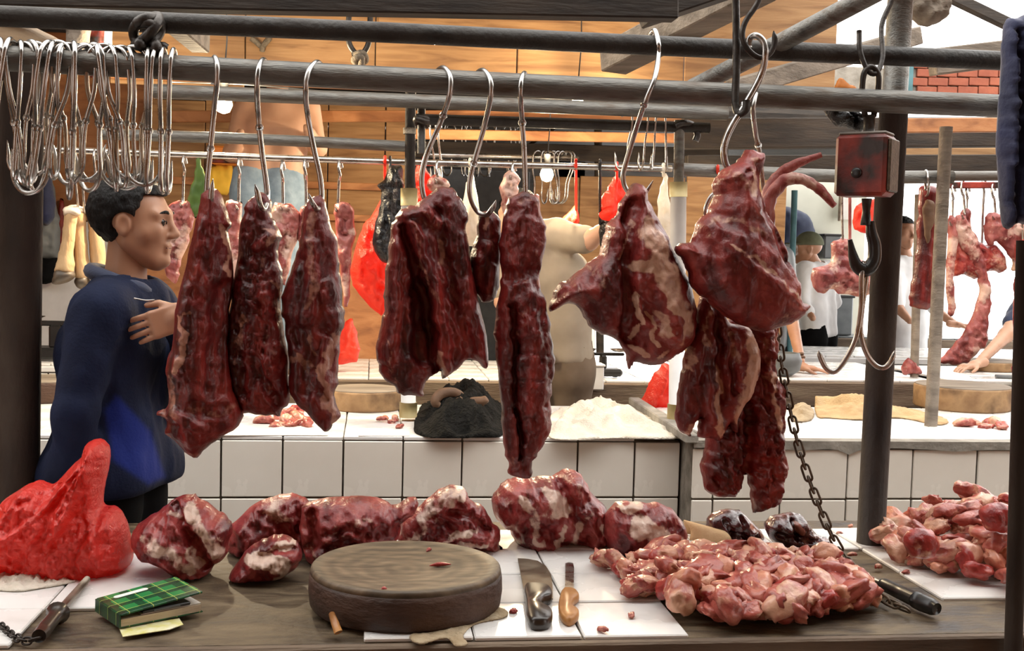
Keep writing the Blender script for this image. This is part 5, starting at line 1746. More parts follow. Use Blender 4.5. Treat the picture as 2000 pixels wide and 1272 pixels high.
loc_part('phone_case', *box((0, 0, 0.0035), (0.092, 0.05, 0.006), bev=0.0015), M['black'], ph)
loc_part('keypad', *box((0, -0.0256, 0.0035), (0.05, 0.0006, 0.002)), M['greypl'], ph)
v, f = prism([(PZ(a, b, TZ).x, PZ(a, b, TZ).y) for a, b in ((232, 1228), (350, 1210), (358, 1222), (330, 1232), (240, 1246))], TZ + 0.0008, TZ + 0.002)
tag(mk('paper_sheet', v, f, pmat('yellow_printed_paper', [(0.55, 0.50, 0.10), (0.68, 0.66, 0.50)], 40, rough=0.8), None, False), 'yellow printed paper under the green notebook', 'paper')

# ---------------------------------------------------------------- red plastic bag
Yb = PZ(110, 1132, TZ).y
rb = [(-70, 1105), (-50, 1045), (0, 985), (40, 955), (72, 940), (105, 945), (140, 910), (163, 888), (169, 868), (188, 857), (205, 864), (214, 885), (208, 930), (200, 985), (225, 991), (246, 1020), (256, 1060), (259, 1095), (232, 1120), (180, 1140), (100, 1142), (30, 1130), (-50, 1128)]
o = inflate('plastic_bag', rb, Yb + 0.085, 0.115, 75, M['redbag'], step=3, seed=51, noise=0.007, nscale=11, radial=(190, 880, 0.012, 5.0), floor=TZ + 0.001, jit=1.5,
            creases=[([(190, 870), (175, 960), (120, 1040)], 12, 0.012), ([(195, 880), (190, 985), (215, 1080)], 9, 0.012), ([(170, 900), (110, 980), (20, 1040)], 7, 0.010), ([(150, 930), (60, 970)], 6, -0.009), ([(230, 1000), (245, 1080)], 8, 0.008), ([(205, 1000), (160, 1100)], 6, -0.008), ([(60, 950), (20, 1020), (10, 1100)], 6, 0.008), ([(120, 1000), (60, 1090)], 7, -0.007), ([(178, 900), (168, 940)], 5, -0.008)])
tag(o, 'knotted translucent red plastic bag full of meat at lower left', 'bag')
o = inflate('wrapped_parcel', [(80, 1045), (120, 1000), (160, 1010), (190, 1040), (185, 1100), (140, 1130), (70, 1128), (50, 1090)], Yb + 0.08, 0.075, 45, M['meat_fat'], step=6, seed=52, floor=TZ + 0.002, fatbase=0.6)
tag(o, 'pale parcel seen through the knotted red bag', 'parcel')

# ---------------------------------------------------------------- heaps of trimmings
def blob_mesh(name, seed, sx, sy, sz, mat, bend=0.5, amp=0.35):
    import bmesh
    bm = bmesh.new()
    bmesh.ops.create_icosphere(bm, subdivisions=3, radius=1.0)
    v = np.array([list(q.co) for q in bm.verts])
    n1 = fbm(v * 1.0 + seed * 7.7, 2)
    n2 = 1 - np.abs(fbm(v * 1.7 + seed * 3.3, 2)) * 1.6
    r = 1 + amp * 0.75 * n1 + 0.30 * (n2 - 0.5)
    r = r / np.power((np.abs(v) ** 2.8).sum(1), 1 / 2.8)
    v = v * r[:, None] * np.array([sx, sy, sz])
    a = v[:, 0] * bend / sx
    v[:, 2] += np.sin(a * 1.3 + seed) * sz * 0.6
    v[:, 1] += np.cos(a * 1.1 + seed) * sy * 0.4
    for q, c in zip(bm.verts, v):
        q.co = c
    me = bpy.data.meshes.new(name)
    bm.to_mesh(me)
    bm.free()
    me.shade_smooth()
    me.materials.append(mat)
    at = me.attributes.new('fat', 'FLOAT', 'POINT')
    at.data.foreach_set('value', np.clip(0.25 + 0.9 * fbm(v * 28 + seed, 3), -0.3, 1.1).astype(np.float32))
    return me


SCR = []
for i in range(14):
    mt_ = M[('meat_pink', 'meat_red', 'meat_pink', 'meat_pink', 'meat_pink', 'meat_fat', 'meat_pink')[i % 7]]
    SCR.append(blob_mesh('scrap', i + 1, random.uniform(.020, .031), random.uniform(.015, .022), random.uniform(.010, .015), mt_, random.uniform(.3, 1.1), random.uniform(.3, .5)))


def PX_(v):
    d = Vector(v) - Vector((0, 0, CAMZ))
    zc = d.dot(_f)
    return W / 2 + F * d.dot(_r) / zc, H / 2 - F * d.dot(_u) / zc


def heap(n, poly_px, hmax, label, group, smin_=0.8, smax_=1.5, seed=3, flat=1.0, name='meat_scrap'):
    rnd = random.Random(seed)
    w = [PZ(a, b, TZ) for a, b in poly_px]
    poly = np.array([(p.x, p.y) for p in w])
    mn, mx_ = poly.min(0), poly.max(0)
    inr = 0
    cand = []
    while len(cand) < n:
        p = np.array([[rnd.uniform(mn[0], mx_[0]), rnd.uniform(mn[1], mx_[1])]])
        if not inside(p, poly)[0]:
            continue
        d, _ = seg_dist(p, poly)
        e = float(sstep(0, 0.11, d)[0])
        k = rnd.random() ** 0.6
        z = TZ + 0.010 + hmax * e * k
        cand.append((p[0][0], p[0][1], z, e))
    for (x, y, z, e) in cand:
        o = newobj(name, rnd.choice(SCR), (x, y, z))
        o.rotation_euler = (rnd.uniform(-.6, .6), rnd.uniform(-.6, .6), rnd.uniform(0, 6.28))
        s = rnd.uniform(smin_, smax_) * (1.3 if y < mn[1] + 0.4 * (mx_[1] - mn[1]) else 1.0)
        o.scale = (s, s, s)
        ci = SCR.index(o.data) % 7
        look = 'pale fatty' if ci == 5 else ('deep red lean' if ci == 1 else 'soft pink')
        px, py = PX_(o.location)
        if len(cand) > 20:
            fx = (x - mn[0]) / (mx_[0] - mn[0])
            if e < 0.55:
                where = 'at the front edge' if y < (mn[1] + mx_[1]) / 2 else 'at the back edge'
            else:
                where = 'near the top' if z > TZ + 0.010 + hmax * 0.62 else 'low in the middle'
            side = 'left' if fx < 0.33 else ('centre' if fx < 0.67 else 'right')
            tag(o, look + ' scrap ' + where + ', ' + side + ' part of ' + label, 'meat', group + ', ' + look + ' ' + where + ' ' + side)
        else:
            tag(o, label, 'meat', group)
        # keep it on the worktop
        lo = min((o.rotation_euler.to_matrix() @ (Vector(c) * s)).z for c in o.bound_box)
        if z + lo < TZ + 0.001:
            o.location.z = TZ + 0.001 - lo * 0.82


heap(250, [(1225, 1165), (1205, 1128), (1250, 1110), (1310, 1102), (1390, 1104), (1470, 1110), (1560, 1116), (1640, 1128), (1700, 1152), (1690, 1185), (1640, 1205), (1540, 1222), (1440, 1228), (1350, 1215), (1320, 1200), (1270, 1185)], 0.058,
     'the heap by the knives', 'big heap', 0.72, 1.35, seed=4)
heap(5, [(1150, 1108), (1200, 1104), (1210, 1130), (1160, 1130)], 0.005, 'stray scrap at the left tip of the big heap', 'stray scraps', 0.7, 1.0, seed=9, name='stray_scrap')
heap(130, [(1722, 1085), (1735, 1045), (1800, 1025), (1900, 1030), (2030, 1010), (2030, 1150), (1960, 1160), (1880, 1140), (1800, 1118), (1745, 1105)], 0.105,
     'the far right heap', 'right heap', 0.8, 1.6, seed=6, name='bony_trimming')
# a few recognisable bones in the right heap
for (ax, ay, zz, lb) in ((1795, 1060, .07, 'hollow cut marrow bone in the right heap near the post'), (1945, 1010, .12, 'raised chunk on top of the right heap')):
    pc = PZ(ax, ay + 20, TZ + zz)
    Yc = pc.y
    out = [(ax - 30, ay - 10), (ax - 8, ay - 28), (ax + 25, ay - 22), (ax + 38, ay + 5), (ax + 20, ay + 28), (ax - 18, ay + 26)]
    o = inflate('bone_piece', out, Yc, 0.03, 26, M['meat_red'], step=4, seed=ax, fatbase=.3, fatnoise=.7)
    tag(o, lb, 'bone')
# loose crumbs on the boards
for i, (ax, ay) in enumerate(((1665, 1085), (1715, 1108), (1770, 1118), (1690, 1048), (1640, 1040), (1662, 1028), (1235, 1203), (1178, 1232), (1005, 1195))):
    o = newobj('meat_crumb', SCR[i % 14], PZ(ax, ay, TZ + 0.004))
    o.scale = (0.35, 0.35, 0.35)
    o.rotation_euler = (0, 0, i * 1.3)
    tag(o, 'tiny stray meat crumb on the worktop', 'meat', 'crumbs on the worktop')

# ================================================================== PEOPLE
def PX(v):
    """world -> photograph pixels (arrays)"""
    d = np.asarray(v) - np.array((0, 0, CAMZ))
    zc = d @ np.array(_f)
    return np.column_stack([W / 2 + F * (d @ np.array(_r)) / zc, H / 2 - F * (d @ np.array(_u)) / zc])


def ss_(p, a, b, ra, rb, k, d):
    return smin(d, s_cone(p, a, b, ra, rb), k)


def head_sdf(p):
    """local head frame: x forward, y left, z up, centre of head at origin"""
    d = s_ell(p, (-0.014, 0, 0.030), (0.098, 0.076, 0.088))
    d = smin(d, s_ell(p, (0.028, 0, -0.030), (0.062, 0.060, 0.088)), 0.035)
    for s in (-1, 1):
        d = ss_(p, (-0.005, s * 0.052, -0.052), (0.052, s * 0.020, -0.098), 0.018, 0.016, 0.03, d)
        d = ss_(p, (0.060, s * 0.040, -0.022), (0.045, s * 0.050, -0.030), 0.016, 0.016, 0.03, d)     # cheekbone
        d = ss_(p, (0.086, s * 0.012, 0.024), (0.070, s * 0.046, 0.022), 0.009, 0.009, 0.02, d)       # brow
        d = smax(d, -(np.linalg.norm(p - np.array((0.099, s * 0.032, 0.002)), axis=-1) - 0.015), 0.014)  # socket
        d = smin(d, np.linalg.norm(p - np.array((0.074, s * 0.031, 0.001)), axis=-1) - 0.0125, 0.004)   # lid
        e = s_ell(p, (-0.008, s * 0.078, -0.006), (0.020, 0.009, 0.031))
        e = smax(e, -s_ell(p, (-0.003, s * 0.088, -0.004), (0.011, 0.008, 0.018)), 0.006)
        d = smin(d, e, 0.008)
        d = ss_(p, (0.098, s * 0.010, -0.036), (0.090, s * 0.012, -0.036), 0.0075, 0.006, 0.008, d)      # nostril wing
    d = ss_(p, (0.085, 0, 0.016), (0.108, 0, -0.029), 0.008, 0.011, 0.014, d)
    d = ss_(p, (0.087, -0.014, -0.060), (0.087, 0.014, -0.060), 0.0062, 0.0062, 0.008, d)
    d = ss_(p, (0.084, -0.012, -0.072), (0.084, 0.012, -0.072), 0.0070, 0.0075, 0.008, d)
    d = ss_(p, (0.074, 0, -0.100), (0.060, 0, -0.104), 0.018, 0.02, 0.02, d)
    return d


def hair_sdf(p, low=-0.075, front=0.06):
    d = s_ell(p, (-0.016, 0, 0.034), (0.110, 0.087, 0.098))
    d = d + 0.004 * fbm(p * 60, 2)
    # cut away the face and the neck
    face = smax(-(p[..., 0] - (front + 0.012 * np.sin(p[..., 1] * 40)) + 0.25 * (p[..., 2] - 0.075)), p[..., 2] - 0.080, 0.01)
    d = smax(d, -face, 0.01) if False else np.where((p[..., 0] > front - 0.02 - 0.25 * (0.075 - p[..., 2])) & (p[..., 2] < 0.074), np.maximum(d, 0.004), d)
    side = (p[..., 0] > 0.022) & (p[..., 2] < 0.035)
    d = np.where(side, np.maximum(d, 0.004), d)
    d = smax(d, low - p[..., 2] - 0.35 * np.clip(p[..., 0] + 0.02, -0.1, 0.1) * -1.0, 0.006)
    ear = np.sqrt((p[..., 0] + 0.006) ** 2 + (p[..., 2] + 0.008) ** 2) - 0.034
    d = np.where(np.abs(p[..., 1]) > 0.06, smax(d, -ear, 0.005), d)
    return d


def to_world(v, c, R, s):
    return (np.asarray(v) * s) @ np.array(R).T + np.array(c)


_HEAD = sdf_mesh(head_sdf, (-0.135, -0.105, -0.135), (0.135, 0.105, 0.14), 0.0036)
_HEADLO = sdf_mesh(head_sdf, (-0.135, -0.105, -0.135), (0.135, 0.105, 0.14), 0.007)
_HAIR = sdf_mesh(hair_sdf, (-0.15, -0.12, -0.14), (0.14, 0.12, 0.155), 0.005)


def cap_sdf(p):
    d = s_ell(p, (-0.012, 0, 0.036), (0.112, 0.090, 0.100))
    d = smax(d, 0.028 - p[..., 2], 0.008)
    b = smax(s_ell(p, (0.095, 0, 0.036), (0.085, 0.075, 0.02)), np.abs(p[..., 2] - 0.036) - 0.006, 0.004)
    return smin(d, b, 0.01)


_CAP = sdf_mesh(cap_sdf, (-0.15, -0.12, 0.0), (0.20, 0.12, 0.155), 0.007)


def hand_geo(wrist, d, n, s, curl=0.5, h=0.0042, spread=1.0, sc=1.0):
    """d finger direction, n palm side, s thumb side (world vectors)"""
    wrist, d, n, s = [np.array(Vector(q)) for q in (wrist, Vector(d).normalized(), Vector(n).normalized(), Vector(s).normalized())]
    n = n - d * (n @ d)
    n /= np.linalg.norm(n)
    s = s - d * (s @ d) - n * (s @ n)
    s /= np.linalg.norm(s)
    segs = []
    for off, L in ((0.030, 0.074), (0.0105, 0.083), (-0.0100, 0.077), (-0.029, 0.060)):
        a = wrist + sc * (d * (0.084 - abs(off) * 0.15) + s * off)
        ang = 0.0
        dd = d + s * off * 2.2 * spread
        dd /= np.linalg.norm(dd)
        for k, fr in enumerate((0.45, 0.31, 0.24)):
            ang += curl * (0.55, 0.9, 0.7)[k]
            v = dd * math.cos(ang) + n * math.sin(ang)
            b = a + v * L * fr * sc
            r = (0.0092, 0.0084, 0.0076, 0.0066)
            segs.append((a, b, r[k] * sc, r[k + 1] * sc))
            a = b
    ta = wrist + sc * (d * 0.022 + s * 0.030 + n * 0.004)
    tb = ta + sc * (d * 0.030 + s * 0.024 + n * 0.010)
    tc_ = tb + sc * (d * 0.032 + s * 0.006 + n * 0.010)
    segs += [(ta, tb, 0.0125 * sc, 0.0105 * sc), (tb, tc_, 0.0105 * sc, 0.0080 * sc)]

    def fn(p):
        q = p - wrist
        l = np.stack([q @ d, q @ s, q @ n], axis=-1)
        b = np.abs(l - sc * np.array((0.046, 0, 0))) - sc * np.array((0.036, 0.030, 0.004))
        D = np.linalg.norm(np.maximum(b, 0), axis=-1) + np.minimum(b.max(-1), 0) - 0.010 * sc
        D = smin(D, s_cone(p, wrist - d * 0.05, wrist + d * 0.02, 0.027 * sc, 0.025 * sc), 0.015)
        F_ = None
        for a, b_, ra, rb in segs:
            c_ = s_cone(p, a, b_, ra, rb)
            F_ = c_ if F_ is None else np.minimum(F_, c_)
        return smin(D, F_, 0.006)
    pts = np.array([q for sg in segs for q in sg[:2]] + [wrist - d * 0.06])
    return sdf_mesh(fn, pts.min(0) - 0.035, pts.max(0) + 0.035, h)


def person(name, label, head, yaw, J, skin, shirt, trou, sleeve=1.0, hem=None, hair=True, cap=None, wr=0.006, h=0.012, hands=(), nod=0.0, turn=0.0,
           shth=0.018, fine=False, hs=1.0, neckr=0.056, bare=False, bags=0.0, panel=None, girth=1.0, armk=0.03):
    """J: neck, chest, pelvis, shR, shL, elR, elL, wrR, wrL, kneeR, kneeL, ankR, ankL (world points)"""
    J = {k: np.array(Vector(v)) for k, v in J.items()}
    ax = J['shL'] - J['shR']
    ax[2] = 0
    ax /= np.linalg.norm(ax)
    Rh = Matrix.Rotation(yaw, 3, 'Z') @ Matrix.Rotation(nod, 3, 'Y') @ Matrix.Rotation(turn, 3, 'X')
    head = np.array(Vector(head))
    waist = J['chest'] * 0.45 + J['pelvis'] * 0.55

    def torso(p, e, lo_only=False):
        g = girth
        d = s_cone(p, J['shR'] * 0.9 + J['shL'] * 0.1, J['shL'] * 0.9 + J['shR'] * 0.1, 0.062 + e, 0.062 + e)
        for s in (-1, 1):
            d = ss_(p, J['chest'] + ax * s * 0.085 * g, waist + ax * s * 0.070 * g, 0.100 * g + e, 0.092 * g + e, 0.05, d)
            d = ss_(p, waist + ax * s * 0.070 * g, J['pelvis'] + ax * s * 0.075 * g, 0.092 * g + e, 0.098 * g + e, 0.05, d)
        d = ss_(p, J['neck'] - np.array((0, 0, 0.05)), J['chest'], 0.075 + e, 0.10 + e, 0.05, d)
        return d

    def arms(p, e, d, frac=1.0):
        for S in 'RL':
            if ('el' + S) not in J:
                continue
            if frac <= 0.5:
                b = J['sh' + S] + (J['el' + S] - J['sh' + S]) * frac * 2
                d = ss_(p, J['sh' + S], b, 0.058 + e, 0.052 + e, armk, d)
            else:
                d = ss_(p, J['sh' + S], J['el' + S], 0.058 + e, 0.044 + e, armk, d)
                w = J['el' + S] + (J['wr' + S] - J['el' + S]) * (frac - 0.5) * 2
                d = ss_(p, J['el' + S], w, 0.046 + e, (0.046 - 0.017 * (frac - .5) * 2) + e, armk, d)
        return d

    def legs(p, e, d):
        for S in 'RL':
            if ('knee' + S) not in J:
                continue
            sg = 1 if S == 'L' else -1
            hp = J['pelvis'] + ax * sg * 0.085 - np.array((0, 0, 0.04))
            d = ss_(p, hp, J['knee' + S], 0.092 + e, 0.060 + e, 0.04, d)
            d = ss_(p, J['knee' + S], J['ank' + S], 0.060 + e, 0.042 + e, 0.03, d)
        return d
    allp = np.array(list(J.values()))
    lo, hi = allp.min(0) - 0.19, allp.max(0) + 0.19

    def body_fn(p):
        d = torso(p, -0.004)
        d = arms(p, -0.004, d)
        d = legs(p, -0.006, d)
        return ss_(p, J['neck'] - np.array((0, 0, 0.03)), head + np.array(Rh @ Vector((-0.02, 0, -0.05))) , neckr + 0.004, neckr - 0.004, 0.02, d)
    geos = [(lambda g: (g[0], g[1].tolist()))(sdf_mesh(body_fn, lo, hi, h * 1.25))]
    hg = _HEAD if fine else _HEADLO
    geos.append((to_world(hg[0], head, Rh, hs), hg[1].tolist()))
    for hd in hands:
        g = hand_geo(*hd)
        geos.append((g[0], g[1].tolist()))
    v, f = join(*geos)
    base = np.array(((J['pelvis'][0]), J['pelvis'][1], v[:, 2].min()))
    root = empty(name, base, label, 'person')
    mk('body', v, f, skin, root)
    if shirt is not None:
        hz = hem if hem is not None else J['pelvis'][2] - 0.04

        def sh_fn(p):
            d = torso(p, shth)
            d = arms(p, shth * 0.75, d, sleeve)
            if bags:
                d = smin(d, s_cone(p, J['pelvis'] + ax * -0.10 + np.array((0, 0, 0.02)), J['pelvis'] + ax * 0.10 + np.array((0, 0, 0.02)), 0.115 + bags, 0.115 + bags), 0.06)
            q = p * np.array((9, 9, 6.0))
            d = d + wr * fbm(q, 3) + wr * 0.7 * np.abs(fbm(p * np.array((18, 18, 9)) + 3, 2))
            d = smax(d, hz - p[..., 2], 0.02)
            nk = s_cone(p, J['neck'] - np.array((0, 0, 0.0)), head, neckr + 0.012, neckr + 0.03)
            return smax(d, -nk, 0.01)
        g = sdf_mesh(sh_fn, np.array((lo[0] - .05, lo[1] - .05, hz - .05)), hi + 0.03, h)
        at = None
        if panel is not None:
            px = PX(g[0])
            ins = inside(px, panel)
            dd, _ = seg_dist(px, panel)
            at = {'panel': np.where(ins, sstep(0, 14, dd), 0) * (g[0][:, 1] < J['chest'][1])}
        mk('shirt' if panel is None else 'jacket', g[0], g[1], shirt, root, True, at)
    if trou is not None and 'kneeR' in J:
        def tr_fn(p):
            d = None
            for s in (-1, 1):
                c_ = s_cone(p, J['pelvis'] + ax * s * 0.075 * girth + np.array((0, 0, 0.06)), J['pelvis'] + ax * s * 0.08 * girth - np.array((0, 0, 0.06)), 0.104 * girth, 0.108 * girth)
                d = c_ if d is None else smin(d, c_, 0.03)
            d = legs(p, 0.012, d)
            d = d + 0.004 * fbm(p * 10, 2)
            return smax(d, p[..., 2] - (J['pelvis'][2] + 0.10), 0.01)
        l2, h2 = lo.copy(), hi.copy()
        h2[2] = J['pelvis'][2] + 0.2
        g = sdf_mesh(tr_fn, l2, h2, h)
        mk('trousers', g[0], g[1], trou, root)
        for S in 'RL':
            a = J['ank' + S]
            d_ = np.array(Matrix.Rotation(yaw, 3, 'Z') @ Vector((1, 0, 0)))
            v, f = tube([a - d_ * 0.07, a - d_ * 0.03, a + d_ * 0.06, a + d_ * 0.16, a + d_ * 0.20], [0.02, 0.045, 0.048, 0.038, 0.015], 12)
            v[:, 2] = np.maximum(v[:, 2] - 0.03, a[2] - 0.068)
            mk('shoe', v, f, M['black'], root)
    if cap is not None:
        mk('cap', to_world(_CAP[0], head, Rh, hs), _CAP[1], cap, root)
    elif hair:
        mk('hair', to_world(_HAIR[0], head, Rh, hs), _HAIR[1], M['hair'], root)
    if fine:
        for s in (-1, 1):
            v, f = lathe([(0.001, -.012), (0.008, -.009), (0.0115, -.002), (0.0115, .002), (0.008, .009), (0.001, .012)], (0.0772, s * 0.031, 0.001), 14)
            ez = mk('eye', to_world(v, head, Rh, hs), f, M['eye'], root)
            q = crom([(0.093, s * 0.014, 0.022), (0.092, s * 0.030, 0.029), (0.078, s * 0.050, 0.024)], 4)
            v, f = tube(q, [0.002, 0.0042, 0.004, 0.0015], 8)
            mk('eyebrow', to_world(v, head, Rh, hs), f, M['hair'], root)
            q = crom([(0.0885, s * 0.019, -0.002), (0.0915, s * 0.031, 0.005), (0.083, s * 0.043, 0.001)], 4)
            v, f = tube(q, 0.0016, 6)
            mk('lash_line', to_world(v, head, Rh, hs), f, M['hair'], root)
        q = crom([(0.0875, -0.020, -0.066), (0.0915, 0, -0.0658), (0.0875, 0.020, -0.066)], 4)
        v, f = tube(q, 0.0022, 6)
        mk('mouth_line', to_world(v, head, Rh, hs), f, M['lip'], root)
    return root


M['eye'] = pmat('dark_eye', [(0.02, 0.014, 0.01), (0.05, 0.03, 0.02)], 10, rough=0.15)
M['lip'] = pmat('red_brown_lip', [(0.16, 0.05, 0.04), (0.20, 0.07, 0.05)], 10, rough=0.4)  # reddish brown lip colour for the mouth line

# jacket cloth with a royal blue panel (attribute 'panel')
m = pmat('navy_jacket', [(0.0022, 0.0050, 0.019), (0.0055, 0.0115, 0.042)], 6, rough=0.85, spec=0.25, bump=0.2, bscale=130)
nt = m.node_tree
bs = nt.nodes['Principled BSDF']
src = bs.inputs['Base Color'].links[0].from_socket
at = nd(nt, 'ShaderNodeAttribute', attribute_name='panel')
mx = nd(nt, 'ShaderNodeMix', data_type='RGBA')
nt.links.new(at.outputs['Fac'], mx.inputs['Factor'])
nt.links.new(src, mx.inputs['A'])
mx.inputs['B'].default_value = (0.008, 0.020, 0.16, 1)
nt.links.new(mx.outputs['Result'], bs.inputs['Base Color'])
M['jacket'] = m

# ---- the man in the navy jacket, walking to the right
yw = 0.12
hc = P(264, 436, 3.12)
Jm = dict(neck=P(243, 560, 3.12), chest=P(225, 680, 3.12), pelvis=P(222, 930, 3.14), shR=P(192, 612, 2.97), shL=P(290, 598, 3.27),
          elR=P(152, 800, 2.90), wrR=P(140, 905, 2.93), elL=P(392, 745, 3.22), wrL=P(352, 630, 3.0),
          kneeR=Vector((P(210, 930, 3.1).x, 3.06, 0.50)), kneeL=Vector((P(260, 930, 3.1).x, 3.22, 0.50)))
Jm['ankR'] = Vector((Jm['kneeR'].x - 0.10, 3.05, 0.08))
Jm['ankL'] = Vector((Jm['kneeL'].x + 0.02, 3.23, 0.08))
man = person('person', 'man in navy blue jacket walking right with hand on chest', hc, -0.10, Jm, M['skin'], M['jacket'], M['trousers'], hem=P(225, 950, 3.12).z, h=0.009, wr=0.010,
             hands=[(P(358, 616, 2.95), (-0.93, -0.12, -0.34), (-0.05, 1.0, -0.1), (-0.2, 0.1, 1), 0.34, 0.004, 1.0, 0.92)], fine=True, nod=-0.02, shth=0.026, hs=1.0, bags=0.035, armk=0.010, girth=0.92,
             panel=[(198, 800), (228, 762), (300, 840), (330, 935), (290, 955), (215, 905)], neckr=0.054)
# collar and shirt of the man
nk = np.array(Jm['neck'])
ring = []
for k in range(15):
    a = 0.55 + (2 * math.pi - 1.1) * k / 14
    ring.append((nk[0] + 0.005 + 0.088 * math.cos(a), nk[1] + 0.082 * math.sin(a), nk[2] + 0.012 - 0.030 * math.cos(a)))
v, f = tube(crom(ring, 3), [0.010] + [0.021] * 12 + [0.010], 10)
mk('collar', v, f, M['navy'], man)
v, f = tube(crom([list(P(262, 583, 2.965)), list(P(285, 587, 2.96)), list(P(302, 586, 2.96))], 4), 0.0022, 6)
mk('zip', v, f, M['steel'], man)


def leg_pts(J, Y, z0=0.0):
    p = J['pelvis']
    for S, s in (('R', -1), ('L', 1)):
        J['knee' + S] = Vector((p.x + 0.09 * s, Y, z0 + (p.z - z0) * 0.52))
        J['ank' + S] = Vector((p.x + 0.10 * s, Y, z0 + 0.08))
    return J


# ---- beige shirted stall holder, arm stretched right
Jb = leg_pts(dict(neck=P(1022, 462, 5.05), chest=P(1068, 540, 5.05), pelvis=P(1080, 700, 5.05), shR=P(1000, 462, 5.05), shL=P(1092, 462, 5.0),
             elR=P(985, 590, 5.0), wrR=P(1020, 660, 4.9), elL=P(1150, 470, 4.85), wrL=P(1205, 430, 4.7)), 5.05)
person('person', 'stall holder in beige t-shirt reaching right behind the fillet', P(1010, 425, 5.0), -2.2, Jb, M['skin_pale'], M['beige'], M['khaki'], sleeve=0.42, h=0.013,
       hem=P(1080, 700, 5.05).z - 0.02, hands=[(P(1203, 431, 4.7), (0.6, -0.2, 0.7), (0, -1, 0), (-1, 0, 0.3), 0.6, 0.007)], wr=0.006)
# ---- shirtless person in jeans standing on the second counter
Jj = leg_pts(dict(neck=P(540, 190, 5.95), chest=P(542, 250, 5.95), pelvis=P(524, 365, 5.95), shR=P(478, 205, 5.95), shL=P(606, 212, 5.95),
             elR=P(452, 300, 5.9), wrR=P(470, 260, 5.75), elL=P(622, 290, 5.9), wrL=P(600, 250, 5.75)), 5.95, 0.875)
person('person', 'bare chested person in pale jeans standing behind the left rails', P(545, 130, 5.95), -1.4, Jj, M['skin_pale'], None, M['denim'], h=0.014)
# ---- person in olive cap and white shirt, seated far behind
Jc = dict(neck=P(1592, 515, 8.40), chest=P(1595, 560, 8.40), pelvis=P(1598, 650, 8.40), shR=P(1572, 528, 8.30), shL=P(1618, 528, 8.55), elR=P(1566, 590, 8.25), wrR=P(1588, 622, 8.10), elL=P(1628, 590, 8.50), wrL=P(1600, 622, 8.40))
leg_pts(Jc, 8.45)
for q in Jc: Jc[q] = Vector(Jc[q])
person('person', 'person in olive cap and white shirt sitting beyond the clear meat bag', P(1577, 486, 8.4), 2.9, Jc, M['skin'], M['white_cloth'], M['trousers'], sleeve=0.8, cap=M['olive'], h=0.014, shth=0.016)
# ---- person leaning on the far counter behind the brown post
Jd = dict(neck=P(1768, 500, 8.3), chest=P(1772, 560, 8.3), pelvis=P(1768, 680, 8.35), shR=P(1745, 520, 8.25), shL=P(1800, 520, 8.35), elR=P(1752, 600, 8.1), wrR=P(1778, 628, 7.95), elL=P(1830, 610, 8.1), wrL=P(1868, 634, 7.9))
leg_pts(Jd, 8.35)
person('person', 'person in white shirt leaning on the far counter behind the shank', P(1765, 455, 8.3), -1.3, Jd, M['skin'], M['white_cloth'], M['trousers'], sleeve=0.45, h=0.014,
       hands=[(P(1868, 634, 7.9), (1, -0.3, -0.1), (0, 0, -1), (0, -1, 0), 0.3, 0.008)])
# ---- person at the right edge, bare arm on the counter
Je = dict(neck=P(2040, 560, 6.5), chest=P(2045, 640, 6.5), pelvis=P(2045, 760, 6.5), shR=P(1998, 600, 6.42), shL=P(2095, 600, 6.55), elR=P(1965, 655, 6.2), wrR=P(1908, 712, 5.95), elL=P(2110, 700, 6.5), wrL=P(2060, 740, 6.45))
leg_pts(Je, 6.5)
person('person', 'dark haired person at the right edge bending over the counter', P(2012, 508, 6.45), 2.6, Je, M['skin_pale'], M['navy'], M['trousers'], sleeve=0.3, h=0.014,
       hands=[(P(1908, 711, 5.95), (-1, -0.2, -0.2), (0, 0, -1), (0, -1, 0), 0.3, 0.008)], nod=0.3)
# ---- person behind the round joint, leaning on a braceleted arm
Jf = leg_pts(dict(neck=P(1470, 470, 6.75), chest=P(1478, 540, 6.75), pelvis=P(1480, 690, 6.8), shR=P(1430, 500, 6.7), shL=P(1530, 505, 6.7), elR=P(1425, 600, 6.7), wrR=P(1450, 680, 6.6), elL=P(1543, 610, 6.4), wrL=P(1564, 708, 5.95)), 6.8)
pf = person('person', 'person hidden by the round joint, braceleted arm on the counter', P(1465, 430, 6.75), -1.4, Jf, M['skin'], M['greypl'], M['trousers'], sleeve=0.45, h=0.013,
            hands=[(Vector((P(1562, 712, 5.92).x, 5.92, 0.925)), (0.95, -0.25, -0.12), (0, 0, -1), (0.1, -1, 0), 0.12, 0.006)])
wv_ = P(1561, 700, 5.97)
for k in range(2):
    v, f = lathe([(0.031, 0), (0.037, 0.004), (0.037, 0.012), (0.031, 0.016)], wv_ + Vector((-0.004 * k, 0.01 * k, 0.018 * k - 0.01)), 18, ax=(-0.2, 0.35, 0.9))
    mk('bracelet', v, f, M['brown_rag'], pf)

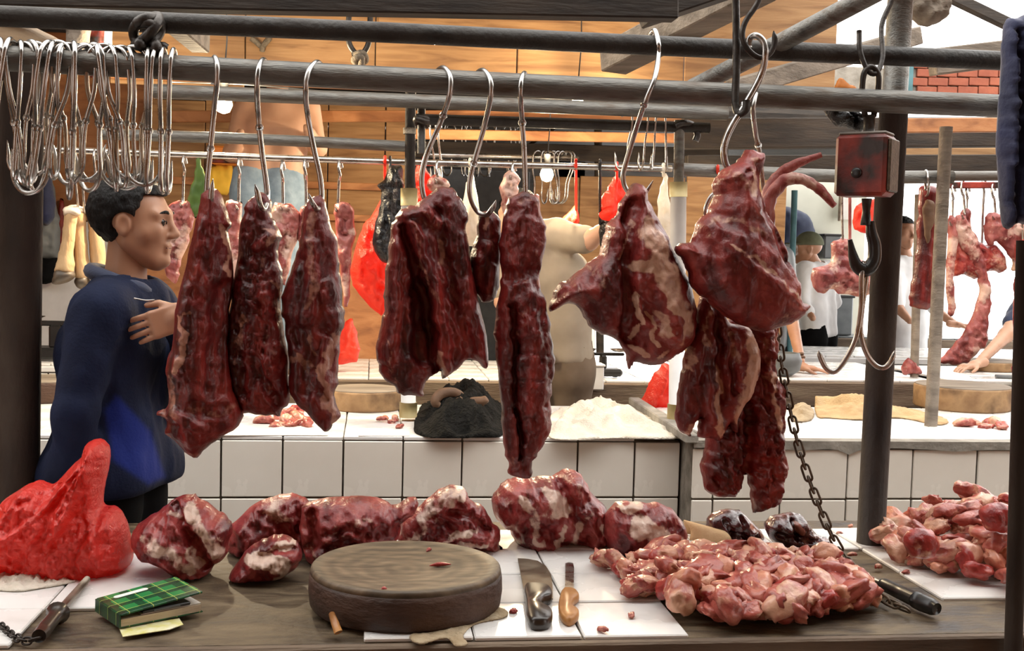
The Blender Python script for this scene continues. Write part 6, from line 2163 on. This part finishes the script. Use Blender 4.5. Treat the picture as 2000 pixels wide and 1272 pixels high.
# ================================================================== BACKGROUND THINGS
def bagthing(label, out, Y, T, R, mat, seed, creases=(), name='plastic_bag', cat='bag', group=None, floor=None, **k):
    if 'bag' in mat and 'radial' not in k:
        tp_ = min(out, key=lambda q: q[1])
        k['radial'] = (tp_[0], tp_[1] - 12, 0.022, 4.0)
        k.setdefault('step', 3.5)
    cord = k.pop('cord', None)
    o = inflate(name, out, Y, T, R, M[mat], step=k.pop('step', 5), seed=seed, noise=k.pop('noise', 0.012), nscale=k.pop('nscale', 16), creases=creases, floor=floor, **k)
    if cord is None and name == 'plastic_bag' and floor is None:
        tp_ = min(out, key=lambda q: q[1])
        if tp_[0] < 1312:
            cord = (tp_[0], float(np.interp(tp_[0], [60, 700, 1312], [291, 314, 330])), 4.3)
        else:
            cord = (tp_[0], float(np.interp(tp_[0], [1326, 1660, 1860], [331, 345, 346])), 4.03)
    if cord:
        tp_ = min(out, key=lambda q: q[1])
        a_, b_ = P(cord[0], cord[1] - 9, cord[2]), P(tp_[0], tp_[1] + 8, Y)
        m_ = P(cord[0], cord[1], cord[2] - 0.03)
        v, f = tube(crom([list(a_ + Vector((0, 0.02, -0.03))), list(a_), list(m_), list(b_)], 4), 0.006, 7)
        mk('handle', v, f, M[mat], o)
    return tag(o, label, cat, group)


# bulbs (real lamps)
def bulb(label, px, py, Y, power, r=0.034, top=60):
    c = P(px, py, Y)
    root = empty('light_bulb', c - Vector((0, 0, r)), label, 'lamp')
    v, f = lathe([(0.004, -r), (r * .7, -r * .75), (r, 0), (r * .85, r * .6), (r * .45, r * 1.35), (r * .42, r * 1.7)], c, 20)
    mk('glass', v, f, M['glow'], root)
    mk('socket', *tube([c + Vector((0, 0, r * 1.6)), c + Vector((0, 0, r * 3))], r * .5, 14), M['black'], root)
    mk('flex', *tube([c + Vector((0, 0, r * 3)), c + Vector((0.01, 0, 0.25)), c + Vector((0, 0, 0.6))], 0.003, 6), M['black'], root)
    ld = bpy.data.lights.new('bulb_light', 'POINT')
    ld.energy = power
    ld.color = (1.0, 0.80, 0.52)
    ld.shadow_soft_size = r
    lo_ = bpy.data.objects.new('bulb_light', ld)
    COL.objects.link(lo_)
    lo_.parent = root
    lo_.location = (0, -r * 1.6, r)
    return root


M['glow'] = emit('lit_bulb_glass', (1.0, 0.86, 0.62), 60)
bulb('glaring bare bulb hanging left behind the first hook', 437, 205, 4.55, 90)
bulb('bare bulb glowing behind the long fillet', 1068, 342, 5.6, 75)
bulb('small bright lamp just under the front rail at centre', 1128, 198, 5.0, 30, 0.026)

# far hanging meats on the thin rail
def far_meat(label, out, Y, T, seed, fat=(), mat='meat_far', hookpx=None, fb=0.25, cr=()):
    o = inflate('hanging_meat', out, Y, T, 16, M[mat], step=4, seed=seed, noise=0.014, nscale=9, fat=fat, fatbase=fb, fatnoise=0.7, jit=4, creases=cr)
    tag(o, label, 'meat')
    if hookpx:
        x0, y0, x1, y1 = hookpx
        hook('pale steel hook carrying ' + label, [(x0 + 4, y0 + 16, .02), (x0, y0, 0), (x0 - 3, y0 + 14, -.02), (x0, y0 + 30, -.02), ((x0 + x1) / 2, (y0 + y1) / 2, 0), (x1, y1, 0), (x1 - 2, y1 + 12, -.02), (x1 - 6, y1 + 4, -.05)], 0.0055, Y=Y)


FM = 4.3
far_meat('ragged pale meat beside the man face', [(333, 400), (352, 392), (372, 398), (378, 430), (368, 470), (352, 520), (345, 552), (325, 540), (320, 490), (330, 450), (325, 420)], FM, 0.03, 61, hookpx=(360, 303, 357, 392))
far_meat('pale fatty meat between first and second long cuts', [(440, 400), (462, 394), (474, 404), (470, 450), (474, 520), (462, 580), (446, 560), (444, 480)], FM, 0.03, 62, hookpx=(468, 308, 466, 396), fb=.5)
far_meat('pale fatty meat between second and third long cuts', [(532, 405), (552, 396), (570, 402), (586, 420), (580, 470), (566, 520), (556, 560), (545, 530), (536, 470)], FM, 0.03, 63, hookpx=(552, 316, 553, 398), fb=.45)
far_meat('narrow pink meat strip right of the third long cut', [(652, 402), (672, 396), (690, 408), (694, 445), (688, 500), (684, 560), (678, 620), (668, 560), (660, 500), (655, 440)], FM, 0.03, 64, hookpx=(664, 312, 660, 400), fb=.2)
far_meat('pink fatty meat on small hook behind third cut', [(585, 410), (600, 402), (612, 412), (608, 450), (596, 500), (586, 470)], FM, 0.025, 67, hookpx=(597, 310, 598, 402), fb=.35)
far_meat('small bony piece hanging under the black bag hook', [(835, 352), (852, 343), (872, 348), (878, 365), (862, 378), (842, 372)], 4.3, 0.025, 65, fb=.6, hookpx=(855, 314, 855, 345))
far_meat('pale shank hanging behind the top of the fillet', [(985, 340), (1000, 332), (1014, 345), (1012, 372), (1018, 400), (1050, 380), (1056, 410), (1040, 450), (1000, 460), (984, 420), (978, 380)], 4.3, 0.04, 66, fb=.6, hookpx=(1003, 318, 1001, 338))
# ribs and strips on the far right
far_meat('long curved strip of rib meat hanging at the far right', [(1878, 415), (1895, 440), (1912, 478), (1925, 520), (1938, 570), (1932, 620), (1925, 670), (1905, 695), (1870, 715), (1840, 708), (1838, 700), (1870, 668), (1898, 620), (1912, 570), (1908, 530), (1890, 500), (1870, 470), (1860, 440)], 5.0, 0.028, 71, mat='meat_far', fb=.25, hookpx=(1880, 350, 1884, 415))
far_meat('bulky dark red ribs beside the long curved strip', [(1858, 470), (1880, 462), (1915, 475), (1950, 480), (1962, 520), (1955, 535), (1930, 530), (1905, 545), (1885, 538), (1862, 540), (1858, 505)], 5.05, 0.05, 72, mat='meat_red', fb=.1, hookpx=(1922, 345, 1918, 470))
far_meat('upright bone with meat against the bright opening', [(1878, 412), (1888, 408), (1895, 418), (1894, 470), (1880, 475), (1876, 440)], 5.03, 0.025, 73, fb=.6, hookpx=(1890, 358, 1888, 412))
far_meat('torn rib piece below the navy cloth', [(1925, 425), (1945, 412), (1960, 420), (1990, 435), (2010, 450), (2010, 500), (1990, 520), (1970, 500), (1950, 470), (1935, 480), (1922, 460)], 5.0, 0.04, 74, fb=.3, hookpx=(1940, 356, 1944, 418))
far_meat('red strip hanging at the right edge of view', [(1985, 480), (2010, 470), (2020, 520), (2010, 600), (2008, 680), (1998, 730), (1976, 735), (1980, 690), (1978, 600), (1982, 530)], 4.95, 0.035, 75, mat='meat_red', fb=.2, hookpx=(1992, 356, 1998, 475))
far_meat('ragged meat edge beside the olive post', [(1852, 430), (1866, 425), (1872, 470), (1862, 530), (1868, 590), (1856, 620), (1848, 560), (1850, 490)], 5.0, 0.025, 76, fb=.35, hookpx=(1862, 358, 1860, 428))
# brown shank hanging behind the scale post
o = inflate('hanging_shank', [(1795, 368), (1812, 362), (1830, 370), (1836, 410), (1828, 470), (1822, 540), (1826, 590), (1812, 606), (1788, 600), (1776, 590), (1782, 540), (1790, 480), (1794, 420)], 4.14, 0.04, 26, M['meat_dark'], step=4, seed=77, fatbase=0.05)
tag(o, 'brown skinned shank hanging behind the dark post', 'meat')
o = inflate('hanging_hide_strip', [(1806, 395), (1818, 390), (1826, 400), (1822, 440), (1812, 480), (1804, 450)], 4.09, 0.015, 12, M['brown_rag'], step=4, seed=78)
tag(o, 'tan hide strip on the hanging shank hook', 'hide')

hook('steel hook carrying the brown skinned shank', [(1808, 372, .03), (1807, 340, .03), (1809, 334, 0), (1812, 345, -.03), (1814, 362, -.02), (1812, 380, .05), (1806, 384, .09)], 0.005, Y=4.03)
hook('thin steel hook carrying the clear meat bag', [(1652, 352, .03), (1651, 333, .02), (1648, 330, 0), (1645, 340, -.03), (1645, 400, 0), (1646, 460, 0), (1648, 476, .02), (1656, 470, .03)], 0.004, Y=4.03)
# cow legs on the left
def cow_leg(label, out, hoof, Y, seed):
    base = P(hoof[len(hoof) // 2][0], hoof[len(hoof) // 2][1], Y)
    root = empty('cow_leg', base, label, 'cow leg')
    inflate('hide', out, Y, 0.042, 16, M['hide'], step=4, seed=seed, noise=0.003, parent=root, jit=1)
    inflate('hoof', hoof, Y - 0.004, 0.044, 16, M['hoof'], step=4, seed=seed + 1, noise=0.003, parent=root, jit=1)
    a = out[0]
    o = inflate('cut_joint', [(a[0] - 4, a[1] - 8), (a[0] + 12, a[1] - 10), (a[0] + 28, a[1] - 6), (a[0] + 30, a[1] + 6), (a[0] + 14, a[1] + 10), (a[0] - 3, a[1] + 8)], Y - 0.005, 0.036, 10, M['bone'], step=3, seed=seed + 2, parent=root, jit=1.5)
    return root


CY = 4.36
for i_, (a_, b_) in enumerate(((146, 152), (160, 164), (186, 186))):
    hook(('left', 'middle', 'right')[i_] + ' thin hook holding up the tan cow legs', [(a_ + 3, 312, .02), (a_, 291, 0), (a_ - 3, 308, -.02), (a_, 340, 0), (b_, 400, .03), (b_ + 2, 416, .05), (b_ + 7, 410, .06)], 0.0045, Y=4.3)
cow_leg('leftmost tan cow leg with dark spot and hoof forward', [(128, 414), (152, 412), (148, 450), (144, 490), (146, 520), (140, 536), (108, 532), (114, 500), (122, 460)], [(112, 524), (142, 528), (146, 540), (132, 552), (104, 556), (104, 540)], CY - 0.06, 81)
cow_leg('middle tan cow leg hanging beside the man', [(136, 410), (166, 408), (168, 450), (172, 490), (176, 530), (170, 550), (150, 548), (144, 510), (142, 460)], [(150, 540), (172, 540), (176, 556), (160, 566), (146, 556)], CY, 83)
cow_leg('rightmost tan cow leg partly behind the man', [(170, 408), (192, 404), (198, 440), (206, 490), (206, 530), (196, 545), (180, 530), (174, 480), (172, 440)], [(180, 528), (202, 530), (208, 548), (192, 560), (178, 548)], CY + 0.03, 86)
# clothes hanging at left
bagthing('dark grey and blue clothes hanging behind the left post', [(60, 300), (88, 295), (100, 340), (112, 400), (118, 450), (112, 500), (90, 505), (64, 500), (58, 420)], 6.85, 0.08, 22, 'greypl', 91, name='hanging_clothes', cat='clothes', creases=[([(75, 310), (80, 490)], 7, 0.02), ([(98, 340), (104, 490)], 6, -0.02)])
bagthing('bright blue garment behind the bunched hooks', [(78, 292), (96, 290), (102, 350), (108, 410), (96, 440), (82, 430), (76, 350)], 6.72, 0.06, 14, 'bluecloth', 92, name='hanging_clothes', cat='clothes', creases=[([(88, 300), (94, 420)], 5, 0.015)])
bagthing('black cloth hanging low beside the cow legs', [(70, 500), (110, 495), (114, 530), (104, 552), (72, 550)], 6.9, 0.06, 14, 'trousers', 93, name='hanging_clothes', cat='clothes')
bagthing('red strip of cloth between clothes and cow legs', [(114, 395), (124, 392), (126, 450), (118, 520), (108, 535), (112, 470)], 6.95, 0.03, 8, 'redpaint', 94, name='hanging_clothes', cat='clothes')
bagthing('grey sack hanging at the upper left', [(125, -20), (175, -25), (180, 40), (172, 100), (150, 130), (132, 95), (128, 40)], 4.3, 0.06, 26, 'wood_grey', 95, name='grey_sack', cat='sack')
bagthing('red cloth hanging beside the grey sack', [(168, -20), (202, -20), (204, 60), (198, 130), (178, 150), (170, 80)], 4.4, 0.03, 14, 'redpaint', 96, name='hanging_clothes', cat='clothes')
bagthing('grey blue cloth beside the red hanging cloth', [(186, -20), (218, -20), (220, 60), (214, 130), (196, 140), (192, 60)], 4.6, 0.03, 14, 'denim', 97, name='hanging_clothes', cat='clothes')
# ropes
def knot(label, pts, Y, r, mat, name='rope_knot', cat='rope', per=5):
    v, f = tube(crom([list(P(a, b, Y + d)) for a, b, d in pts], per), r, 9)
    return tag(mk(name, v, f, mat), label, cat)


kr = []
for k in range(26):
    a = k * 1.25
    kr.append((280 + 22 * math.sin(a * .83) + k * .6, 64 - 30 * math.cos(a * .31) + 12 * math.sin(a), -.03 + .03 * math.cos(a)))
knot('clump of dark knotted rope tied on the upper rail', kr + [(318, 92, -.02), (324, 96, -.02)], RY + 0.04, 0.0115, M['iron'], per=4)
knot('iron u shaped loop on the plywood fascia', [(683, 15, 0), (680, 60, 0), (684, 90, 0), (702, 108, 0), (718, 90, 0), (722, 60, 0), (724, 15, 0)], 4.4, 0.011, M['iron'], 'iron_loop', 'loop')
knot('frayed rope knot hanging from the iron loop', [(690, 108, 0), (708, 104, -.02), (714, 118, 0), (698, 124, .02), (692, 116, -.02), (706, 112, -.03), (704, 140, 0), (700, 160, 0)], 4.4, 0.013, M['rope'])
knot('small knotted rag nailed to the plywood', [(490, 75, 0), (500, 82, 0), (512, 92, 0), (518, 84, 0), (526, 76, 0), (514, 90, -.01), (512, 100, 0)], 5.19, 0.012, M['rope'])
knot('rope lashing joining the short rail to the thin post', [(815, 228, -.03), (832, 232, -.03), (834, 244, .02), (818, 244, .03), (814, 232, -.03), (834, 238, -.03), (828, 228, .03)], 3.95, 0.012, M['iron'])
knot('black rag lashing on the white pole top', [(1318, 246, -.03), (1334, 240, -.03), (1352, 244, .0), (1362, 262, .0), (1358, 276, 0)], 3.95, 0.012, M['iron'])
bagthing('black plastic wad stuffed behind the rail beside the scale', [(1608, 212), (1640, 208), (1675, 218), (1692, 235), (1685, 256), (1655, 252), (1625, 240)], RY + 0.07, 0.028, 22, 'blackbag', 98, name='plastic_wad')
bagthing('grey bundle of cloth at the top right corner', [(1765, -30), (1850, -30), (1856, 10), (1842, 38), (1815, 52), (1790, 44), (1770, 20)], 3.4, 0.06, 30, 'wood_grey', 99, name='cloth_bundle', cat='cloth')
bagthing('crumpled orange rag on the rail behind the scale', [(1628, 176), (1634, 158), (1644, 154), (1656, 166), (1668, 168), (1674, 178), (1650, 182)], RY + 0.012, 0.012, 10, 'orange', 100, name='orange_rag', cat='cloth')

# plastic bags hanging
bagthing('big red bag with black bag in front, beside middle post', [(752, 340), (745, 385), (722, 425), (702, 460), (686, 520), (690, 560), (715, 590), (745, 615), (762, 590), (770, 520), (772, 440), (768, 380)], 4.45, 0.08, 40, 'redbag_far', 111, creases=[([(750, 360), (720, 440), (700, 540)], 7, .015), ([(752, 370), (745, 460), (740, 580)], 6, -.012), ([(700, 500), (750, 560)], 6, .01)])
bagthing('limp black plastic bag hanging in front of red bag', [(762, 322), (782, 325), (788, 360), (784, 420), (778, 470), (760, 512), (738, 502), (728, 470), (738, 420), (746, 380), (738, 365), (752, 350)], 4.25, 0.04, 22, 'blackbag', 112, creases=[([(770, 340), (755, 480)], 6, .02), ([(780, 360), (768, 470)], 5, -.015)])
bagthing('red plastic strip hanging behind the folded slab', [(812, 325), (828, 322), (842, 350), (850, 378), (835, 400), (815, 390)], 4.35, 0.03, 14, 'redbag_far', 113)
bagthing('small red bag standing on the second counter', [(668, 640), (685, 622), (697, 650), (703, 690), (695, 707), (650, 709), (655, 670)], 5.85, 0.07, 26, 'redbag_far', 114, floor=0.868)
bagthing('milky plastic bag hanging behind the small cut', [(918, 338), (926, 345), (934, 400), (940, 460), (925, 480), (905, 470), (900, 420), (908, 370)], 4.5, 0.03, 16, 'whitebag', 115, creases=[([(918, 345), (915, 460)], 5, .012)])
bagthing('red bag hanging behind the shoulder joint', [(1195, 352), (1205, 346), (1215, 356), (1226, 385), (1228, 425), (1195, 432), (1170, 428), (1174, 395), (1185, 370)], 4.6, 0.05, 22, 'redbag_far', 116, creases=[([(1202, 352), (1190, 420)], 5, .012), ([(1206, 352), (1214, 420)], 5, -.012)])
bagthing('black bag hanging under the red bag', [(1172, 430), (1195, 434), (1200, 470), (1186, 500), (1172, 480)], 4.7, 0.03, 12, 'blackbag', 117)
bagthing('milky plastic strip hanging beside the white pole', [(1296, 336), (1302, 345), (1308, 400), (1312, 470), (1298, 480), (1284, 440), (1288, 380)], 4.3, 0.02, 12, 'whitebag', 118)
bagthing('red bag slumped against the foot of the white pole', [(1262, 760), (1285, 720), (1305, 712), (1312, 740), (1312, 790), (1300, 806), (1258, 800), (1248, 785)], 4.5, 0.07, 26, 'redbag_far', 119, floor=zt2, creases=[([(1300, 718), (1270, 790)], 6, .012)])
bagthing('red bag draped behind the stall holder in beige', [(1110, 415), (1125, 402), (1128, 440), (1105, 452), (1080, 452), (1092, 430)], 5.6, 0.05, 18, 'redbag_far', 120)
bagthing('orange red bag behind the round joint', [(1372, 425), (1388, 398), (1402, 390), (1402, 430), (1380, 450)], 4.2, 0.04, 16, 'redbag_far', 121)
bagthing('red bag behind the post under the red scale', [(1672, 400), (1720, 395), (1722, 450), (1690, 455), (1668, 445)], 5.2, 0.03, 16, 'redbag_far', 123)
cbag = bagthing('clear plastic bag of pink meat hanging beyond the chain', [(1628, 470), (1660, 468), (1668, 500), (1700, 520), (1705, 570), (1672, 578), (1640, 572), (1622, 565), (1600, 575), (1584, 548), (1590, 525), (1620, 515), (1628, 500)], 4.05, 0.06, 30, 'meat_far', 124, fatbase=.3, fatnoise=.6, noise=0.014, nscale=10)
# navy cloth at right edge
bagthing('navy blue cloth hanging in folds at the right edge', [(1962, 46), (1985, 36), (2050, 30), (2060, 250), (2050, 440), (1990, 436), (1966, 448), (1956, 420), (1950, 330), (1948, 260), (1956, 150)], 2.35, 0.03, 20, 'bluecloth', 131, name='navy_cloth', cat='cloth', step=5, noise=0.002, jit=0.8,
         creases=[([(1968, 60), (1962, 430)], 6, .02), ([(1980, 60), (1976, 430)], 5, -.018), ([(1992, 60), (1990, 430)], 6, .02)])

# other background stuff on walls and counters
bagthing('yellow garment hanging behind the left bulb', [(402, 330), (450, 322), (456, 350), (448, 378), (420, 380), (404, 368)], 6.56, 0.03, 16, 'yellow', 141, name='yellow_garment', cat='clothes')
v, f = box(tuple(P(456, 305, 6.5)), (0.24, 0.14, 0.10), bev=0.012)
cr = empty('orange_crate', P(456, 322, 6.5), 'orange plastic crate behind the left bulb', 'crate')
mk('tub', v, f, M['orange'], cr, False)
mk('rim', *box(tuple(P(456, 318, 6.49)), (0.27, 0.16, 0.018), bev=0.004), M['redpaint'], cr, False)
o = inflate('banana_leaf', [(384, 306), (388, 300), (393, 320), (402, 345), (404, 390), (396, 415), (376, 425), (366, 400), (372, 370), (382, 335)], 4.3, 0.010, 12, M['green'], step=4, seed=142)
tag(o, 'green leaf hanging beside the leftmost long cut', 'leaf')

# wooden chopping rounds behind
def roundblock(label, c, r, h, mat='block_far', n=36):
    root = empty('chopping_block', c, label, 'chopping block')
    v, f = lathe([(r * .97, 0), (r, 0.008), (r, h - 0.008), (r * .985, h)], c, n, wob=0.006)
    mk('side', v, f, M[mat], root)
    v, f = lathe([(r * .985, h), (r * .96, h + 0.003), (0.002, h + 0.002)], c, n, wob=0.006)
    mk('cutting_face', v, f, M['wood_grey'], root)
    return root


cpt = PZ(712, 806, zt)
roundblock('tan round chopping block on the cream tiled counter', Vector((cpt.x, cpt.y + 0.13, zt + .0008)), 0.148, 0.075)
cpt = PZ(1912, 808, zt2)
roundblock('wide pale chopping block on the right counter', Vector((cpt.x + 0.03, cpt.y + 0.19, zt2 + .0008)), 0.20, 0.095)
cpt = PZ(92, 790, zt)
roundblock('dark chopping block behind the left post', Vector((cpt.x - 0.05, cpt.y + 0.15, zt + .0008)), 0.15, 0.08, 'block')
cpt = PZ(1930, 722, 0.905)
roundblock('brown wooden block on the far right counter', Vector((cpt.x, max(cpt.y, 5.65), 0.906)), 0.17, 0.05, 'block_far')
cpt = PZ(100, 672, 0.92)
roundblock('flat wooden round on the white counter behind man', Vector((cpt.x, 6.0, 0.921)), 0.12, 0.05, 'block')

# small scraps on the cream counter
def scatter(pts, z, label, group, sc, name='fat_offcut'):
    for i, (a, b) in enumerate(pts):
        o = newobj(name, SCR[(i * 5) % 14], PZ(a, b, z + 0.008))
        o.scale = (sc, sc, sc)
        o.rotation_euler = (0, 0, i * 1.9)
        tag(o, label, 'meat', group)


scatter([(515, 825), (530, 822), (545, 828), (560, 824), (575, 829), (590, 826), (552, 814), (568, 812), (582, 815), (570, 804), (580, 800), (600, 830), (538, 830)], zt, 'pale fatty scrap in the small pile on the cream counter', 'scraps on the cream counter', 1.15)
scatter([(745, 820), (755, 816), (765, 822), (772, 818), (782, 834)], zt, 'whitish gristle bit beside the middle post foot', 'gristle by the middle post', 0.6)
scatter([(1885, 830), (1905, 826), (1925, 832), (1945, 828), (1960, 834), (1930, 822)], zt2, 'red offcut on the right counter before the block', 'offcuts on the right counter', 1.2)
# rags on the counters
zb = zt
cloth('shaggy black rag heaped on the cream tiled counter', [(808, 838), (822, 800), (850, 790), (900, 785), (950, 788), (985, 800), (985, 850), (930, 856), (860, 858), (820, 852)], zt, 0.12, M['rag_black'], 21, ztab=zt, n=60)
ringp = [P(862, 800, 3.98), P(850, 785, 3.98), P(862, 770, 4.0), P(886, 768, 4.02), P(900, 780, 4.02), P(884, 805, 3.94), P(905, 838, 3.86)]
v, f = tube(crom([list(q) for q in ringp], 5), [0.012, 0.018, 0.02, 0.02, 0.018, 0.018, 0.014], 10)
tag(mk('hide_loop', v, f, M['brown_rag']), 'brown hide loop lying on the shaggy black rag', 'hide')
o = inflate('hide_flap', [(902, 790), (920, 776), (946, 774), (956, 784), (940, 796), (915, 800)], 4.0, 0.02, 12, M['brown_rag'], step=3, seed=143)
tag(o, 'tan folded flap on top of the black rag', 'hide')
cloth('cream towel crumpled at the end of the cream counter', [(1068, 852), (1080, 810), (1120, 795), (1190, 792), (1240, 800), (1290, 825), (1335, 852), (1300, 860), (1200, 858), (1120, 862)], zt, 0.06, M['rag_white'], 22, ztab=zt, n=64, folds=[([(1090, 850), (1120, 815), (1180, 810)], .035, .02), ([(1150, 850), (1180, 825), (1250, 830)], .03, .016)])
cloth('tan burlap sack spread on the right counter', [(1596, 815), (1592, 788), (1610, 782), (1700, 790), (1780, 800), (1850, 822), (1830, 832), (1760, 818), (1690, 822), (1620, 818)], zt2, 0.03, M['burlap'], 23, ztab=zt2, n=50, folds=[([(1560, 795), (1600, 790), (1700, 800)], .04, .03)])
cloth('grey stained rag beside the burlap sack', [(1545, 820), (1550, 795), (1572, 790), (1590, 805), (1585, 822), (1560, 826)], zt2, 0.05, M['rag_beige'], 24, ztab=zt2, n=30)
for i, (a, b, c, d) in enumerate(((395, 640, 828, 852), (700, 800, 838, 853))):
    w = [PZ(a, d, zt), PZ(b, d, zt), PZ(b, c, zt), PZ(a, c, zt)]
    v, f = prism([(p.x, p.y) for p in w], zt + 0.001, zt + 0.003)
    tag(mk('newspaper', v, f, M['paper'], None, False), ('printed paper spread under the pale scraps', 'printed paper sheet before the tan chopping block')[i], 'paper')

# table scales / black machines
def machine(label, c, s=1.0):
    root = empty('balance_scale', c, label, 'scale')
    mk('base', *box(tuple(c + Vector((0, 0, 0.03 * s))), (0.26 * s, 0.14 * s, 0.05 * s), bev=0.012), M['black'], root, False)
    mk('column', *box(tuple(c + Vector((0, 0, 0.10 * s))), (0.05 * s, 0.06 * s, 0.10 * s), bev=0.01), M['black'], root, False)
    mk('balance_arm', *box(tuple(c + Vector((0, 0, 0.155 * s))), (0.30 * s, 0.025 * s, 0.022 * s), bev=0.005), M['black'], root, False)
    for sg in (-1, 1):
        q = c + Vector((0.12 * s * sg, 0, 0.17 * s))
        mk('pan', *lathe([(0.01, 0), (0.05 * s, 0.004), (0.075 * s, 0.016), (0.07 * s, 0.016), (0.01, 0.006)], q, 20), M['iron'] if sg < 0 else M['steel'], root)
        mk('foot', *lathe([(0.018 * s, 0), (0.015 * s, 0.012)], c + Vector((0.09 * s * sg, 0, -0.003)), 12), M['black'], root)
    return root


machine('black balance scale on the white counter behind man', Vector((P(110, 590, 5.75).x, 5.75, 0.923)), 1.15)
machine('small black balance scale beyond the shoulder joint', Vector((P(1178, 690, 5.75).x, 5.75, 0.875)), 0.75)
bw = Vector((P(1528, 740, 5.75).x, 5.75, 0.894))
v, f = lathe([(0.05, 0), (0.09, 0.03), (0.10, 0.08), (0.085, 0.12), (0.07, 0.12), (0.085, 0.075), (0.04, 0.01)], bw, 24)
tag(mk('bowl', v, f, M['greypl']), 'grey green bowl beside the braceleted arm', 'bowl')
# white foam box on the second counter, white crate faces
for (a, b, c, d, Y, lb) in ((1108, 1172, 712, 757, 5.56, 'white box face under the beige shirted person'), (1140, 1164, 640, 712, 5.9, 'tall white carton beyond the shoulder joint')):
    pa, pb = P(a, d, Y), P(b, c, Y)
    if Y > 5.7:
        pa.z = 0.872
    v, f = box(((pa.x + pb.x) / 2, Y + (0.06 if Y > 5.7 else -0.06), (pa.z + pb.z) / 2), (pb.x - pa.x, 0.1, pb.z - pa.z), bev=0.006)
    r = empty('foam_box', Vector(((pa.x + pb.x) / 2, Y, pa.z)), lb, 'box')
    mk('box_body', v, f, M['white_paint'], r, False)
    v, f = box(((pa.x + pb.x) / 2, Y + (0.06 if Y > 5.7 else -0.06), pb.z + 0.004), (pb.x - pa.x + 0.01, 0.11, 0.012), bev=0.003)
    mk('lid', v, f, M['white_paint'], r, False)
# dark block and crates beyond the clear bag
for (a, b, c, d, Y, mt_, lb) in ((1628, 1668, 580, 622, 8.9, 'greypl', 'grey crate beyond the clear meat bag'), (1600, 1635, 460, 505, 9.48, 'greypl', 'dark board leaning on the pale wall')):
    pa, pb = P(a, d, Y), P(b, c, Y)
    if Y < 9:
        Y, pa.z = 9.0, 0.903
    r = empty('crate', Vector(((pa.x + pb.x) / 2, Y, pa.z)), lb, 'crate')
    v, f = box(((pa.x + pb.x) / 2, Y, (pa.z + pb.z) / 2), (pb.x - pa.x, 0.2, pb.z - pa.z), bev=0.012)
    mk('tub', v, f, M[mt_], r, False)
    v, f = box(((pa.x + pb.x) / 2, Y, pb.z), (pb.x - pa.x + 0.02, 0.22, 0.02), bev=0.005)
    mk('rim', v, f, M['black'], r, False)
bagthing('blue tarpaulin heap before the pale wall', [(1512, 420), (1530, 402), (1560, 410), (1585, 430), (1592, 470), (1575, 490), (1540, 480), (1515, 490), (1508, 450)], 9.52, 0.09, 26, 'navy', 151, name='tarpaulin', cat='tarpaulin')
v, f = box(tuple(P(1658, 405, 9.55)), (0.16, 0.02, 0.22), bev=0.003)
nb2 = empty('notice', P(1658, 430, 9.55), 'white printed notice on the pale wall', 'notice')
mk('sheet', v, f, M['paper'], nb2, False)
mk('frame_edge', *box(tuple(P(1640, 405, 9.545)), (0.014, 0.03, 0.24), bev=0.002), M['wood_beam'], nb2, False)
# knife on far right counter
kf = PZ(1885, 728, 0.906)
kr_ = empty('knife', Vector((kf.x, 5.62, 0.907)), 'small knife lying on the far right counter', 'knife')
mk('blade', *box((kf.x - 0.05, 5.62, 0.912), (0.14, 0.025, 0.003)), M['steel'], kr_, False)
mk('handle', *tube([(kf.x + 0.02, 5.62, 0.915), (kf.x + 0.12, 5.60, 0.915)], 0.011, 10), M['greypl'], kr_)
o = inflate('meat_piece', [(1760, 728), (1766, 706), (1775, 698), (1790, 712), (1800, 730), (1780, 734)], 5.75, 0.04, 16, M['meat_far'], step=4, seed=152, floor=0.892)
tag(o, 'wedge of pale meat beside the dark post foot', 'meat')

# hall enclosure; the unseen side walls are added to make the hall dimmer
struct(slab('wall_end', (-1.6, 10.2, 1.6), (7.0, 0.1, 3.3), M['wood_dark']), 'dark end wall of the hall')
struct(slab('wall_end', (2.95, 10.2, 2.75), (2.6, 0.1, 1.3), M['wood_dark']), 'dark end wall above the bright opening')
struct(slab('wall_side_added', (-5.0, 5.0, 1.6), (0.1, 11, 3.3), M['wood_ply2']), 'unseen boarded left wall added to dim the hall')
struct(slab('wall_side_added', (5.6, 3.0, 1.6), (0.1, 7, 3.3), M['wood_ply2']), 'unseen boarded right wall added to dim the hall')

struct(slab('wall_rear_added', (0.3, -1.6, 1.6), (11, 0.1, 3.3), M['wood_ply2']), 'unseen boarded wall added behind the camera to cut daylight')  # unseen, added to hold back light from behind the camera
